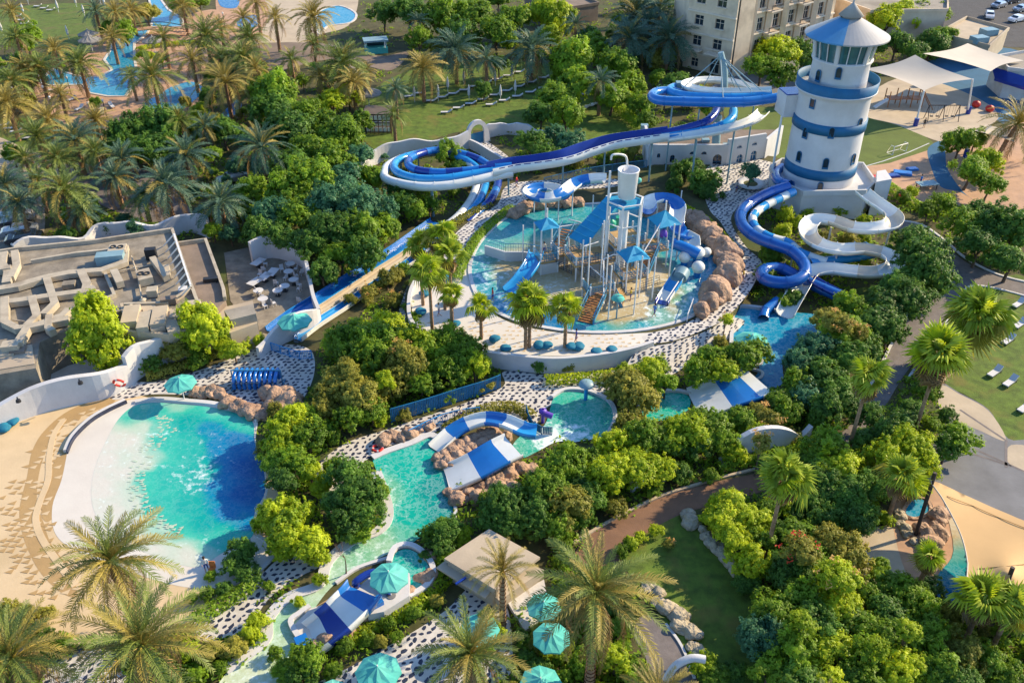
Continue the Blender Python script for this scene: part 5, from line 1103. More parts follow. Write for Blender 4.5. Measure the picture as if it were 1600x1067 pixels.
sheet('yard_floor',[(50,590),(200,540),(270,540),(210,600),(60,640)],.02,M['mortar'],curve=False,pave=False)
DU=[([(-20,460),(30,452),(70,440),(110,432),(160,428),(195,415),(195,395)],1.0),([(8,400),(5,418),(15,430),(12,448)],.9),([(25,398),(28,420),(18,440)],.8),([(128,428),(138,450),(135,465)],.9),([(0,480),(40,475),(85,468),(130,462),(150,455)],.9),([(75,440),(88,480),(70,498)],.8),([(52,470),(60,500),(45,515)],.8),([(10,472),(10,510),(30,520),(60,515),(100,500),(110,490)],.8),([(155,408),(195,400),(195,392)],1.1),([(30,545),(45,520),(85,510),(110,505)],.9),([(80,500),(78,520),(85,525)],.7),([(-10,430),(20,425)],.8),([(240,410),(262,440)],.7),([(180,430),(190,450)],.8)]
DUCTS=[]
for px,w in DU:
    P=[G(a,b,RH+.15) for a,b in px]; d=None
    for p in P: p.z+=.002*len(DUCTS)
    DUCTS.append(ribbon(P,w,.6+.013*len(DUCTS)).build('duct',M['duct'],parent=rb))
for px in ([(-20,400),(30,392),(150,380),(270,362)],[(270,362),(300,450),(320,505)],[(195,480),(262,478),(300,455)],[(272,385),(322,378),(350,455),(352,470)],[(165,430),(180,465),(150,478),(120,482)],[(50,412),(120,400),(200,392)]): parapet(px,RH if px[0]!=(272,385) else RH-.3)
parapet([(192,481),(202,524),(265,529),(334,509)],RH-.59,.62,m='beige'); parapet([(215,495),(235,490),(250,525)],RH-.6,.9,1.4,m='beige'); parapet([(262,495),(275,528)],RH-.6,.9,1.2,m='beige')
# louvre screen of slanting bars
for k in range(9):
    t=k/8; a=G(272+t*26,366+t*80,RH+2.2); b=G(256+t*26,384+t*80,RH+.1); mb=MB(); mb.beam(a,b,.14,.14); mb.build('screen_bar',M['steel'],parent=rb)
mb=MB(); mb.beam(G(272,366,RH+2.2),G(298,446,RH+2.2),.18,.18); mb.build('screen_rail',M['steel'],parent=rb)
def unit(px,py,z,s,m,lab=None,n='rooftop_unit',parent=None,rz=.2,fans=0):
    c=G(px,py,z); e=empty(n,c,lab,'air conditioner'); mb=MB(); mb.box((c.x,c.y,z+s[2]/2+.1),s,rz); mb.build('casing',M[m],parent=e)
    for k in range(fans):
        x=c.x+(k-(fans-1)/2)*s[0]/fans*.9; mb=MB(); mb.lathe((x,c.y,z+s[2]+.1),[(.32,0),(.36,.12),(.28,.12),(.26,.02)],12); mb.build('fan_guard',M['black'],parent=e)
    for sx in (-.4,.4): mb=MB(); mb.box((c.x+sx*s[0],c.y,z+.05),(.12,s[1],.1),rz); mb.build('foot',M['black'],parent=e)
unit(186,398,RH,(1.9,1.6,.9),'duct','beige rooftop air conditioner with two round fans near the back parapet',fans=2); unit(228,440,RH,(1.5,2.4,.9),'duct','beige air conditioner in the middle of the machinery yard',fans=2,rz=.5); unit(262,430,RH,(.7,2.6,.6),'duct','long thin beige unit beside the slatted screen',rz=.35,fans=0)
unit(175,412,RH,(3.0,1.4,1.2),'steelg','blue-grey rooftop unit next to the beige ducts',fans=0); unit(238,405,RH,(1.2,.8,1.3),'black','dark rooftop machine behind the beige air conditioner'); unit(288,462,RH-.5,(.9,.9,.9),'white','white rooftop box by the screen foot'); unit(240,462,RH,(1.1,1.1,.8),'duct','small beige box below the machinery yard'); unit(110,450,RH,(1.3,1.0,.6),'roofdark','low dark unit between the ducts'); unit(330,440,RH-.3,(1.6,.6,.4),'black','black folded pipework on the brown felt roof'); unit(20,548,RH,(1.6,1.2,.8),'duct','beige vent box at the front corner of the roofs'); unit(265,475,RH,(1.6,.8,.7),'roofred','brown machine at the lower corner of the yard')
for x in (95,118,140,152,225,205):
    mb=MB(); c=G(x,470+(x%30)-10,RH); mb.lathe(c,[(.25,0),(.25,.5),(.38,.55),(.05,.75)],10); mb.build('vent_cowl',M['duct'],label=f'small round vent cowl on the restaurant roof',cat='roof vent',group='round vent cowls on the restaurant roof')
for k,(x,y,sx,sy,sz_,m) in enumerate(((208,505,1.6,3.4,1.3,'beige'),(228,512,1.2,3.2,1.1,'duct'),(252,506,1.5,3.6,1.2,'beige'),(285,500,2.2,1.6,1.0,'beige'),(305,488,1.4,1.4,1.2,'duct'),(232,492,1.4,.8,.8,'roofred'),(10,560,2.0,1.2,.8,'duct'),(32,556,1.4,1.2,.9,'roofred'),(75,455,1.0,1.0,.5,'roofdark'),(150,440,1.6,1.0,.5,'roof'),(100,415,2.2,.8,.4,'duct'),(65,418,1.0,1.4,.4,'duct'),(215,425,.8,.8,.6,'duct'),(205,455,1.2,.7,.5,'steelg'))):
    c=G(x,y,3.5); mb=MB(); mb.box((c.x,c.y,3.45+sz_/2),(sx,sy,sz_+.0037*k),.22); mb.build('roof_box',M[m],parent=rb)
for px in ([(60,405,4.3),(120,396,4.3),(185,390,4.3)],[(205,400,4.4),(215,430,4.4),(222,470,4.4)],[(180,425,4.3),(215,418,4.3),(250,412,4.3)],[(20,500,4.3),(60,505,4.3),(90,498,4.3)]):
    mb=MB(); mb.tube([G(*p) for p in px],.09,6); mb.build('roof_pipe',M['duct'],parent=rb)
# lifebuoy on wall
c=G(187,597,1.5); mb=MB(); n=20
for k in range(n):
    a,b=2*pi*k/n,2*pi*(k+1)/n
    for j in range(6):
        p,q=2*pi*j/6,2*pi*(j+1)/6; f=lambda A,Bq: c+Vector(((.52+.13*cos(Bq))*cos(A),-.15+.13*sin(Bq)-(.52+.13*cos(Bq))*sin(A)*.35,(.52+.13*cos(Bq))*sin(A))); mb.mi=1 if k%5==0 else 0; mb.poly([f(a,p),f(b,p),f(b,q),f(a,q)])
mb.build('lifebuoy',[M['red'],M['white']],label='red and white lifebuoy hanging on the curved white wall',cat='lifebuoy')
for x,y,lab in ((124,600,'small bent lamp standing above the beach wall'),(28,628,'dark spotlight on top of the beach wall')):
    c=G(x,y,2.6); mb=MB(); mb.tube([c,c+Vector((.3,-.3,.8)),c+Vector((.5,-.6,.7))],.06,6); mb.lathe(c+Vector((.5,-.6,.5)),[(.25,0),(.2,.25),(.05,.3)],10,True); mb.build('wall_lamp',M['black'],label=lab,cat='lamp')
# patio tables and chairs
sheet('patio_floor',[(350,395),(395,385),(470,395),(495,490),(425,545),(395,520),(360,470)],.02,M['roofdark'],curve=False,pave=False)
def patio_table(round_):
    e=empty('patio_table',(0,0,0),None,'table'); mb=MB()
    if round_: mb.lathe((0,0,.72),[(.6,0),(.6,.05)],14,True)
    else: mb.box((0,0,.75),(1.9,1.1,.06))
    mb.build('table_top',M['white'],parent=e); mb=MB(); mb.tube([(0,0,0),(0,0,.72)],.06,6); mb.box((0,0,.03),(.6,.6,.05)); mb.build('pedestal',M['black'],parent=e); return freeze(e)
T1,T2=patio_table(False),patio_table(True); f1=f2=True
for x,y,r,l in ((405,417,0,'white rectangular table at the back of the restaurant patio'),(427,433,0,'white rectangular table in the middle of the patio'),(415,440,0,'white rectangular table just left of the patio centre'),(452,432,1,'round white table near the patio wall'),(460,445,1,'round white table at the right of the patio'),(446,455,1,'round white table nearest the sunlit wall'),(435,462,1,'round white table at the patio front'),(405,462,1,'round white table beside the rectangular ones'),(412,475,1,'round white table in the lower corner'),(455,420,1,'round white table against the far wall'),(400,448,0,'white rectangular table next to the brown roof')):
    pr=T2 if r else T1; place(pr,f2 if r else f1,G(x,y,.02),.2+x*.01,1.0,l,'white patio tables')
    if r: f2=False
    else: f1=False
ch=empty('patio_chair',(0,0,0),None,'chair'); mb=MB(); mb.box((0,0,.45),(.46,.46,.05)); mb.build('seat',M['white'],parent=ch); mb=MB(); mb.box((0,.22,.72),(.46,.04,.5)); mb.build('backrest',M['white'],parent=ch)
for sx,sy in ((-1,-1),(1,-1),(1,1),(-1,1)): mb=MB(); mb.box((sx*.2,sy*.2,.22),(.04,.04,.44)); mb.build('leg',M['steel'],parent=ch)
freeze(ch); rs=random.Random(8); f=True
for i in range(19):
    x,y=rs.uniform(398,472),rs.uniform(415,485); place(ch,f,G(x,y,.02),rs.uniform(0,6),1.0,'white chair standing about on the restaurant patio','white patio chairs'); f=False
# cushion rack on the pebble plaza
c=G(404,602); e=empty('float_rack',c,'rack of stacked dark blue floats on the pebble plaza','rack')
for k in range(9):
    mb=MB(); x=c.x-2.2+k*.52; mb.tube(smooth([(x,c.y-.8,.2),(x+.1,c.y-.8,1.4),(x+.1,c.y+.6,1.6),(x,c.y+.8,.3)],4,False),.2,8); mb.build('float',M['blue'],parent=e)
for sx in (-2.5,2.5): mb=MB(); mb.beam((c.x+sx,c.y-1,.05),(c.x+sx,c.y+1,.05),.12,.1); mb.tube([(c.x+sx,c.y,0),(c.x+sx,c.y,1.9)],.07,6); mb.build('rack_end',M['steelb'],parent=e)
mb=MB(); mb.tube([(c.x-2.5,c.y,1.9),(c.x+2.5,c.y,1.9)],.07,6); mb.build('rail',M['steelb'],parent=e)
# round white planter
c=G(1172,292,Z1); e=empty('round_planter',c,'wide round white planter with a small tree on the pebble plaza','planter'); mb=MB(); mb.sm=True; mb.lathe(c,[(.9,0),(2.0,.45),(2.0,.6),(1.2,.6),(.9,.45)],28); mb.build('bowl',M['white'],parent=e); mb=MB(); mb.lathe(c,[(.05,.5),(1.15,.5)],20); mb.build('soil',M['soil'],parent=e)

# ================================================================== FLAT-ROOFED HUT
h=empty('flat_roof_hut',G(770,900),'low beige hut with a flat concrete roof beside the large palm','hut')
def slab(px,z0,z1,m,name,par): P=[G(a,b,z1) for a,b in px]; mb=MB(); mb.prism([(p.x,p.y) for p in P],z0,z1); mb.build(name,M[m],parent=par)
slab([(700,880),(762,832),(835,870),(775,925)],0,1.9,'beige','wall',h); slab([(694,872),(764,826),(844,870),(776,922)],1.9,2.15,'beige','roof',h); slab([(682,886),(695,876),(768,922),(758,934)],1.5,1.65,'beige','canopy_slab',h); slab([(745,905),(820,876),(850,890),(780,938)],0,1.4,'beige','annex',h)
mb=MB(); mb.beam(G(712,912,1.8),G(728,902,1.8),.15,.12); mb.build('roof_bar',M['navy'],parent=h)
slab([(790,935),(850,905),(860,960),(820,985)],0,.4,'mortar','step',h)
# ================================================================== SURF SLIDE DECK
e=empty('surf_slide_deck',G(600,930),'white raised deck with a small turquoise pool at the top of the surf slide','pool deck')
slab([(548,925),(605,880),(640,895),(640,930),(600,955),(575,960)],0,1.25,'white','deck_slab',e)
slab([(460,975),(485,950),(520,940),(560,920),(575,950),(500,1010),(478,1008)],0,.3,'mortar','lower_deck',e)
ob=sheet('pool_water',[(612,880),(620,862),(640,858),(662,872),(672,893),(664,912),(640,928),(625,930),(620,905)],.55,W['lazy'],grid=6,attr={'depth':lambda x,y:.75,'foam':lambda x,y:0})
kerb('pool_kerb',[(608,880),(618,858),(642,854),(666,870),(677,893),(668,916),(640,934)],.45,.35,.4)
kerb('pool_kerb',[(470,1003),(455,975),(468,962),(485,950)],.4,.4); sheet('pebble_bed',[(470,985),(462,972),(482,955),(530,925),(555,915),(560,925),(520,960),(485,990)],.02,M['tan'],pave=False)
for x,y in ((574,915),): 
    mb=MB(); c=G(x,y,1.25); mb.tube(smooth([c+Vector((-.8,0,0)),c+Vector((-.8,0,.5)),c+Vector((.4,.8,.6)),c+Vector((1.6,0,.5)),c+Vector((1.6,-.8,0))],5,False),.3,8); mb.build('surf_collar',M['navy'],parent=e)
mb=MB(); mb.box(G(586,942,1.4),(1.1,.8,.5),.6); mb.build('float_box',M['blue'],parent=e)
mb=MB(); mb.box(G(472,1003,.4),(.9,1.0,.5),.5); mb.build('end_box',M['blue'],parent=e)
# ================================================================== CABANA, KIOSK, BRIDGE
def cabana(px,py,w,d,h,m,lab,rz=0.0,name='cabana'):
    c=G(px,py); e=empty(name,c,lab,'cabana')
    def R(x,y,z): return Vector((c.x+x*cos(rz)-y*sin(rz),c.y+x*sin(rz)+y*cos(rz),z))
    for sx in (-1,1):
        for sy in (-1,1): mb=MB(); mb.tube([R(sx*w/2,sy*d/2,0),R(sx*w/2,sy*d/2,h)],.12,4); mb.build('post',M[m],parent=e)
    for k in range(9):
        y=-d/2-.2+(d+.4)*k/8; mb=MB(); mb.beam(R(-w/2-.3,y,h+.1),R(w/2+.3,y,h+.1),.22,.12); mb.build('roof_slat',M['roofred'],parent=e)
    for zz in (h,h*.55,.15):
        mb=MB(); mb.beam(R(-w/2,-d/2,zz),R(w/2,-d/2,zz),.1,.12); mb.build('front_rail',M[m],parent=e)
    for k in range(1,6):
        x=-w/2+w*k/6; mb=MB(); mb.beam(R(x,-d/2,0),R(x,-d/2,h),.07,.07); mb.build('front_bar',M[m],parent=e)
    for r_ in range(3):
        for k in range(6): 
            x=-w/2+w*(k+.5)/6; z=h*(.2+.3*r_); mb=MB(); q=R(x,-d/2+.15,z); mb.box(q,(w/6*.75,.06,h*.22),rz); mb.build('blind',M['steel'],parent=e)
    mb=MB(); mb.box(R(0,.2,.25),(w*.9,d*.7,.5),rz); mb.build('bench',M['darkwood'],parent=e); mb=MB(); mb.box(R(0,d/2,h/2),(w,.12,h),rz); mb.build('back_wall',M['darkwood'],parent=e)
cabana(594,203,4.2,3.4,3.3,'darkwood','dark timber cabana with lattice blinds on the lawn edge')
c=G(588,82); e=empty('drinks_kiosk',c,'pale teal drinks kiosk with a flat white roof by the paved path','kiosk')
mb=MB(); mb.box((c.x,c.y,.6),(4.6,2.6,1.2),.25); mb.build('counter',M['teal'],parent=e); mb=MB(); mb.box((c.x,c.y,2.6),(5.0,3.0,.35),.25); mb.build('roof',M['steelg'],parent=e)
for sx,sy in ((-2,-1),(2,-1),(2,1),(-2,1)): mb=MB(); mb.tube([(c.x+sx,c.y+sy,1.2),(c.x+sx,c.y+sy,2.5)],.1,6); mb.build('post',M['steel'],parent=e)
mb=MB(); mb.box((c.x,c.y+.6,1.7),(3.8,.1,1.0),.25); mb.build('back_screen',M['glass'],parent=e)
e=empty('footbridge',G(248,46),'timber footbridge crossing the narrow part of the lagoon','bridge')
A,B=G(208,44,1.2),G(292,48,1.2)
for k in range(18): p=A.lerp(B,(k+.5)/18); p.z=.7+.7*sin(pi*(k+.5)/18); mb=MB(); mb.box(p,((B-A).length/18*.9,2.6,.12)); mb.build('plank',M['deck'],parent=e)
for s in (-1.2,1.2): mb=MB(); mb.tube([(A.lerp(B,k/10)+Vector((0,s,.5+.7*sin(pi*k/10)))) for k in range(11)],.08,6); mb.build('handrail',M['darkwood'],parent=e)
for x,y,lab in ((548,112,'white round parasol over the brown terrace by the date palms'),(575,145,'cream round parasol beside the slim palm above the cabana')):
    p=G(x,y,2.7); o=place(U2,False,(p.x,p.y,0),.1,1.2,lab,None); 
    for c in o.children: pass
# ================================================================== HOTEL AND TOP-RIGHT BUILDINGS
ho=empty('hotel',G(1150,120),'sandstone hotel block with arched openings and balconies behind the mast','hotel')
A,B=G(1066,104),G(1138,122); C_,D_=G(1140,118),G(1162,112); E_=G(1292,74)
HH=19
def wrow(us,zs,w,h,arch=0): return [(u,z,w,h,arch) for u in us for z in zs]
facade(ho,A,B,HH,wrow((.25,.68),(5.6,9.4,13.4),1.9,1.8)+[(.68,1.6,2.0,2.8,1),(.25,1.4,1.6,1.6,0)],m='hotel',frame='hotel_trim',sill='hotel_trim',th=.5)
facade(ho,G(1163,112),E_,HH,wrow((.1,.28,.46,.64,.82),(4.5,8.6,12.8),1.7,2.4,0)+wrow((.1,.28,.46,.64,.82),(1.4,),1.8,2.4,1),m='hotel',frame='hotel_trim',sill='hotel_trim',th=.5)
mb=MB(); mb.prism([(p.x,p.y) for p in (C_+Vector((0,-1.2,0)),D_+Vector((0,-1.4,0)),D_+Vector((0,3,0)),C_+Vector((0,3,0)))],0,HH+2); mb.build('stair_tower',M['hotel'],parent=ho)
F1=G(1163,112)
for k in range(6):
    p=F1.lerp(E_,(k+.0)/5.5); mb=MB(); mb.box(p+Vector((0,-.35,HH/2)),(1.1,.9,HH),.0); mb.build('pilaster',M['hotel'],parent=ho)
for z in (3.2,7.0,11.0,15):
    for P0,P1 in ((A,B),(F1,E_)): mb=MB(); mb.beam(P0+Vector((0,-.18,z)),P1+Vector((0,-.18,z)),.4,.28); mb.build('string_course',M['hotel_trim'],parent=ho)
for P0,P1,us,z in ((A,B,(.25,.68),4.0),(F1,E_,(.19,.55),6.9),(F1,E_,(.19,.55),11.0)):
    t=(P1-P0).normalized(); nv=Vector((t.y,-t.x,0))
    for u in us:
        c=P0.lerp(P1,u)+nv*.9; bal=MB(); bal.beam(c-t*1.6+Vector((0,0,z)),c+t*1.6+Vector((0,0,z)),1.8,.25); b=bal.build('balcony',M['hotel_trim'],parent=ho)
        r_=MB(); r_.beam(c-t*1.6+nv*.8+Vector((0,0,z+1.1)),c+t*1.6+nv*.8+Vector((0,0,z+1.1)),.1,.1)
        for k in range(11): q=c-t*1.6+t*3.2*k/10+nv*.8; r_.beam(q+Vector((0,0,z+.1)),q+Vector((0,0,z+1.1)),.07,.07)
        r_.build('balustrade',M['hotel_trim' if P0==A else 'black'],parent=b)
mb=MB(); mb.prism([(p.x,p.y) for p in (A+Vector((.6,1,0)),B+Vector((0,1,0)),B+Vector((2,14,0)),A+Vector((0,16,0)))],0,HH-.3); mb.build('wing_block',M['hotel'],parent=ho)
mb=MB(); mb.prism([(p.x,p.y) for p in (F1+Vector((0,1,0)),E_+Vector((0,1,0)),E_+Vector((0,15,0)),F1+Vector((0,15,0)))],0,HH-.3); mb.build('wing_block',M['hotel'],parent=ho)
def block(px,z,m,lab,ops=None,name='service_building',cat='building',mr=None):
    P=[G(a,b,z) for a,b in px]; e=empty(name,Vector((P[0].x,P[0].y,0)),lab,cat); mb=MB(); mb.prism([(p.x,p.y) for p in P],0,z); mb.build('wall',M[m],parent=e); Q=[p.copy() for p in P]+[P[0].copy()]; mb=MB(); ribbon(Q,.4,.6,mb); mb.build('parapet',M[m],parent=e)
    mb=MB(); mb.poly([p+Vector((0,0,.03)) for p in P]); mb.build('roof',M[mr or 'roof'],parent=e); return e,P
e,P=block([(1465,55),(1510,30),(1575,48),(1545,75)],3.8,'beige','long low beige service building at the car park',mr='beige')
for x,y in ((1545,50),(1530,62)): mb=MB(); mb.box(G(x,y,4.5),(3,2.2,1.2),.3); mb.build('rooftop_unit',M['steelg'],parent=e)
e,P=block([(1553,92),(1620,80),(1640,118),(1575,110)],5.0,'mortar','white flat-roofed clubhouse with a blue awning beside the playground')
mb=MB(); a,b=G(1554,122,3.4),G(1612,140,3.4); mb.poly([a,b,b+Vector((0,2.2,1.4)),a+Vector((0,2.2,1.4))]); mb.poly([a,b,b-Vector((0,0,.5)),a-Vector((0,0,.5))]); mb.build('awning',M['navy'],parent=e)
q0,q1=G(1556,170,0),G(1620,178,0)
e,P=block([(820,-14),(905,-8),(935,8),(860,20)],3.5,'roofred','low brown-roofed pavilion among the trees at the top',mr='roofred',name='pavilion')
e,P=block([(1210,-5),(1300,-18),(1300,5),(1220,12)],5,'beige','beige annex behind the lighthouse roof')
e,P=block([(1290,-5),(1480,-10),(1480,18),(1360,20)],6,'hotel','long sandstone annex at the top of the picture',mr='roof')
# shade sails
def sail(cor,m,lab,sag=.9,curve=.14,poles=None,n=10,name='shade_sail'):
    """four (or three) corner points; edges pulled inwards, cloth dips to the middle"""
    e=empty(name,Vector((cor[0].x,cor[0].y,0)),lab,'shade sail'); tri_=len(cor)==3
    if tri_: cor=cor+[cor[2].lerp(cor[0],.02)]
    mb=MB(); ctr=sum(cor,Vector())/4
    for i in range(n+1):
        for j in range(n+1):
            u,v=i/n,j/n; p=cor[0]*(1-u)*(1-v)+cor[1]*u*(1-v)+cor[2]*u*v+cor[3]*(1-u)*v
            pull=curve*(4*u*(1-u)*abs(2*v-1)**2+4*v*(1-v)*abs(2*u-1)**2); p=p.lerp(ctr,pull); mb.v.append(tuple(p-Vector((0,0,sag*16*u*(1-u)*v*(1-v)*.5))))
    for i in range(n):
        for j in range(n): a=i*(n+1)+j; mb.face((a,a+1,a+n+2,a+n+1),True)
    mb.build('canvas',M[m],parent=e)
    for p0,p1 in poles or []:
        mb=MB(); mb.tube([p0,p1],.16,8); mb.build('pole',M['steel'],parent=e); mb=MB(); mb.lathe((p0[0],p0[1],0),[(.4,0),(.4,1.3),(.16,1.3)],12); mb.build('pole_padding',M['navy'],parent=e)
    return e
p1=G(1444,142,6); p2=G(1520,124,6.5); b1,b2=G(1430,197),G(1512,178)
sail([G(1350,108,6),p1,p2,G(1430,86,8)],'sailgrey','pale four-cornered shade sail over the climbing frames',poles=[(b1,p1),(b2,p2)],sag=.8)
sail([G(1442,84,8),G(1548,112,6),G(1600,95,5.5),G(1512,68,7)],'sailgrey','pale shade sail between the clubhouse and the first sail',sag=.8)
sail([G(1520,204,4),G(1585,222,4),G(1600,205,4),G(1540,195,4)],'sailgrey','small pale shade sail on the pink play deck',poles=[(G(1508,246),G(1520,206,4))],sag=.3)
s1,s2,s3=G(1455,752,5.5),G(1515,928,4.0),G(1720,830,6.5)
sail([s1,G(1478,850,4.2),s2,G(1680,960,5)],'sail','large tan shade sail over the little splash pool, nearer half',sag=.5,curve=.05) if False else None
def bigsail(pts,lab):
    P=smooth([(a,b,c) for a,b,c in pts],1,True); e=empty('shade_sail',G(1520,860),lab,'shade sail'); V=[G(a,b,z) for a,b,z in pts]; mb=MB(); tr=geometry.tessellate_polygon([[Vector((v.x,v.y,0)) for v in V]]); mb.v=[tuple(v) for v in V]
    for t in tr: mb.face(t,True)
    mb.build('canvas',M['sail'],parent=e)
    return e,V
SO=[(1455,750),(1470,775),(1487,805),(1503,840),(1512,880),(1514,926),(1570,932),(1640,945),(1700,900),(1640,833),(1590,809),(1550,792),(1510,774)]
def sz(x,y):
    d=lambda a,b,s:math.exp(-math.hypot(x-a,y-b)/s)
    return 2.9+2.4*d(1455,750,42)+1.9*d(1577,898,26)+1.1*d(1514,926,30)+1.0*d(1640,833,60)
pts=smooth([(a,b,0) for a,b in SO],3); pl_=[(p.x,p.y) for p in pts]; ex=[Vector((x+(3 if (y//6)%2 else 0),y)) for y in range(754,944,6) for x in range(1456,1700,7) if inside(x,y,pl_)]
r_=geometry.delaunay_2d_cdt([Vector(p) for p in pl_]+ex,[],[list(range(len(pl_)))],1,1e-4)
e=empty('shade_sail',G(1520,860),'large tan shade sail over the little splash pool','shade sail'); mb=MB(); mb.v=[tuple(G(v.x,v.y,sz(v.x,v.y))) for v in r_[0]]
for t in r_[2]: mb.face(t,True)
mb.build('canvas',M['sail'],parent=e)
mb=MB()
for q in ([(1480,775),(1520,790),(1560,808),(1610,828)],[(1528,888),(1552,886),(1577,884),(1610,880)],[(1516,915),(1540,910),(1570,900)]):
    mb.tube([G(x,y,sz(x,y)+.03) for x,y in q],.035,4)
mb.build('seams',M['tan'],parent=e,kind='stuff')
mb=MB(); P=[G(p.x,p.y,sz(p.x,p.y)) for p in pts[:18]]
mb.tube(P,.06,6); mb.build('edge_rope',M['sailgrey'],parent=e)
for a,b,z in ((1575,898,4.8),(1455,750,5.2)):
    p=G(a,b,z); q=Vector((p.x-.3,p.y-1.0,0)); mb=MB(); mb.tube([q,p+Vector((.1,0,.8))],.16,8); mb.build('pole',M['darkwood'],parent=e)
mb=MB(); mb.tube(smooth([G(1040,1062,2.5),G(1055,1040,3.4),G(1080,1028,3.9),G(1102,1030,3.9)],5,False),.28,8); mb.build('curved_arch',M['white'],label='curved white arch at the bottom edge beside the dark path',cat='arch')
# playground kit
def swing():
    c=G(1470,188); e=empty('swing_set',c,'black swing frame on the pale playground floor','swing'); 
    for x in (-2.6,0,2.6): 
        for s in (-.9,.9): mb=MB(); mb.tube([(c.x+x,c.y+s,0),(c.x+x,c.y,2.6)],.07,6); mb.build('leg',M['black'],parent=e)
    mb=MB(); mb.tube([(c.x-2.7,c.y,2.6),(c.x+2.7,c.y,2.6)],.08,6); mb.build('top_bar',M['black'],parent=e)
    for x in (-1.8,-.8,.8,1.8): mb=MB(); mb.box((c.x+x,c.y,.7),(.5,.25,.15)); mb.tube([(c.x+x-.2,c.y,.7),(c.x+x-.2,c.y,2.6)],.02,4); mb.tube([(c.x+x+.2,c.y,.7),(c.x+x+.2,c.y,2.6)],.02,4); mb.build('swing_seat',M['black'],parent=e)
swing()
c=G(1410,165); e=empty('climbing_frame',c,'timber climbing frame with slide under the pale shade sail','climbing frame')
for x,y in ((-3,-1),(-1,-1),(1,-1),(3,-1),(-3,1),(-1,1),(1,1),(3,1)): mb=MB(); mb.tube([(c.x+x,c.y+y,0),(c.x+x,c.y+y,2.8)],.1,6); mb.build('post',M['wood'],parent=e)
mb=MB(); mb.box((c.x-2,c.y,1.4),(2,2,.12)); mb.box((c.x+2,c.y,1.4),(2,2,.12)); mb.build('platform',M['wood'],parent=e)
for k in range(6): mb=MB(); mb.box((c.x-.9+k*.36,c.y,1.35),(.26,1.6,.08)); mb.build('plank',M['wood'],parent=e)
mb=MB(); mb.beam((c.x-3,c.y-.5,1.4),(c.x-5.6,c.y-1.6,.2),.8,.1); mb.build('slide',M['steel'],parent=e); mb=MB(); mb.tube([(c.x+3,c.y,2.8),(c.x+4.5,c.y-2.4,0)],.08,6); mb.tube([(c.x+3,c.y+1,2.8),(c.x+4.5,c.y-1,0)],.08,6); mb.build('ladder',M['wood'],parent=e)
c=G(1405,240); e=empty('football_goal',c,'small white football goal on the playing turf','goal'); W2,Hh,Dd=1.5,1.4,1.2
def gp(x,y,z): r=.5; return Vector((c.x+x*cos(r)-y*sin(r),c.y+x*sin(r)+y*cos(r),z))
mb=MB(); mb.tube([gp(-W2,0,0),gp(-W2,0,Hh),gp(W2,0,Hh),gp(W2,0,0)],.07,6); mb.build('goal_frame',M['steel'],parent=e)
for s in (-W2,W2): mb=MB(); mb.tube([gp(s,0,Hh),gp(s,Dd*.5,Hh),gp(s,Dd,0),gp(s,0,0)],.05,6); mb.build('side_bar',M['steel'],parent=e)
mb=MB(); mb.tube([gp(-W2,Dd,0),gp(W2,Dd,0)],.05,6); mb.build('rear_bar',M['steel'],parent=e)
def mat_(x,y,m,lab,s=(2.4,1.2,.25),rz=.2): mb=MB(); c=G(x,y); mb.box((c.x,c.y,s[2]/2+.02),s,rz); mb.box((c.x,c.y,s[2]+.04),(s[0]*.9,s[1]*.85,.06),rz); mb.build('play_mat',M[m],label=lab,cat='play mat')
mat_(1373,278,'red','red padded play mat on the pink deck'); mat_(1392,276,'navy','dark blue padded mat next to the red one'); mat_(1410,272,'blue','blue padded mat near the low table',(2.6,1.4,.3),-.3); mat_(1425,266,'blue','small blue padded mat behind the low table',(1.6,1.0,.3))
c=G(1447,294); e=empty('low_table',c,'low grey-white table on the pink play deck','table'); mb=MB(); mb.box((c.x,c.y,.75),(3.0,1.6,.1),.2); mb.build('table_top',M['steelg'],parent=e)
for x,y in ((-1.2,-.6),(1.2,-.6),(1.2,.6),(-1.2,.6)): mb=MB(); mb.box((c.x+x,c.y+y,.35),(.1,.1,.7)); mb.build('leg',M['black'],parent=e)
for x,y,m,lab in ((1524,168,'red','round red play ball seat by the clubhouse'),(1545,175,'red','second round red ball seat, closer to the clubhouse wall')): mb=MB(); mb.sm=True; mb.lathe(G(x,y,0),[(.1,0),(.6,.2),(.75,.6),(.6,1.0),(.1,1.2)],14); mb.build('ball_seat',M[m],label=lab,cat='seat')
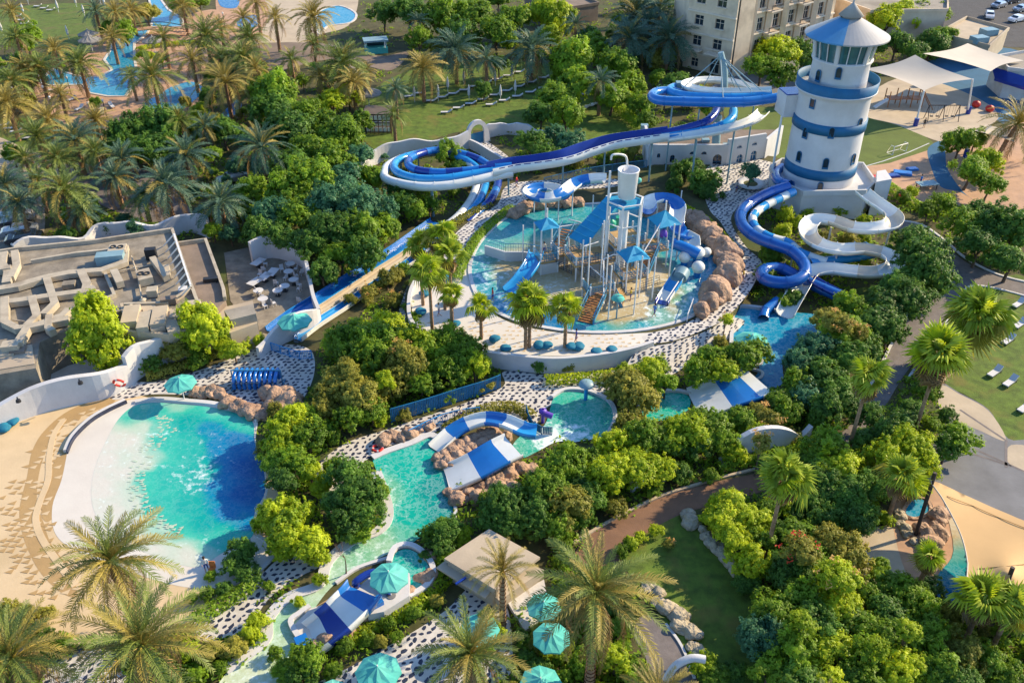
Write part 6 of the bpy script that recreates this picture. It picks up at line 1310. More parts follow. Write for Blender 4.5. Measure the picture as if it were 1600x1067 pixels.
# ================================================================== CARS
def car(m):
    e=empty('parked_car',(0,0,0),None,'car'); mb=MB()
    pr=[(-2.2,.35),(-2.25,.8),(-1.9,.98),(-1.2,1.02),(-.75,1.42),(.9,1.48),(1.55,1.1),(2.15,.95),(2.25,.6),(2.2,.35)]
    for w,s in ((.88,1),(-.88,-1)): mb.poly([(x,w*(.82 if z>1.2 else 1),z) for x,z in (pr if s>0 else pr[::-1])])
    for (x0,z0),(x1,z1) in zip(pr,pr[1:]): a,b=.88*(.82 if z0>1.2 else 1),.88*(.82 if z1>1.2 else 1); mb.poly([(x0,-a,z0),(x0,a,z0),(x1,b,z1),(x1,-b,z1)])
    mb.build('body',M[m],parent=e)
    for pts in ([(-1.18,1.03),(-.76,1.40)],[(.93,1.46),(1.53,1.12)]): (x0,z0),(x1,z1)=pts; mb=MB(); k=.012 if x0>0 else -.012; mb.poly([(x0+k,-.7,z0+.012),(x0+k,.7,z0+.012),(x1+k,.66,z1+.012),(x1+k,-.66,z1+.012)]); mb.build('windscreen',M['glass'],parent=e)
    for s in (-1,1): mb=MB(); mb.poly([(-.9,s*.845,1.06),(1.3,s*.845,1.1),(.85,s*.735,1.4),(-.65,s*.735,1.36)]); mb.build('side_window',M['glass'],parent=e)
    for x in (-1.4,1.4):
        for s in (-.85,.85):
            mb=MB(); mb.tube([(x,s-.1,.34),(x,s+.1,.34)],.34,14); w=mb.build('wheel',M['rubber'],parent=e); mb=MB(); mb.tube([(x,s-.11,.34),(x,s+.11,.34)],.2,10); mb.build('rim',M['steel'],parent=w)
    for s in (-.6,.6): mb=MB(); mb.box((-2.24,s,.75),(.06,.35,.14)); mb.build('headlight',M['steel'],parent=e)
    return freeze(e)
CW,CSV,CD=car('carw'),car('cars'),car('card'); used=set()
for pr,x,y,rz,lab in ((CW,1588,34,.5,'white car at the edge of the car park behind the beige building'),(CSV,1560,12,.6,'silver car in the back row of the car park'),(CSV,1595,18,.5,'silver car beside the white one in the car park'),(CW,1545,28,1.2,'white car next to the beige building'),(CD,1580,5,.5,'dark car in the back row of the car park'),
   (CSV,25,343,.3,'silver car parked beneath the palms, highest in the row'),(CD,30,352,.3,'dark car parked under the palms, second in the row'),(CSV,33,366,.3,'silver car parked under the palms near the white wall'),(CD,40,378,.3,'dark car parked against the white wall'),(CSV,365,284,.6,'silver car on the shaded drive beside the drooping palm')):
    place(pr,pr.name not in used,G(x,y,.02),rz,1.0,lab,None); used.add(pr.name)
# ================================================================== PEOPLE
def person(px,py,z,lab,shirt,shorts,pose='stand',rz=0.0,hair='hair'):
    c=G(px,py,z); H=1.7
    J={'pelvis':(0,0,.95),'chest':(0,.0,1.28),'neck':(0,0,1.47),'head':(0,-.02,1.60)}
    V=[(0,0,.95),(0,0,1.12),(0,0,1.33),(0,0,1.47),(0,-.02,1.56),(0,-.02,1.70)]; R=[.135,.12,.145,.055,.085,.075]; E=[(0,1),(1,2),(2,3),(3,4),(4,5)]
    def chain(st,pts,rs):
        k=st
        for p,r in zip(pts,rs): V.append(p); R.append(r); E.append((k,len(V)-1)); k=len(V)-1
    for s in (-1,1):
        if pose=='sit': chain(0,[(s*.1,-.05,.93),(s*.12,-.45,.95),(s*.12,-.5,.5),(s*.12,-.62,.47)],[.09,.065,.045,.035])
        elif pose=='walk': chain(0,[(s*.1,0,.88),(s*.1,-s*.12,.48),(s*.1,s*.18-.02,.08),(s*.1,s*.18-.18,.04)],[.09,.062,.042,.035])
        else: chain(0,[(s*.1,0,.88),(s*.11,-.02,.48),(s*.12,.02,.08),(s*.12,-.14,.04)],[.09,.062,.042,.035])
        chain(2,[(s*.2,0,1.38),(s*.26,-.02,1.12),(s*.24,-.14 if pose!='walk' else -.2*s,.90),(s*.24,-.18,.82)],[.06,.045,.035,.035])
    me=bpy.data.meshes.new('body_mesh'); me.from_pydata(V,E,[]); o=bpy.data.objects.new('person_tmp',me); COL.objects.link(o)
    md=o.modifiers.new('skin','SKIN'); sv=me.skin_vertices[0].data
    for i,r in enumerate(R): sv[i].radius=(r,r*.8)
    sv[0].use_root=True; o.modifiers.new('sub','SUBSURF').levels=1
    dg=bpy.context.evaluated_depsgraph_get(); m2=bpy.data.meshes.new_from_object(o.evaluated_get(dg)); bpy.data.objects.remove(o)
    m2.materials.clear(); 
    for k in (M['skin'],shirt,shorts): m2.materials.append(k)
    for p in m2.polygons:
        q=p.center; p.use_smooth=True
        p.material_index=0 if q.z>1.46 else 1 if (q.z>1.0 and abs(q.x)<.27 and q.z>.98) else 2 if .55<q.z<=1.0 and abs(q.x)<.2 else 0
    e=empty('person',c,lab,'person'); e.rotation_euler=(0,0,rz); b=bpy.data.objects.new('body',m2); COL.objects.link(b); b.parent=e
    if pose=='sit': b.location=(0,0,-.45)
    hm=MB(); hm.sm=True; zo=-.45 if pose=='sit' else 0; hm.lathe((0,.0,1.60+zo),[(.105,0),(.11,.06),(.085,.13),(.02,.17)],12,True); h=hm.build('hair',M[hair],parent=None); h.parent=e; h.location=(0,0,1.60+zo)
    return e
sh=M['white']; nv=M['navy']
person(324,893,.0,'lifeguard in a white shirt and dark shorts standing on the wave pool edge',sh,nv,'stand',.4)
person(686,494,Z1,'person in a white shirt and dark shorts walking in the palm court',sh,nv,'walk',2.2)
person(850,398,3.3,'person in a pale shirt standing under the small blue roof',M['sailgrey'],nv,'stand',.2)
person(1443,200,0,'person in dark clothes standing by the swing frame',M['black'],M['black'],'stand')
person(1437,290,0,'person in blue beside the low table on the play deck',M['blue'],nv,'walk',.6)
person(807,292,Z1,'person with a red top on the pebble path behind the splash pool',M['red'],nv,'walk',1.2)
person(612,925,1.25,'lifeguard seated in the shade of the surf slide umbrella',M['red'],M['red'],'sit',2.5)
person(1402,318,0,'person in a red top by the start of the hedge path',M['red'],nv,'walk',2.0)
person(60,135,0,'sunbather in a pale top walking on the lagoon deck',M['sailgrey'],M['red'],'walk')
person(1395,560,0,'x',sh,nv) if False else None
c=G(333,895); e=empty('folding_chair',c,'small folding lifeguard chair with an orange towel at the wave pool edge','chair')
mb=MB(); mb.box((c.x,c.y,.45),(.5,.5,.05)); mb.build('seat',M['towel'],parent=e); mb=MB(); mb.box((c.x,c.y+.25,.8),(.5,.05,.6)); mb.build('backrest',M['towel'],parent=e)
for x in (-.22,.22):
    for y in (-.22,.22): mb=MB(); mb.tube([(c.x+x,c.y+y,0),(c.x+x,c.y-y*.4,.45)],.02,5); mb.build('leg',M['steel'],parent=e)
for x,y,lab in ((590,700,'red and white lifebuoy lying at the head of the turquoise pool'),):
    c=G(x,y,.25); mb=MB()
    for k in range(20):
        a,b=2*pi*k/20,2*pi*(k+1)/20
        for j in range(6):
            p,q=2*pi*j/6,2*pi*(j+1)/6; f=lambda A,Bq: c+Vector(((.45+.12*cos(Bq))*cos(A),(.45+.12*cos(Bq))*sin(A),.12*sin(Bq))); mb.mi=1 if k%5==0 else 0; mb.poly([f(a,p),f(b,p),f(b,q),f(a,q)])
    mb.build('lifebuoy',[M['red'],M['white']],label=lab,cat='lifebuoy')
# waterfall feature and purple slide head
c=G(848,660,0); mb=MB(); mb.tube([c,c+Vector((0,0,1.3))],.16,10); mb.tube([c+Vector((0,0,1.2)),c+Vector((.9,-.3,1.0))],.3,8); mb.sm=True; mb.lathe(c+Vector((0,0,1.2)),[(.1,0),(.42,.1),(.35,.35),(.1,.45)],14); mb.build('spray_post',M['purple'],label='purple spray post between the pebble path and the activity pool',cat='fountain')
c=G(915,625,0); e=empty('water_mushroom',c,'pale blue mushroom fountain spilling water into the activity pool','fountain'); mb=MB(); mb.tube([c,c+Vector((0,0,2.0))],.2,10); mb.build('stem',M['lblue'],parent=e); mb=MB(); mb.sm=True; mb.lathe(c+Vector((0,0,2.0)),[(.8,-.1),(.7,.15),(.3,.3),(.05,.34)],18); mb.build('cap',M['steelg'],parent=e)
for x,y,lab in ((1182,548,'dark blue chair on the rocky spit of the lagoon, behind'),(1168,552,'dark blue chair on the rocky spit of the lagoon, in front')):
    c=G(x,y,.1); mb=MB(); mb.box((c.x,c.y,.45),(.6,.6,.12)); mb.box((c.x,c.y+.3,.85),(.6,.1,.7)); mb.box((c.x-.25,c.y,.2),(.08,.5,.4)); mb.box((c.x+.25,c.y,.2),(.08,.5,.4)); mb.build('lifeguard_chair',M['navy'],label=lab,cat='chair')
# lamp posts
for x,y,h_,lab in ((690,880,0,''),):
    pass

# lamp posts on the lagoon deck, and the bare little tree on the river bank
for x,y,lab in ((75,165,'dark lamp post at the left of the lagoon deck'),(86,182,'dark lamp post at the near edge of the lagoon deck'),(112,150,'dark lamp post beside the deck loungers'),(168,187,'dark lamp post by the round deck hedge'),(352,45,'dark lamp post by the navy pool'),(395,62,'dark lamp post at the beige plaza')):
    c=G(x,y); e=empty('lamp_post',c,lab,'lamp post'); mb=MB(); mb.tube([c,c+Vector((0,0,3.2))],.07,6); mb.build('post',M['black'],parent=e); mb=MB(); mb.lathe(c+Vector((0,0,3.1)),[(.12,0),(.22,.35),(.05,.5)],8,True); mb.build('lantern',M['steel'],parent=e)
c=G(541,898); e=empty('bare_tree',c,'small leafless tree on the river bank beside the surf slide','tree'); rb_=random.Random(4); mb=MB(); mb.tube([c,c+Vector((.1,0,1.2))],.07,6,r1=.05); mb.build('trunk',M['treebark'],parent=e); mb=MB()
def twig(p,d,l,r,n):
    q=p+d*l; mb.tube([p,q],r,4,r1=r*.6,cap=False)
    if n>0:
        for k in range(3): twig(q,(d+Vector((rb_.uniform(-.7,.7),rb_.uniform(-.7,.7),rb_.uniform(0,.4)))).normalized(),l*.75,r*.6,n-1)
twig(c+Vector((.1,0,1.15)),Vector((0,0,1)),.8,.05,4); mb.build('branches',M['treebark'],parent=e)
for x,y,z,lab,sh_,po in ((770,470,Z1,'child in a red top wading at the left rim of the splash pool',M['red'],'walk'),(985,470,Z1,'child in a yellow top under the play structure',M['yellow'],'stand'),(1022,495,Z1,'child in blue beside the grey slide mouth',M['blue'],'walk'),(720,655,0,'person in pale clothes on the pebble path by the picket fence',M['sailgrey'],'walk'),(1160,440,Z1,'person in a yellow top walking on the pebble path by the rock rim',M['yellow'],'walk'),(1150,300,Z1,'person in pale clothes near the round white planter',M['sailgrey'],'stand'),(140,172,0,'person in white beside the lagoon deck loungers',M['steel'],'stand'),(900,535,Z1,'person in dark clothes on the terrace before the splash pool',M['navy'],'walk')):
    person(x,y,z,lab,sh_,nv,po,x*.7)
# ================================================================== PLANTS
def leafmesh(name, V, F, rnd):
    me=bpy.data.meshes.new(name)
    V=np.asarray(V,dtype=np.float32).reshape(-1,3); me.vertices.add(len(V)); me.vertices.foreach_set('co',V.ravel())
    F=np.asarray(F,dtype=np.int32); me.loops.add(F.size); me.loops.foreach_set('vertex_index',F.ravel())
    me.polygons.add(len(F)); me.polygons.foreach_set('loop_start',np.arange(0,F.size,F.shape[1],dtype=np.int32))
    try: me.polygons.foreach_set('loop_total',np.full(len(F),F.shape[1],dtype=np.int32))
    except Exception: pass
    me.update(calc_edges=True)
    a=me.attributes.new('rnd','FLOAT','POINT'); a.data.foreach_set('value',np.asarray(rnd,dtype=np.float32)); return me
def leaf_quads(rng, C, Nn, size, asp=0.55, jit=0.55):
    """rhombic leaves at C facing roughly Nn"""
    n=len(C); Nn=Nn+rng.normal(0,jit,(n,3)); Nn/=np.linalg.norm(Nn,axis=1)[:,None]+1e-9
    R=rng.normal(0,1,(n,3)); T=np.cross(Nn,R); T/=np.linalg.norm(T,axis=1)[:,None]+1e-9; B=np.cross(Nn,T)
    s=(size*rng.uniform(.6,1.35,n))[:,None]
    P=np.stack([C-T*s,C-B*s*asp+Nn*s*.12,C+T*s,C+B*s*asp+Nn*s*.12],1)
    F=np.arange(n*4).reshape(n,4); return P.reshape(-1,3),F
def crown_mesh(seed, lobes=30, ros=520, per=20, leaf=0.06, rosr=.12, shape='round'):
    rng=np.random.default_rng(seed); cs=[];rs=[]
    for i in range(lobes):
        d=rng.normal(0,1,3); d/=np.linalg.norm(d); d[2]=abs(d[2])*1.0-0.25 if rng.random()<.8 else d[2]
        k=rng.uniform(.35,.86)
        c=d*k
        if shape=='cone': c=np.array([d[0]*k*(1-.45*(c[2]+.5)),d[1]*k*(1-.45*(c[2]+.5)),c[2]*1.35])
        if shape=='flat': c[2]*=0.6
        cs.append(c); rs.append(rng.uniform(.14,.34)*(1.0 if k<.6 else .8))
    cs=np.array(cs); rs=np.array(rs); w=rs**2
    nr=int(ros*1.0); li=rng.choice(lobes,nr,p=w/w.sum()); d=rng.normal(0,1,(nr,3)); d/=np.linalg.norm(d,axis=1)[:,None]
    RC=cs[li]+d*(rs[li]*rng.uniform(.7,1.12,nr))[:,None]
    keep=RC[:,2]>-.75; RC=RC[keep]; d=d[keep]; li=li[keep]; nr=len(RC)
    rr=rosr*rng.uniform(.6,1.35,nr); out=d*.5+RC*.6+np.array([0,0,.55]); out/=np.linalg.norm(out,axis=1)[:,None]
    ri=np.repeat(np.arange(nr),per); n=len(ri)
    e=rng.normal(0,1,(n,3)); e/=np.linalg.norm(e,axis=1)[:,None]; o=out[ri]
    e=e+o*.55; C=RC[ri]+e*(rr[ri]*rng.uniform(.35,1.0,n))[:,None]
    V,F=leaf_quads(rng,C,e*.6+o*.9,leaf,asp=.5,jit=.35)
    lr=(rng.uniform(-.22,.22,lobes)[li]+rng.uniform(-.26,.26,nr))[ri]+rng.uniform(-.08,.08,n)+.30
    return leafmesh('crown_leaves',V,F,np.repeat(lr,4))
CROWNS={'round':[crown_mesh(s) for s in (1,2,3,4)],'cone':[crown_mesh(9,26,900,16,.045,.08,'cone')],'flat':[crown_mesh(s,26,480,20,.06,.12,'flat') for s in (11,12)],
        'loose':[crown_mesh(s,44,420,18,.055,.10) for s in (21,22,23)],'fine':[crown_mesh(s,48,900,20,.045,.085) for s in (31,32,33,34)]}
for k,l in CROWNS.items():
    for me in l: me.materials.append(LF['g'])
def trunk_mesh(seed):
    rng=random.Random(seed); mb=MB(); mb.sm=True
    top=Vector((rng.uniform(-.08,.08),rng.uniform(-.08,.08),.55)); mb.tube([(0,0,0),top*0.5+Vector((.03,0,0)),top],.085,7,r1=.055)
    for k in range(5):
        a=k*1.26+rng.uniform(-.3,.3); e=top+Vector((cos(a)*.42,sin(a)*.42,rng.uniform(.3,.6))); mid=top+(e-top)*.5+Vector((0,0,.06)); mb.tube([top*(.8+.04*k),mid,e],.045,5,r1=.012)
    return own('trunk_wood',mb.v,mb.f,[M['treebark']],mb.m,mb.s)
TRUNKS=[trunk_mesh(s) for s in (1,2,3)]
TREEREG=[]   # (obj, look, px, py)
def mkobj(name,me,parent,loc,rot=(0,0,0),sc=(1,1,1),m=None):
    o=bpy.data.objects.new(name,me); COL.objects.link(o); o.parent=parent; o.location=loc; o.rotation_euler=rot; o.scale=sc
    if m is not None: o.material_slots[0].link='OBJECT'; o.material_slots[0].material=m
    return o
LOOK={'g':'mid green','d':'dark green','y':'bright yellow-green','o':'olive green','b':'blue-green','r':'green','w':'green'}
rt=random.Random(11)
def tree(cx,cy,R,kind='g',shape=None,zc=None,asp=None,z0=0.0,name='broadleaf_tree',flower=None):
    R*=1.13; p=G(cx,cy,2.0+z0); r=R/PM(cx,cy,2.0+z0); zc=(zc if zc is not None else (0.80*r+0.5 if r>1.5 else .72*r))+z0
    p=G(cx,cy,zc); base=Vector((p.x,p.y,z0)); small=r<1.5
    if small: name='shrub'
    e=empty(name,base,None,'shrub' if small else 'tree')
    if shape is None: shape='fine' if R>=42 and rt.random()<.6 else rt.choice(['round','loose','loose','flat'])
    me=rt.choice(CROWNS[shape]); a=asp or rt.uniform(.75,1.12)
    mkobj('crown',me,e,(0,0,zc-z0),(0,0,rt.uniform(0,6.28)),(r*rt.uniform(.88,1.05),r*rt.uniform(.85,1.05),r*a),LF[kind])
    h=max(zc-z0,.5); mkobj('trunk',rt.choice(TRUNKS),e,(0,0,0),(0,0,rt.uniform(0,6)),(r*.8,r*.8,h*1.05))
    if flower:
        mb=flower_clumps(r,a,zc-z0,int(r*4)); mkobj('blossoms',mb,e,(0,0,0),m=LF[flower])
    TREEREG.append((e,(LOOK[kind]+(' flowering' if flower else ''))+(' shrub' if small else {'cone':' conical tree','loose':' airy tree','flat':' spreading tree'}.get(shape,' tree')),cx,cy,R)); return e
def flower_clumps(r,a,zc,n):
    rng=np.random.default_rng(n+5); C=[]
    for i in range(n):
        d=rng.normal(0,1,3); d[2]=abs(d[2]); d/=np.linalg.norm(d); c=d*np.array([r,r,r*a])*rng.uniform(.85,1.0)+np.array([0,0,zc])
        C.append(c+rng.normal(0,.16,(14,3)))
    C=np.concatenate(C); V,F=leaf_quads(rng,C,np.tile([0,0,1.],(len(C),1)),.11); me=leafmesh('blossom_petals',V,F,np.repeat(rng.uniform(0.1,.6,len(C)),4)); me.materials.append(LF['r']); return me
# ---- date palm: feather fronds
def frond_mesh(seed, droop, n=40, w=.155, dead=False, bw=.006):
    """unit-long frond growing along +X and drooping"""
    rng=np.random.default_rng(seed); V=[];F=[];R=[]
    def pt(t): 
        a=-droop*t*t; return np.array([t*(1-.28*droop*t*t*.6),0,-droop*.55*t*t+.06*sin(t*3)])
    ts=np.linspace(0,1,9); prev=None
    for t in ts:     # midrib
        p=pt(t); h=.014*(1-t)+.003; b=len(V); V+= [p+[0,h,0],p-[0,h,0],p+[0,0,h]]; R+=[.9]*3
        if prev is not None:
            for k in range(3): k2=(k+1)%3; F.append([prev+k,prev+k2,b+k2,b+k])
        prev=b
    for i in range(n):
        t=.12+.88*(i+.5)/n; p=pt(t); q=pt(min(t+.05,1.05))-p; q=q/np.linalg.norm(q)
        L=w*(sin(pi*min(1,(t*.86+.1)))**.6)*rng.uniform(.85,1.15)
        for sgn in (-1,1):
            ang=rng.uniform(.55,.85); lift=rng.uniform(.15,.45) if not dead else rng.uniform(-.5,.1)
            d=q*cos(ang)+np.array([0,sgn,0])*sin(ang)+np.array([0,0,lift]); d/=np.linalg.norm(d)
            wv=q*bw; tip=p+d*L+np.array([0,0,-.25*L]); mid=p+d*L*.55
            b=len(V); V+=[p-wv,p+wv,mid+wv*1.3,mid-wv*1.3, tip]; R+=[.25+rng.uniform(-.1,.25)]*5
            F.append([b,b+1,b+2,b+3]); F.append([b+3,b+2,b+4,b+4])
    F=[f if f[2]!=f[3] else f[:3]+[f[2]] for f in F]
    # triangles stored as separate pass
    q4=[f for f in F if len(set(f))==4]; t3=[f[:3] for f in F if len(set(f))==3]
    me=bpy.data.meshes.new('frond_blades'); me.from_pydata([tuple(v) for v in V],[],q4+t3); me.update()
    a=me.attributes.new('rnd','FLOAT','POINT'); a.data.foreach_set('value',R); me.materials.append(LF['pg']); return me
FROND=[frond_mesh(1,.35),frond_mesh(2,.6),frond_mesh(3,.9),frond_mesh(4,1.25),frond_mesh(5,1.6,dead=True)]
FRONDL=[frond_mesh(11,.35,20,.21,bw=.013),frond_mesh(12,.6,20,.21,bw=.013),frond_mesh(13,.9,20,.21,bw=.013),frond_mesh(14,1.25,20,.21,bw=.013),frond_mesh(15,1.6,20,.2,True,bw=.012)]
def palm_trunk(h,r,parent,boots=True,skirt=False):
    mb=MB(); n=8; rings=max(6,int(h/.45)); P=[(0.05*h*sin(k/rings*1.3)*.4,0,h*k/rings) for k in range(rings+1)]
    for k in range(rings):
        z0,z1=P[k],P[k+1]; rr=r*(1.25-.35*k/rings)
        mb.tube([z0,z1],rr*.92,n,cap=False,r1=rr*1.08)
    mb.s=[False]*len(mb.f)
    o=mb.build('trunk',M['bark'],parent=parent); o.location=(0,0,0)
    me=o.data; off=ORG[parent.name]
    return o,P[-1]
def rotm(az,el,tw=0.0): return (tw,-el,az)
def date_palm(cx,cy,R,kind='pg',h=7.0,nf=None,lod=None,lean=0.0,dead=.12,z0=0.0,up=0.0,sp=None):
    if R<60: h*=.74; R*=1.05
    p=G(cx,cy,h+z0); r=R/PM(cx,cy,h+z0)*(1.22 if R<60 else 1.14); base=Vector((p.x-lean,p.y,z0)); e=empty('date_palm',base,None,'palm tree')
    mb=MB(); rings=max(7,int(h/.4)); pr=None
    for k in range(rings):
        a,b=k/rings,(k+1)/rings; rr=.26*(1.2-.3*a)*(min(1.2,r/3.2)); mb.tube([(lean*a**1.4,0,h*a),(lean*b**1.4,0,h*b)],rr*.86,8,cap=(k==rings-1),r1=rr*1.1)
    mb.s=[False]*len(mb.f); me=own('trunk_bark',mb.v,mb.f,[M['bark']],mb.m,mb.s); o=bpy.data.objects.new('trunk',me); COL.objects.link(o); o.parent=e; ORG[o.name]=base
    lod=R<48 if lod is None else lod; FR=FRONDL if lod else FROND; nf=nf or (30 if R<30 else 42 if R<60 else 54)
    rs=random.Random(int(cx*7+cy))
    for i in range(nf):
        t=i/(nf-1); az=i*2.39996+rs.uniform(-.2,.2); el=radians(78-98*t**.8+rs.uniform(-6,6)+up)
        k=min(3,int(t*3.2+rs.uniform(0,.8))); m=LF[kind]
        if t>1-dead: k=4; m=LF['k']; el-=.15
        elif rs.random()<(.12 if R<60 else .42): m=LF['py']
        L=r*rs.uniform(.88,1.08)*(.72+.28*min(1,t*2.5))
        mkobj('frond',FR[k],e,(lean,0,h+.15*(1-t)),rotm(az,el,rs.uniform(-.35,.35)),(L,L,L),m)
    TREEREG.append((e,{'pg':'green date palm','pb':'blue-green date palm','py':'straw-tinted date palm'}[kind],cx,cy,R)); return e
# ---- fan palm
def fan_mesh(seed, seg=18, fold=.25, droop=.35):
    rng=np.random.default_rng(seed); V=[];F=[];R=[]
    V+=[(0,.02,0),(0,-.02,0),(.48,-.015,.02),(.48,.015,.02)]; F.append([0,1,2,3]); R+=[.8]*4
    c=np.array([.46,0,.02])
    for i in range(seg):
        a0=-2.25+4.5*i/seg; a1=-2.25+4.5*(i+1)/seg; am=(a0+a1)/2; L=.54*(1-.12*abs(am)/2.2)*rng.uniform(.9,1.08)
        d0=np.array([cos(a0),sin(a0),0]); d1=np.array([cos(a1),sin(a1),0]); dm=np.array([cos(am),sin(am),0])
        b=len(V); V+=[tuple(c),tuple(c+d0*L*.6+[0,0,-.04]),tuple(c+dm*L*.66+[0,0,.03]),tuple(c+d1*L*.6+[0,0,-.04]),tuple(c+dm*L+[0,0,-droop*L*rng.uniform(.6,1.4)])]
        R+=[.15]+[.35+rng.uniform(-.1,.2)]*4; F+=[[b,b+1,b+4,b+2],[b,b+2,b+4,b+3]]
    me=bpy.data.meshes.new('fan_blades'); me.from_pydata([tuple(v) for v in V],[],F); me.update(); a=me.attributes.new('rnd','FLOAT','POINT'); a.data.foreach_set('value',R); me.materials.append(LF['fy']); return me
FAN=[fan_mesh(1),fan_mesh(2,droop=.55),fan_mesh(3,droop=.9)]
def fan_palm(cx,cy,R,h=6.0,kind='fy',skirt=.3,z0=0.0,nf=32,trunk_r=.15):
    p=G(cx,cy,h+z0); r=R/PM(cx,cy,h+z0)*1.1; base=Vector((p.x,p.y,z0)); e=empty('fan_palm',base,None,'palm tree')
    mb=MB(); rings=max(7,int(h/.5))
    for k in range(rings):
        a,b=k/rings,(k+1)/rings; rr=trunk_r*(1.35-.4*a); mb.tube([(0,0,h*a),(0,0,h*b)],rr*.95,8,cap=(k==rings-1),r1=rr*1.04)
    mb.s=[False]*len(mb.f); me=own('trunk_bark',mb.v,mb.f,[M['bark']],mb.m,mb.s); o=bpy.data.objects.new('trunk',me); COL.objects.link(o); o.parent=e
    rs=random.Random(int(cx*3+cy))
    nf=int(nf*.74)
    for i in range(nf):
        t=i/(nf-1); az=i*2.39996+rs.uniform(-.35,.35); el=radians(78-105*t+rs.uniform(-14,14)); m=LF[kind] if rs.random()<.72 else LF['y' if t<.5 else 'o']; k=min(2,int(t*3+rs.uniform(-.4,.6))); k=max(0,k); L=r*rs.uniform(.85,1.3)
        if t>1-skirt: m=LF['k']; el=radians(-38-45*rs.random()); k=2; L*=.75
        mkobj('frond',FAN[k],e,(0,0,h-.35*t),rotm(az,el,rs.uniform(-.8,.8)),(L,L,L),m)
    TREEREG.append((e,'fan palm with a dry brown skirt' if skirt>.2 else 'fan palm',cx,cy,R)); return e
# ---- hedges
def hedge(px,w,h,kind='g',z=0.0,leaf=.14,dens=120,label=None,name='hedge'):
    P=resample([G(p.x,p.y,z) for p in smooth([(a,b,0) for a,b in px],6,False)],.5); rng=np.random.default_rng(int(px[0][0])); C=[];Nn=[]
    for a,b in zip(P,P[1:]):
        n=int(dens*(a-b).length*w*.9+6); t=(b-a).normalized(); s=np.array([-t.y,t.x,0])
        u=rng.uniform(-1,1,n); zz=np.abs(rng.normal(0,1,n)); ang=rng.uniform(0,pi,n); rr=rng.uniform(.75,1.05,n)
        off=np.cos(ang)*rr*w/2; hh=(np.sin(ang)**.45)*rr*h
        c=np.array(a)[None]+np.outer(rng.random(n),np.array(b-a))+off[:,None]*s[None]; c[:,2]=z+hh
        C.append(c); Nn.append(np.cos(ang)[:,None]*s[None]+np.sin(ang)[:,None]*np.array([0,0,1.])[None])
    C=np.concatenate(C); Nn=np.concatenate(Nn); V,F=leaf_quads(rng,C,Nn,leaf,jit=.5)
    V=V-np.array(P[0]); me=leafmesh('hedge_leaves',V,F,np.repeat(.3+rng.uniform(-.2,.25,len(C)),4)); me.materials.append(LF[kind])
    o=bpy.data.objects.new(name,me); COL.objects.link(o); o.location=P[0]; tag(o,label,'hedge'); return o
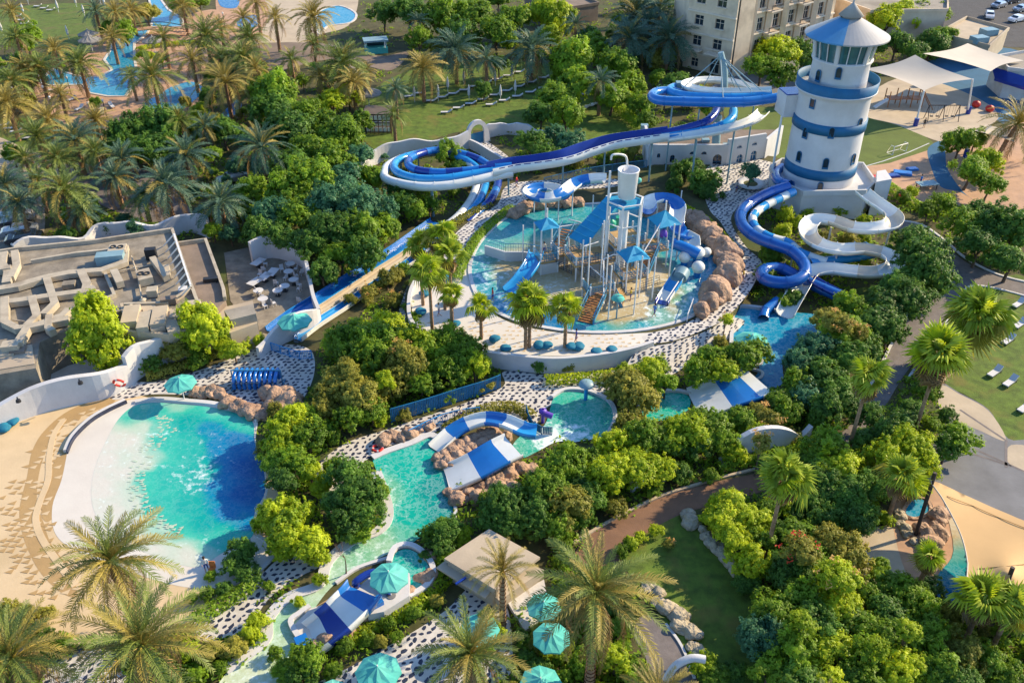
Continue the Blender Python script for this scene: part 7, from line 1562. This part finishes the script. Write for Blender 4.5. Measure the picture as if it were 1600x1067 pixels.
# ------------------------------------------------------------------ planting list (surveyed crown centres and radii)
T=tree
for a in """576 456 16 w;604 434 18 o;655 398 12 o;548 470 12 o;630 418 12 g;618 466 14 w;15 570 12 w;590 447 13 o;618 430 15 o;660 412 13 g;640 445 12 o;700 372 10 g;575 470 11 o;40 60 26 g;175 45 18 g;195 50 20 g;225 88 15 y;252 92 13 y;150 160 12 g;180 232 30 d;205 212 38 d;255 198 40 d;235 235 36 d;262 232 32 d;312 176 17 y;20 242 18 g;230 20 20 o
330 190 24 o;300 205 25 g;290 160 12 o;350 205 30 d;430 150 40 g;412 135 26 y;425 175 36 d;450 205 38 d;478 178 30 g;520 160 26 y;545 150 22 y;505 200 34 g;535 215 36 g;560 195 26 g;488 235 34 g;455 260 36 d;520 250 36 g;560 245 26 b
452 300 42 g;490 285 46 g;425 330 38 b;470 335 40 g;520 320 44 b;560 330 40 b;405 365 30 d;520 365 42 d;565 365 40 g;592 330 34 b;632 318 26 d;598 356 26 g;570 400 34 d;530 400 34 g;505 425 28 d;480 385 36 d;440 370 30 d;672 322 18 g;650 330 20 g
622 300 26 d;575 280 30 g;540 285 36 b;395 300 30 g;700 243 27 g;720 262 20 d;660 300 20 g
600 22 26 d;640 18 34 d;690 28 34 g;740 22 36 g;775 55 32 g;845 18 34 y;870 30 28 y;800 32 30 g;655 60 24 g;720 55 30 d;860 55 24 y;895 95 36 g;930 75 30 g;960 105 36 g;905 135 34 g;870 150 32 g;845 180 26 d;885 180 30 g;955 150 30 g;985 130 26 g;1000 165 24 g;1010 188 20 g;925 60 26 d;780 100 20 d;865 215 22 b;830 222 26 d;890 225 26 b;850 240 24 d;920 232 18 g
755 140 16 d;1060 130 26 d;1040 150 22 b;1215 80 32 y;1190 105 30 g;1250 80 24 d;1222 118 26 g;1270 100 22 d;1385 35 28 y;1415 28 26 y;1440 22 26 g;1400 70 26 d;1430 80 24 d;1475 60 24 g;1455 70 22 d;1365 70 22 g;1465 20 22 g
1500 225 26 g;1525 215 22 g;1515 265 32 g;1540 255 26 y;1545 290 26 g;1425 300 12 y;1480 312 13 y;1410 308 12 g;1500 350 34 g;1540 345 38 d;1580 360 42 d;1530 385 34 d;1580 405 38 d;1470 320 22 g;1450 330 18 g
1432 388 38 d;1445 420 46 d;1410 450 36 d;1380 478 34 d;1420 470 38 d;1365 500 38 d;1320 520 40 g;1290 500 28 o;1275 545 34 b;1330 560 34 d;1390 515 32 d;1250 570 28 b;1245 600 30 g;1290 590 36 d;1260 620 30 b;1310 615 32 d;1350 540 32 d;1290 640 30 d;1330 480 30 g;1348 415 14 y
1228 335 16 y;1248 348 15 y;1225 362 15 y;1262 335 13 y;1205 400 20 g;1195 425 18 g;1290 372 15 o;1325 375 16 o;1350 370 13 y;1310 330 15 y;1335 325 14 o;1350 345 12 y;1345 300 9 g;1290 405 12 d
1085 262 24 d;1100 285 28 d;1065 270 24 d;1110 300 22 d;1055 290 18 d;1240 465 18 d;1220 470 16 g;1180 545 28 g;1155 560 34 g;1130 580 28 y;1110 560 30 g;1090 580 26 g;1125 535 14 o;1135 498 13 o;1120 510 10 y
318 512 46 y;300 540 22 g;345 535 22 y;275 548 24 o;310 560 20 g;365 545 22 y;395 530 18 y;235 570 20 d
565 522 32 y;605 515 32 y;545 535 40 g;590 540 46 g;640 540 40 y;522 532 24 y;570 560 40 g;630 575 38 o;670 550 34 g;700 535 34 g;728 555 34 g;742 572 28 y;700 576 32 g;658 597 28 g;642 480 16 g;612 474 14 o;650 500 16 g;610 600 30 o;720 540 26 d
540 590 34 o;560 620 38 o;520 610 30 o;580 640 28 g;545 655 28 g;590 650 18 y;585 630 20 y;505 640 26 o;555 600 26 g;510 680 22 g
455 660 34 y;480 680 32 g;440 690 30 y;425 720 28 g;460 720 34 g;485 740 24 y;445 745 30 d;480 650 24 g;415 700 18 o;430 640 16 o;500 760 20 y
540 740 38 d;560 770 40 d;530 780 32 d;575 800 30 d;540 815 28 d;590 765 22 g;520 730 20 g;565 835 18 g
430 800 32 y;465 800 30 y;450 830 34 y;480 845 32 y;440 860 24 y;500 870 20 y;410 820 20 y;375 860 26 d;360 885 20 d;385 895 22 d;500 905 14 y;330 900 12 g
400 972 20 y;465 940 12 y;390 990 18 y;420 915 12 g;350 920 16 d;325 928 15 g;300 935 13 g
985 600 34 o;1000 630 34 o;960 605 26 o;1040 600 24 g;980 665 26 o;1015 585 26 y;1030 575 20 g;975 580 16 y;1095 655 28 g;1060 672 30 g;1070 680 40 y;1110 670 34 g;1040 690 36 g;1000 690 38 g;960 700 34 y;995 730 38 y;950 740 38 y;1030 730 30 y;1090 700 26 d;1155 655 24 g;1185 650 24 o;1200 655 26 w;1185 675 24 y;1130 690 26 g;1150 710 22 y;1060 740 20 d;1230 640 28 g;1215 620 24 g;1200 690 16 g;1020 765 16 g;920 780 26 d;925 725 24 g
885 728 38 g;855 770 42 g;880 790 44 o;830 800 40 d;870 820 32 g;790 790 40 d;800 820 30 d;900 760 30 d;770 810 26 d;910 810 24 d;880 850 16 g;760 780 16 g
700 825 26 d;690 850 26 d;720 835 22 y;670 835 20 g;700 870 18 g;665 870 14 d;735 860 14 g
985 850 15 y;1000 840 13 y;1025 828 13 y;970 860 13 g;1045 850 10 w
1150 790 34 y;1130 815 32 y;1175 815 34 y;1150 850 32 y;1190 850 30 g;1120 790 20 y;1180 880 32 y;1200 800 26 g;1210 830 24 d;1110 810 16 y;1165 910 24 d;1225 880 30 d;1215 790 26 y
1290 700 36 g;1310 730 42 y;1280 750 38 d;1330 770 40 d;1360 760 34 d;1350 690 28 d;1390 680 34 d;1300 780 34 d;1340 800 34 d;1260 780 28 d;1260 720 26 g;1380 720 40 y;1420 700 38 y;1405 740 34 y;1440 725 30 y;1430 760 24 y;1500 688 32 g;1480 700 26 d;1410 660 26 d;1480 650 16 d;1290 810 30 d;1330 820 30 d;1240 810 22 d;1360 650 26 d;1425 640 22 d;1330 640 26 d
1250 840 36 g;1290 850 38 o;1320 870 40 o;1270 880 40 g;1240 900 40 d;1290 920 38 y;1330 910 34 o;1250 940 42 g;1310 950 40 y;1360 930 34 g;1400 920 40 g;1380 960 42 d;1430 950 38 g;1340 980 42 g;1280 980 42 d;1210 960 40 g;1190 1000 42 b;1240 1020 44 g;1300 1020 44 y;1350 1030 42 g;1400 1000 44 g;1450 990 40 g;1410 1045 42 y;1460 1040 40 g;1500 1020 40 o;1340 1070 40 g;1250 1065 40 d;1200 1050 36 g;1540 1030 34 g;1500 1065 38 d;1570 1050 30 g;1450 920 26 d;1480 960 26 o;1580 985 30 g;1270 1045 26 y;1375 890 20 g
480 1030 32 g;445 1045 24 g;430 1020 15 g;470 1060 28 d;520 1050 16 g;765 985 22 y;755 1010 20 g;620 995 13 g;960 1030 30 y;990 1050 28 g;910 1040 26 g;1100 1040 26 y;1120 1060 26 g;1150 1050 22 d;880 1060 20 g
30 975 30 o;60 1000 26 g;95 1000 18 g;100 1020 12 g;15 960 26 o;70 960 18 o""".replace('\n',';').split(';'):
    a=a.split(); T(float(a[0]),float(a[1]),float(a[2]),a[3] if a[3]!='w' else 'o',flower='w' if a[3]=='w' else None)
T(152,518,58,'y','cone',zc=4.3,asp=1.2)
T(1250,860,30,'o',flower='r',zc=4.2); T(1190,690,18,'o',flower='w',zc=4); T(1135,500,12,'y',flower='w',zc=2.4); T(1345,520,14,'o',flower='w',zc=4); T(600,595,16,'y',zc=3.4); T(1255,975,20,'y',zc=4.6); T(1370,1010,20,'y',zc=4.8); T(1300,1060,22,'y',zc=4.8); T(1420,985,20,'y',zc=4.6); T(1310,900,30,'y',flower='w',zc=4.5); T(1310,505,24,'o',flower='w',zc=4.5); T(625,545,16,'o',flower='w',zc=5); T(1440,130,6,'g')
DP=date_palm
for a in """150 190 30 py 7;175 60 24 py 7;255 60 26 pg 8;300 95 28 py 8;20 130 30 pg 7;95 150 26 py 6;280 190 30 pg 7;320 200 26 pb 6;400 110 28 py 8;430 30 24 py 9;455 95 24 pg 7;500 120 26 py 7;25 60 26 pg 7;90 250 34 pg 7;150 240 30 pg 7;190 250 34 pb 7;130 330 30 pb 5;180 280 32 pb 6;225 310 30 pg 5;760 95 26 pb 8;900 40 22 pb 8;380 30 22 py 8;345 45 24 py 8;30 320 32 pb 7;60 285 28 pg 6;125 102 36 pg 8;238 120 48 pg 9;352 130 48 py 9;322 58 38 pg 9;380 92 34 pg 8;12 165 40 py 8;58 215 34 pg 7;118 222 42 pb 7;290 245 38 pb 7;408 232 48 pb 8;258 290 44 pb 7;345 318 42 pb 6;100 300 44 pg 8;8 290 38 pb 7;205 18 24 py 7;285 12 26 py 8;400 5 26 py 9;490 28 34 py 10;535 100 42 pg 9;552 130 30 py 7;572 112 18 py 6;618 140 20 pb 7;660 108 34 py 8;712 82 42 pb 8;830 80 42 pb 8;938 128 26 pb 8;995 25 44 pb 9;1045 62 42 pb 8;985 62 40 pb 8;655 35 18 pb 7;85 80 28 py 7;62 108 30 pg 7;40 110 30 py 7;20 20 22 py 7;150 20 24 pb 7;180 20 22 py 8;345 92 26 pg 8;390 60 30 pg 8;395 150 26 pg 6;490 70 20 pg 6;1030 20 34 pb 8;40 250 26 pg 6;615 180 24 pg 7;75 190 34 py 7;205 120 20 pg 6;1012 45 36 pb 8""".split(';'):
    a=a.split(); DP(float(a[0]),float(a[1]),float(a[2]),a[3],float(a[4]))
DP(1590,195,52,'py',8,lean=1.5); DP(175,880,98,'pg',7.5,dead=.18); DP(222,1010,118,'pg',9,dead=.2); DP(20,1030,100,'pg',9,dead=.2); DP(932,930,108,'pg',10,dead=.2); DP(785,895,48,'py',8,up=25,nf=30); DP(735,1025,88,'pg',9.5,dead=.2); DP(1030,1095,70,'py',8); DP(1290,1120,60,'pg',6)
FP=fan_palm
tree(1172,268,17,'b','round',zc=2.6,z0=Z1+.3)
FP(655,385,24,7.5,z0=Z1);FP(690,372,28,9,z0=Z1);FP(670,425,28,8,z0=Z1,skirt=.15);FP(702,400,26,8,z0=Z1);FP(704,462,19,5.5,z0=Z1,skirt=.35);FP(751,480,23,4,z0=Z1,skirt=.4);FP(828,480,34,5,z0=Z1,skirt=.3,nf=50);FP(822,462,20,6.5,z0=Z1,skirt=.1);FP(885,482,25,4.8,z0=Z1,skirt=.3)
FP(1225,748,40,9,nf=48);FP(1357,592,34,9,nf=44,skirt=.35);FP(1467,560,46,9,nf=56,skirt=.35);FP(1528,500,44,6,nf=50,skirt=.2);FP(1408,748,34,5,nf=36,skirt=.25);FP(1452,872,26,4,nf=44,skirt=.4);FP(1535,940,42,4.5,nf=44);FP(1580,950,36,4.5);FP(760,965,16,2,skirt=.0)
# hedges
hedge([(852,600),(900,597),(960,590),(1005,579),(1034,562)],1.3,1.0,'y',label='clipped yellow-green hedge at the foot of the white terrace wall')
hedge([(535,1010),(590,975),(650,945),(695,905),(690,880)],1.6,.6,'y',label='low green hedge beside the boulders of the surf slide')
hedge([(995,830),(1060,790),(1130,770),(1200,745),(1262,715)],1.5,1.0,'g',z=0,label='green hedge between the curved white wall and the brown path') if False else None
hedge([(1120,735),(1180,722),(1240,708),(1270,695)],1.3,.9,'g',label='green hedge below the curved white wall by the brown path')
hedge([(1270,690),(1280,650),(1290,620)],1.2,.8,'g',label='short green hedge at the bend of the brown path')
hedge([(712,440),(722,415),(745,375),(775,345),(800,326)],1.4,.6,'g',z=Z1,label='narrow dark green hedge along the inner rim of the splash pool terrace')
hedge([(697,676),(735,652),(775,640),(812,642),(830,655)],1.5,.7,'o',label='olive and orange shrub strip between the pebble path and the striped slide')
hedge([(690,365),(720,345),(765,320)],1.4,.6,'o',z=Z1,label='low olive hedge between the pebble path and the slide lanes')
hedge([(1062,322),(1100,342),(1130,370),(1150,395),(1152,425)],1.0,.5,'y',z=Z1,label='thin yellow-green hedge behind the pink rock rim')
hedge([(230,590),(290,575),(340,555),(400,540)],1.6,.8,'o',label='olive hedge along the pebble plaza above the wave pool')
hedge([(305,975),(345,950),(380,930),(400,905)],1.4,.9,'g',label='dark green hedge beside the beach and the pebble path')
hedge([(1380,290),(1430,325),(1480,340),(1500,330)],2.2,.9,'g',label='green hedge below the pink play deck')
hedge([(330,75),(300,70),(240,75),(215,82)],1.6,.9,'y',label='yellow-green hedge beside the lagoon bridge')
hedge([(870,100),(900,125),(960,170),(1000,205)],2.2,1.6,'g',label='tall green hedge behind the lounger lawn')
hedge([(760,212),(800,208),(850,218)],1.6,.8,'o',label='olive hedge beyond the arched gate')
hedge([(590,850),(560,870),(515,895)],.8,.5,'g',label='low green strip on the bank of the pale river') if False else None
# ------------------------------------------------------------------ further shrubs wherever the beds would otherwise lie bare
SP_=[(x,y,R) for q_,lk_,x,y,R in TREEREG if 'palm' not in lk_]
PV=PAVED+[[(p.x,p.y) for p in smooth([(a,b,0) for a,b in px],4)] for px,m in LAWNS]+[TURF]+EXCL+[PLAT]
rf_=random.Random(42); added=0
for k in range(9000):
    x,y=rf_.uniform(-10,1610),rf_.uniform(0,1080); R=rf_.uniform(11,19)*(1.0 if y<300 else 1.15)
    if any(inside(x,y,q) or inside(x+R*.6,y+R*.5,q) or inside(x-R*.6,y+R*.5,q) or inside(x,y+R*.8,q) or inside(x,y-R*.5,q) for q in PV): continue
    if any((x-a)**2+(y-b)**2<(.72*(R+r))**2 for a,b,r in SP_): continue
    kd=rf_.choice('gdobg') if y<420 and x<1000 else rf_.choice('gyogd'); SP_.append((x,y,R)); tree(x,y,R,kd,rf_.choice(['round','flat','loose'])); added+=1
    if added>250: break
print('added shrubs',added)
# ------------------------------------------------------------------ undergrowth over the garden soil
rng=np.random.default_rng(5); C=[]; bb=[(min(p[0] for p in q),max(p[0] for p in q),min(p[1] for p in q),max(p[1] for p in q),q) for q in PAVED]
for px,m in LAWNS: q=[(p.x,p.y) for p in smooth([(a,b,0) for a,b in px],4)]; bb.append((min(p[0] for p in q),max(p[0] for p in q),min(p[1] for p in q),max(p[1] for p in q),q))
q=TURF; bb.append((min(p[0] for p in q),max(p[0] for p in q),min(p[1] for p in q),max(p[1] for p in q),q))
for q in EXCL[:3]+[PLAT,[(675,650),(850,640),(850,690),(820,720),(700,765),(680,730)],[(1080,590),(1200,590),(1200,650),(1080,650)],[(560,175),(625,175),(625,215),(560,215)]]: bb.append((min(p[0] for p in q),max(p[0] for p in q),min(p[1] for p in q),max(p[1] for p in q),q))
clump=[]
for i in range(15000):
    x,y=rng.uniform(-40,1640),rng.uniform(-10,1090); ok=True
    for x0,x1,y0,y1,q in bb:
        if x0-9<x<x1+9 and y0-6<y<y1+6 and (inside(x,y,q) or inside(x-9,y,q) or inside(x+9,y,q) or inside(x,y+8,q)): ok=False;break
    if ok: clump.append(tuple(G(x,y,0)))
cl=np.array(clump); per=16; Cc=np.repeat(cl,per,0); o=rng.normal(0,1,Cc.shape); o/=np.linalg.norm(o,axis=1)[:,None]; o[:,2]=np.abs(o[:,2])
szz=np.repeat(rng.uniform(.4,1.1,len(cl)),per)[:,None]; Cc=Cc+o*szz*np.array([1,1,.6]); V,F=leaf_quads(rng,Cc,o,.20); 
me=leafmesh('undergrowth_leaves',V,F,np.repeat(np.repeat(rng.uniform(0,.6,len(cl)),per),4)); me.materials.append(LF['g'])
o=bpy.data.objects.new('undergrowth',me); COL.objects.link(o); tag(o,'low leafy undergrowth spread over the garden beds','undergrowth',kind='stuff')
# ================================================================== LABELS for the planting: look + nearest landmark
LM=[(240,60,'near the lagoon footbridge'),(110,90,'behind the lagoon pool'),(160,165,'by the pink lagoon deck'),(330,20,'by the navy pool at the top'),(320,130,'right of the lagoon pool'),(40,215,'by the lounger strip'),(60,320,'by the parked cars'),(200,300,'beside the shaded drive'),(300,340,'behind the restaurant wall'),(370,290,'near the silver car'),(430,60,'on the beige plaza'),(520,30,'by the small turquoise pool'),(550,115,'by the brown terrace'),(600,150,'left of the lounger lawn'),(594,195,'near the timber cabana'),(590,70,'by the drinks kiosk'),(700,120,'among the lounger rows'),(780,140,'beyond the lounger rows'),(700,30,'at the top of the wood'),(830,20,'by the brown pavilion'),(930,100,'behind the tall hedge'),(920,160,'under-tree lounger corner'),(860,220,'by the wall right of the arched gate'),(700,245,'inside the slide loops'),(745,215,'by the arched gate'),(1000,170,'left of the slide mast'),(1040,60,'in front of the hotel'),(1210,90,'between hotel and lighthouse'),(1400,50,'behind the playground sails'),(1460,30,'by the service building'),(1450,110,'beside the pale shade sails'),(1590,200,'by the clubhouse'),(1530,260,'beside the play deck'),(1560,360,'in the thicket below the play deck'),(1440,310,'by the play deck kerb'),(1480,340,'along the upper paved path'),(430,160,'in the shaded wood left of the cabana'),(230,220,'below the lagoon deck'),(500,250,'in the shaded wood behind the slides'),(450,330,'in the wood behind the patio'),(560,340,'in the wood beside the racing lanes'),(620,380,'along the racing lanes'),(640,320,'under the white slide loop'),(505,425,'by the patio wall'),(150,510,'before the restaurant roofs'),(320,520,'between roofs and pebble plaza'),(235,580,'by the lifebuoy wall'),(390,530,'at the restaurant corner'),(560,500,'below the racing lanes'),(620,540,'on the bank below the palm court'),(700,540,'below the palm court parapet'),(740,580,'at the foot of the terrace wall'),(660,600,'above the blue picket fence'),(560,620,'between plaza and picket fence'),(440,680,'right of the wave pool'),(480,740,'inside the pebble bend'),(560,780,'left of the turquoise pool'),(440,820,'below the wave pool'),(370,880,'by the lifeguard chair'),(390,960,'beside the lower pebble path'),(500,890,'on the river bank'),(330,930,'at the beach corner'),(460,1040,'by the lower river'),(690,840,'between turquoise pool and hut'),(770,990,'by the umbrella near the hut'),(670,405,'in the palm court'),(750,480,'on the terrace left of the splash pool'),(830,480,'before the splash pool'),(885,480,'in front of the play structure'),(960,620,'between the activity pools'),(1010,580,'by the yellow hedge end'),(1040,650,'around the hidden round pool'),(1110,570,'left of the lagoon'),(1130,500,'between pebble path and lagoon'),(1100,275,'by the slide station'),(1172,268,'in the round planter'),(1240,350,'at the lighthouse foot'),(1200,410,'inside the slide bends'),(1320,370,'within the cream slide bends'),(1250,470,'by the slide runouts'),(1420,420,'right of the cream slide'),(1300,520,'behind the lagoon'),(1380,480,'beside the paved fork'),(1260,600,'right of the lagoon'),(1180,650,'below the royal blue slide'),(1130,690,'above the curved white wall'),(980,720,'above the brown path'),(870,760,'in the thicket right of the broad slide'),(800,800,'above the flat-roofed hut'),(910,790,'where the brown path ends'),(1000,845,'at the lawn corner by the brown path'),(1150,830,'on the far side of the lower lawn'),(1225,750,'beside the brown path bend'),(1320,740,'in the thicket below the paved path'),(1400,720,'left of the grey deck'),(1357,600,'at the paved path'),(1465,560,'at the fork lawn'),(1528,500,'on the right lawn'),(1490,690,'on the edge of the grey deck'),(1290,880,'left of the beige deck'),(1452,872,'by the small splash pool'),(1400,940,'below the beige deck'),(1250,960,'right of the lower lawn'),(1330,1020,'in the bottom thicket'),(1450,1010,'in the thicket under the tan sail'),(1550,960,'below the tan sail'),(1110,1050,'by the white arch'),(930,930,'over the teal umbrellas'),(900,1050,'below the large palm'),(175,880,'over the sandy beach'),(222,1010,'over the pebble corner by the beach'),(20,1000,'in the bottom beach corner'),(785,895,'before the hut roof'),(735,1025,'over the lower pebble paving')]
from collections import defaultdict
gp_=defaultdict(list)
for e,look,x,y,R in TREEREG:
    l=min(LM,key=lambda q:(q[0]-x)**2+((q[1]-y)*1.3)**2)[2]; gp_[(look,l)].append((e,x,y,R))
ORD=['first','second','third','fourth','fifth','sixth','seventh','eighth','ninth','tenth']
for (look,l),es in gp_.items():
    if len(es)==1: e=es[0]; e[0]['label']=f'{look} {l}' if len((look+' '+l).split())>=4 else f'{look} standing {l}'
    elif len(es)==2:
        a,b=sorted(es,key=lambda q:-q[3])
        if a[3]>b[3]*1.12: a[0]['label']=f'larger {look} {l}'; b[0]['label']=f'smaller {look} {l}'
        else:
            a,b=sorted(es,key=lambda q:q[2]); a[0]['label']=f'{look} {l}, the farther of two'; b[0]['label']=f'{look} {l}, the nearer of two'
    else:
        for k,q in enumerate(sorted(es,key=lambda q:q[1])): q[0]['label']=f'{look} {l}, {ORD[min(k,9)]} from the left'
    for q in es:
        q[0]['group']=('date palms' if 'date' in look else 'fan palms' if 'fan' in look else 'shrubs' if 'shrub' in look else 'broadleaf trees')+' of the park'
same=defaultdict(list)
for o in bpy.data.objects:
    if o.parent is None and 'label' in o: same[o['label']].append(o)
ORD+=['eleventh','twelfth','thirteenth','fourteenth','fifteenth','sixteenth','seventeenth','eighteenth','nineteenth','twentieth']
def pxof(o): q=o.location; return 800+F_PX*q.x/(q.y*CS+(CAM_H-q.z)*SN)
for l,os_ in same.items():
    if len(os_)<2 or len(os_)>20: continue
    w=str(l).split()[:13]
    for k,o in enumerate(sorted(os_,key=pxof)): o['label']=' '.join(w)+', '+ORD[k]+' from left'
for o in bpy.data.objects:
    if o.parent is None and 'label' in o and len(str(o['label']).split())>16: o['label']=' '.join(str(o['label']).split()[:16])
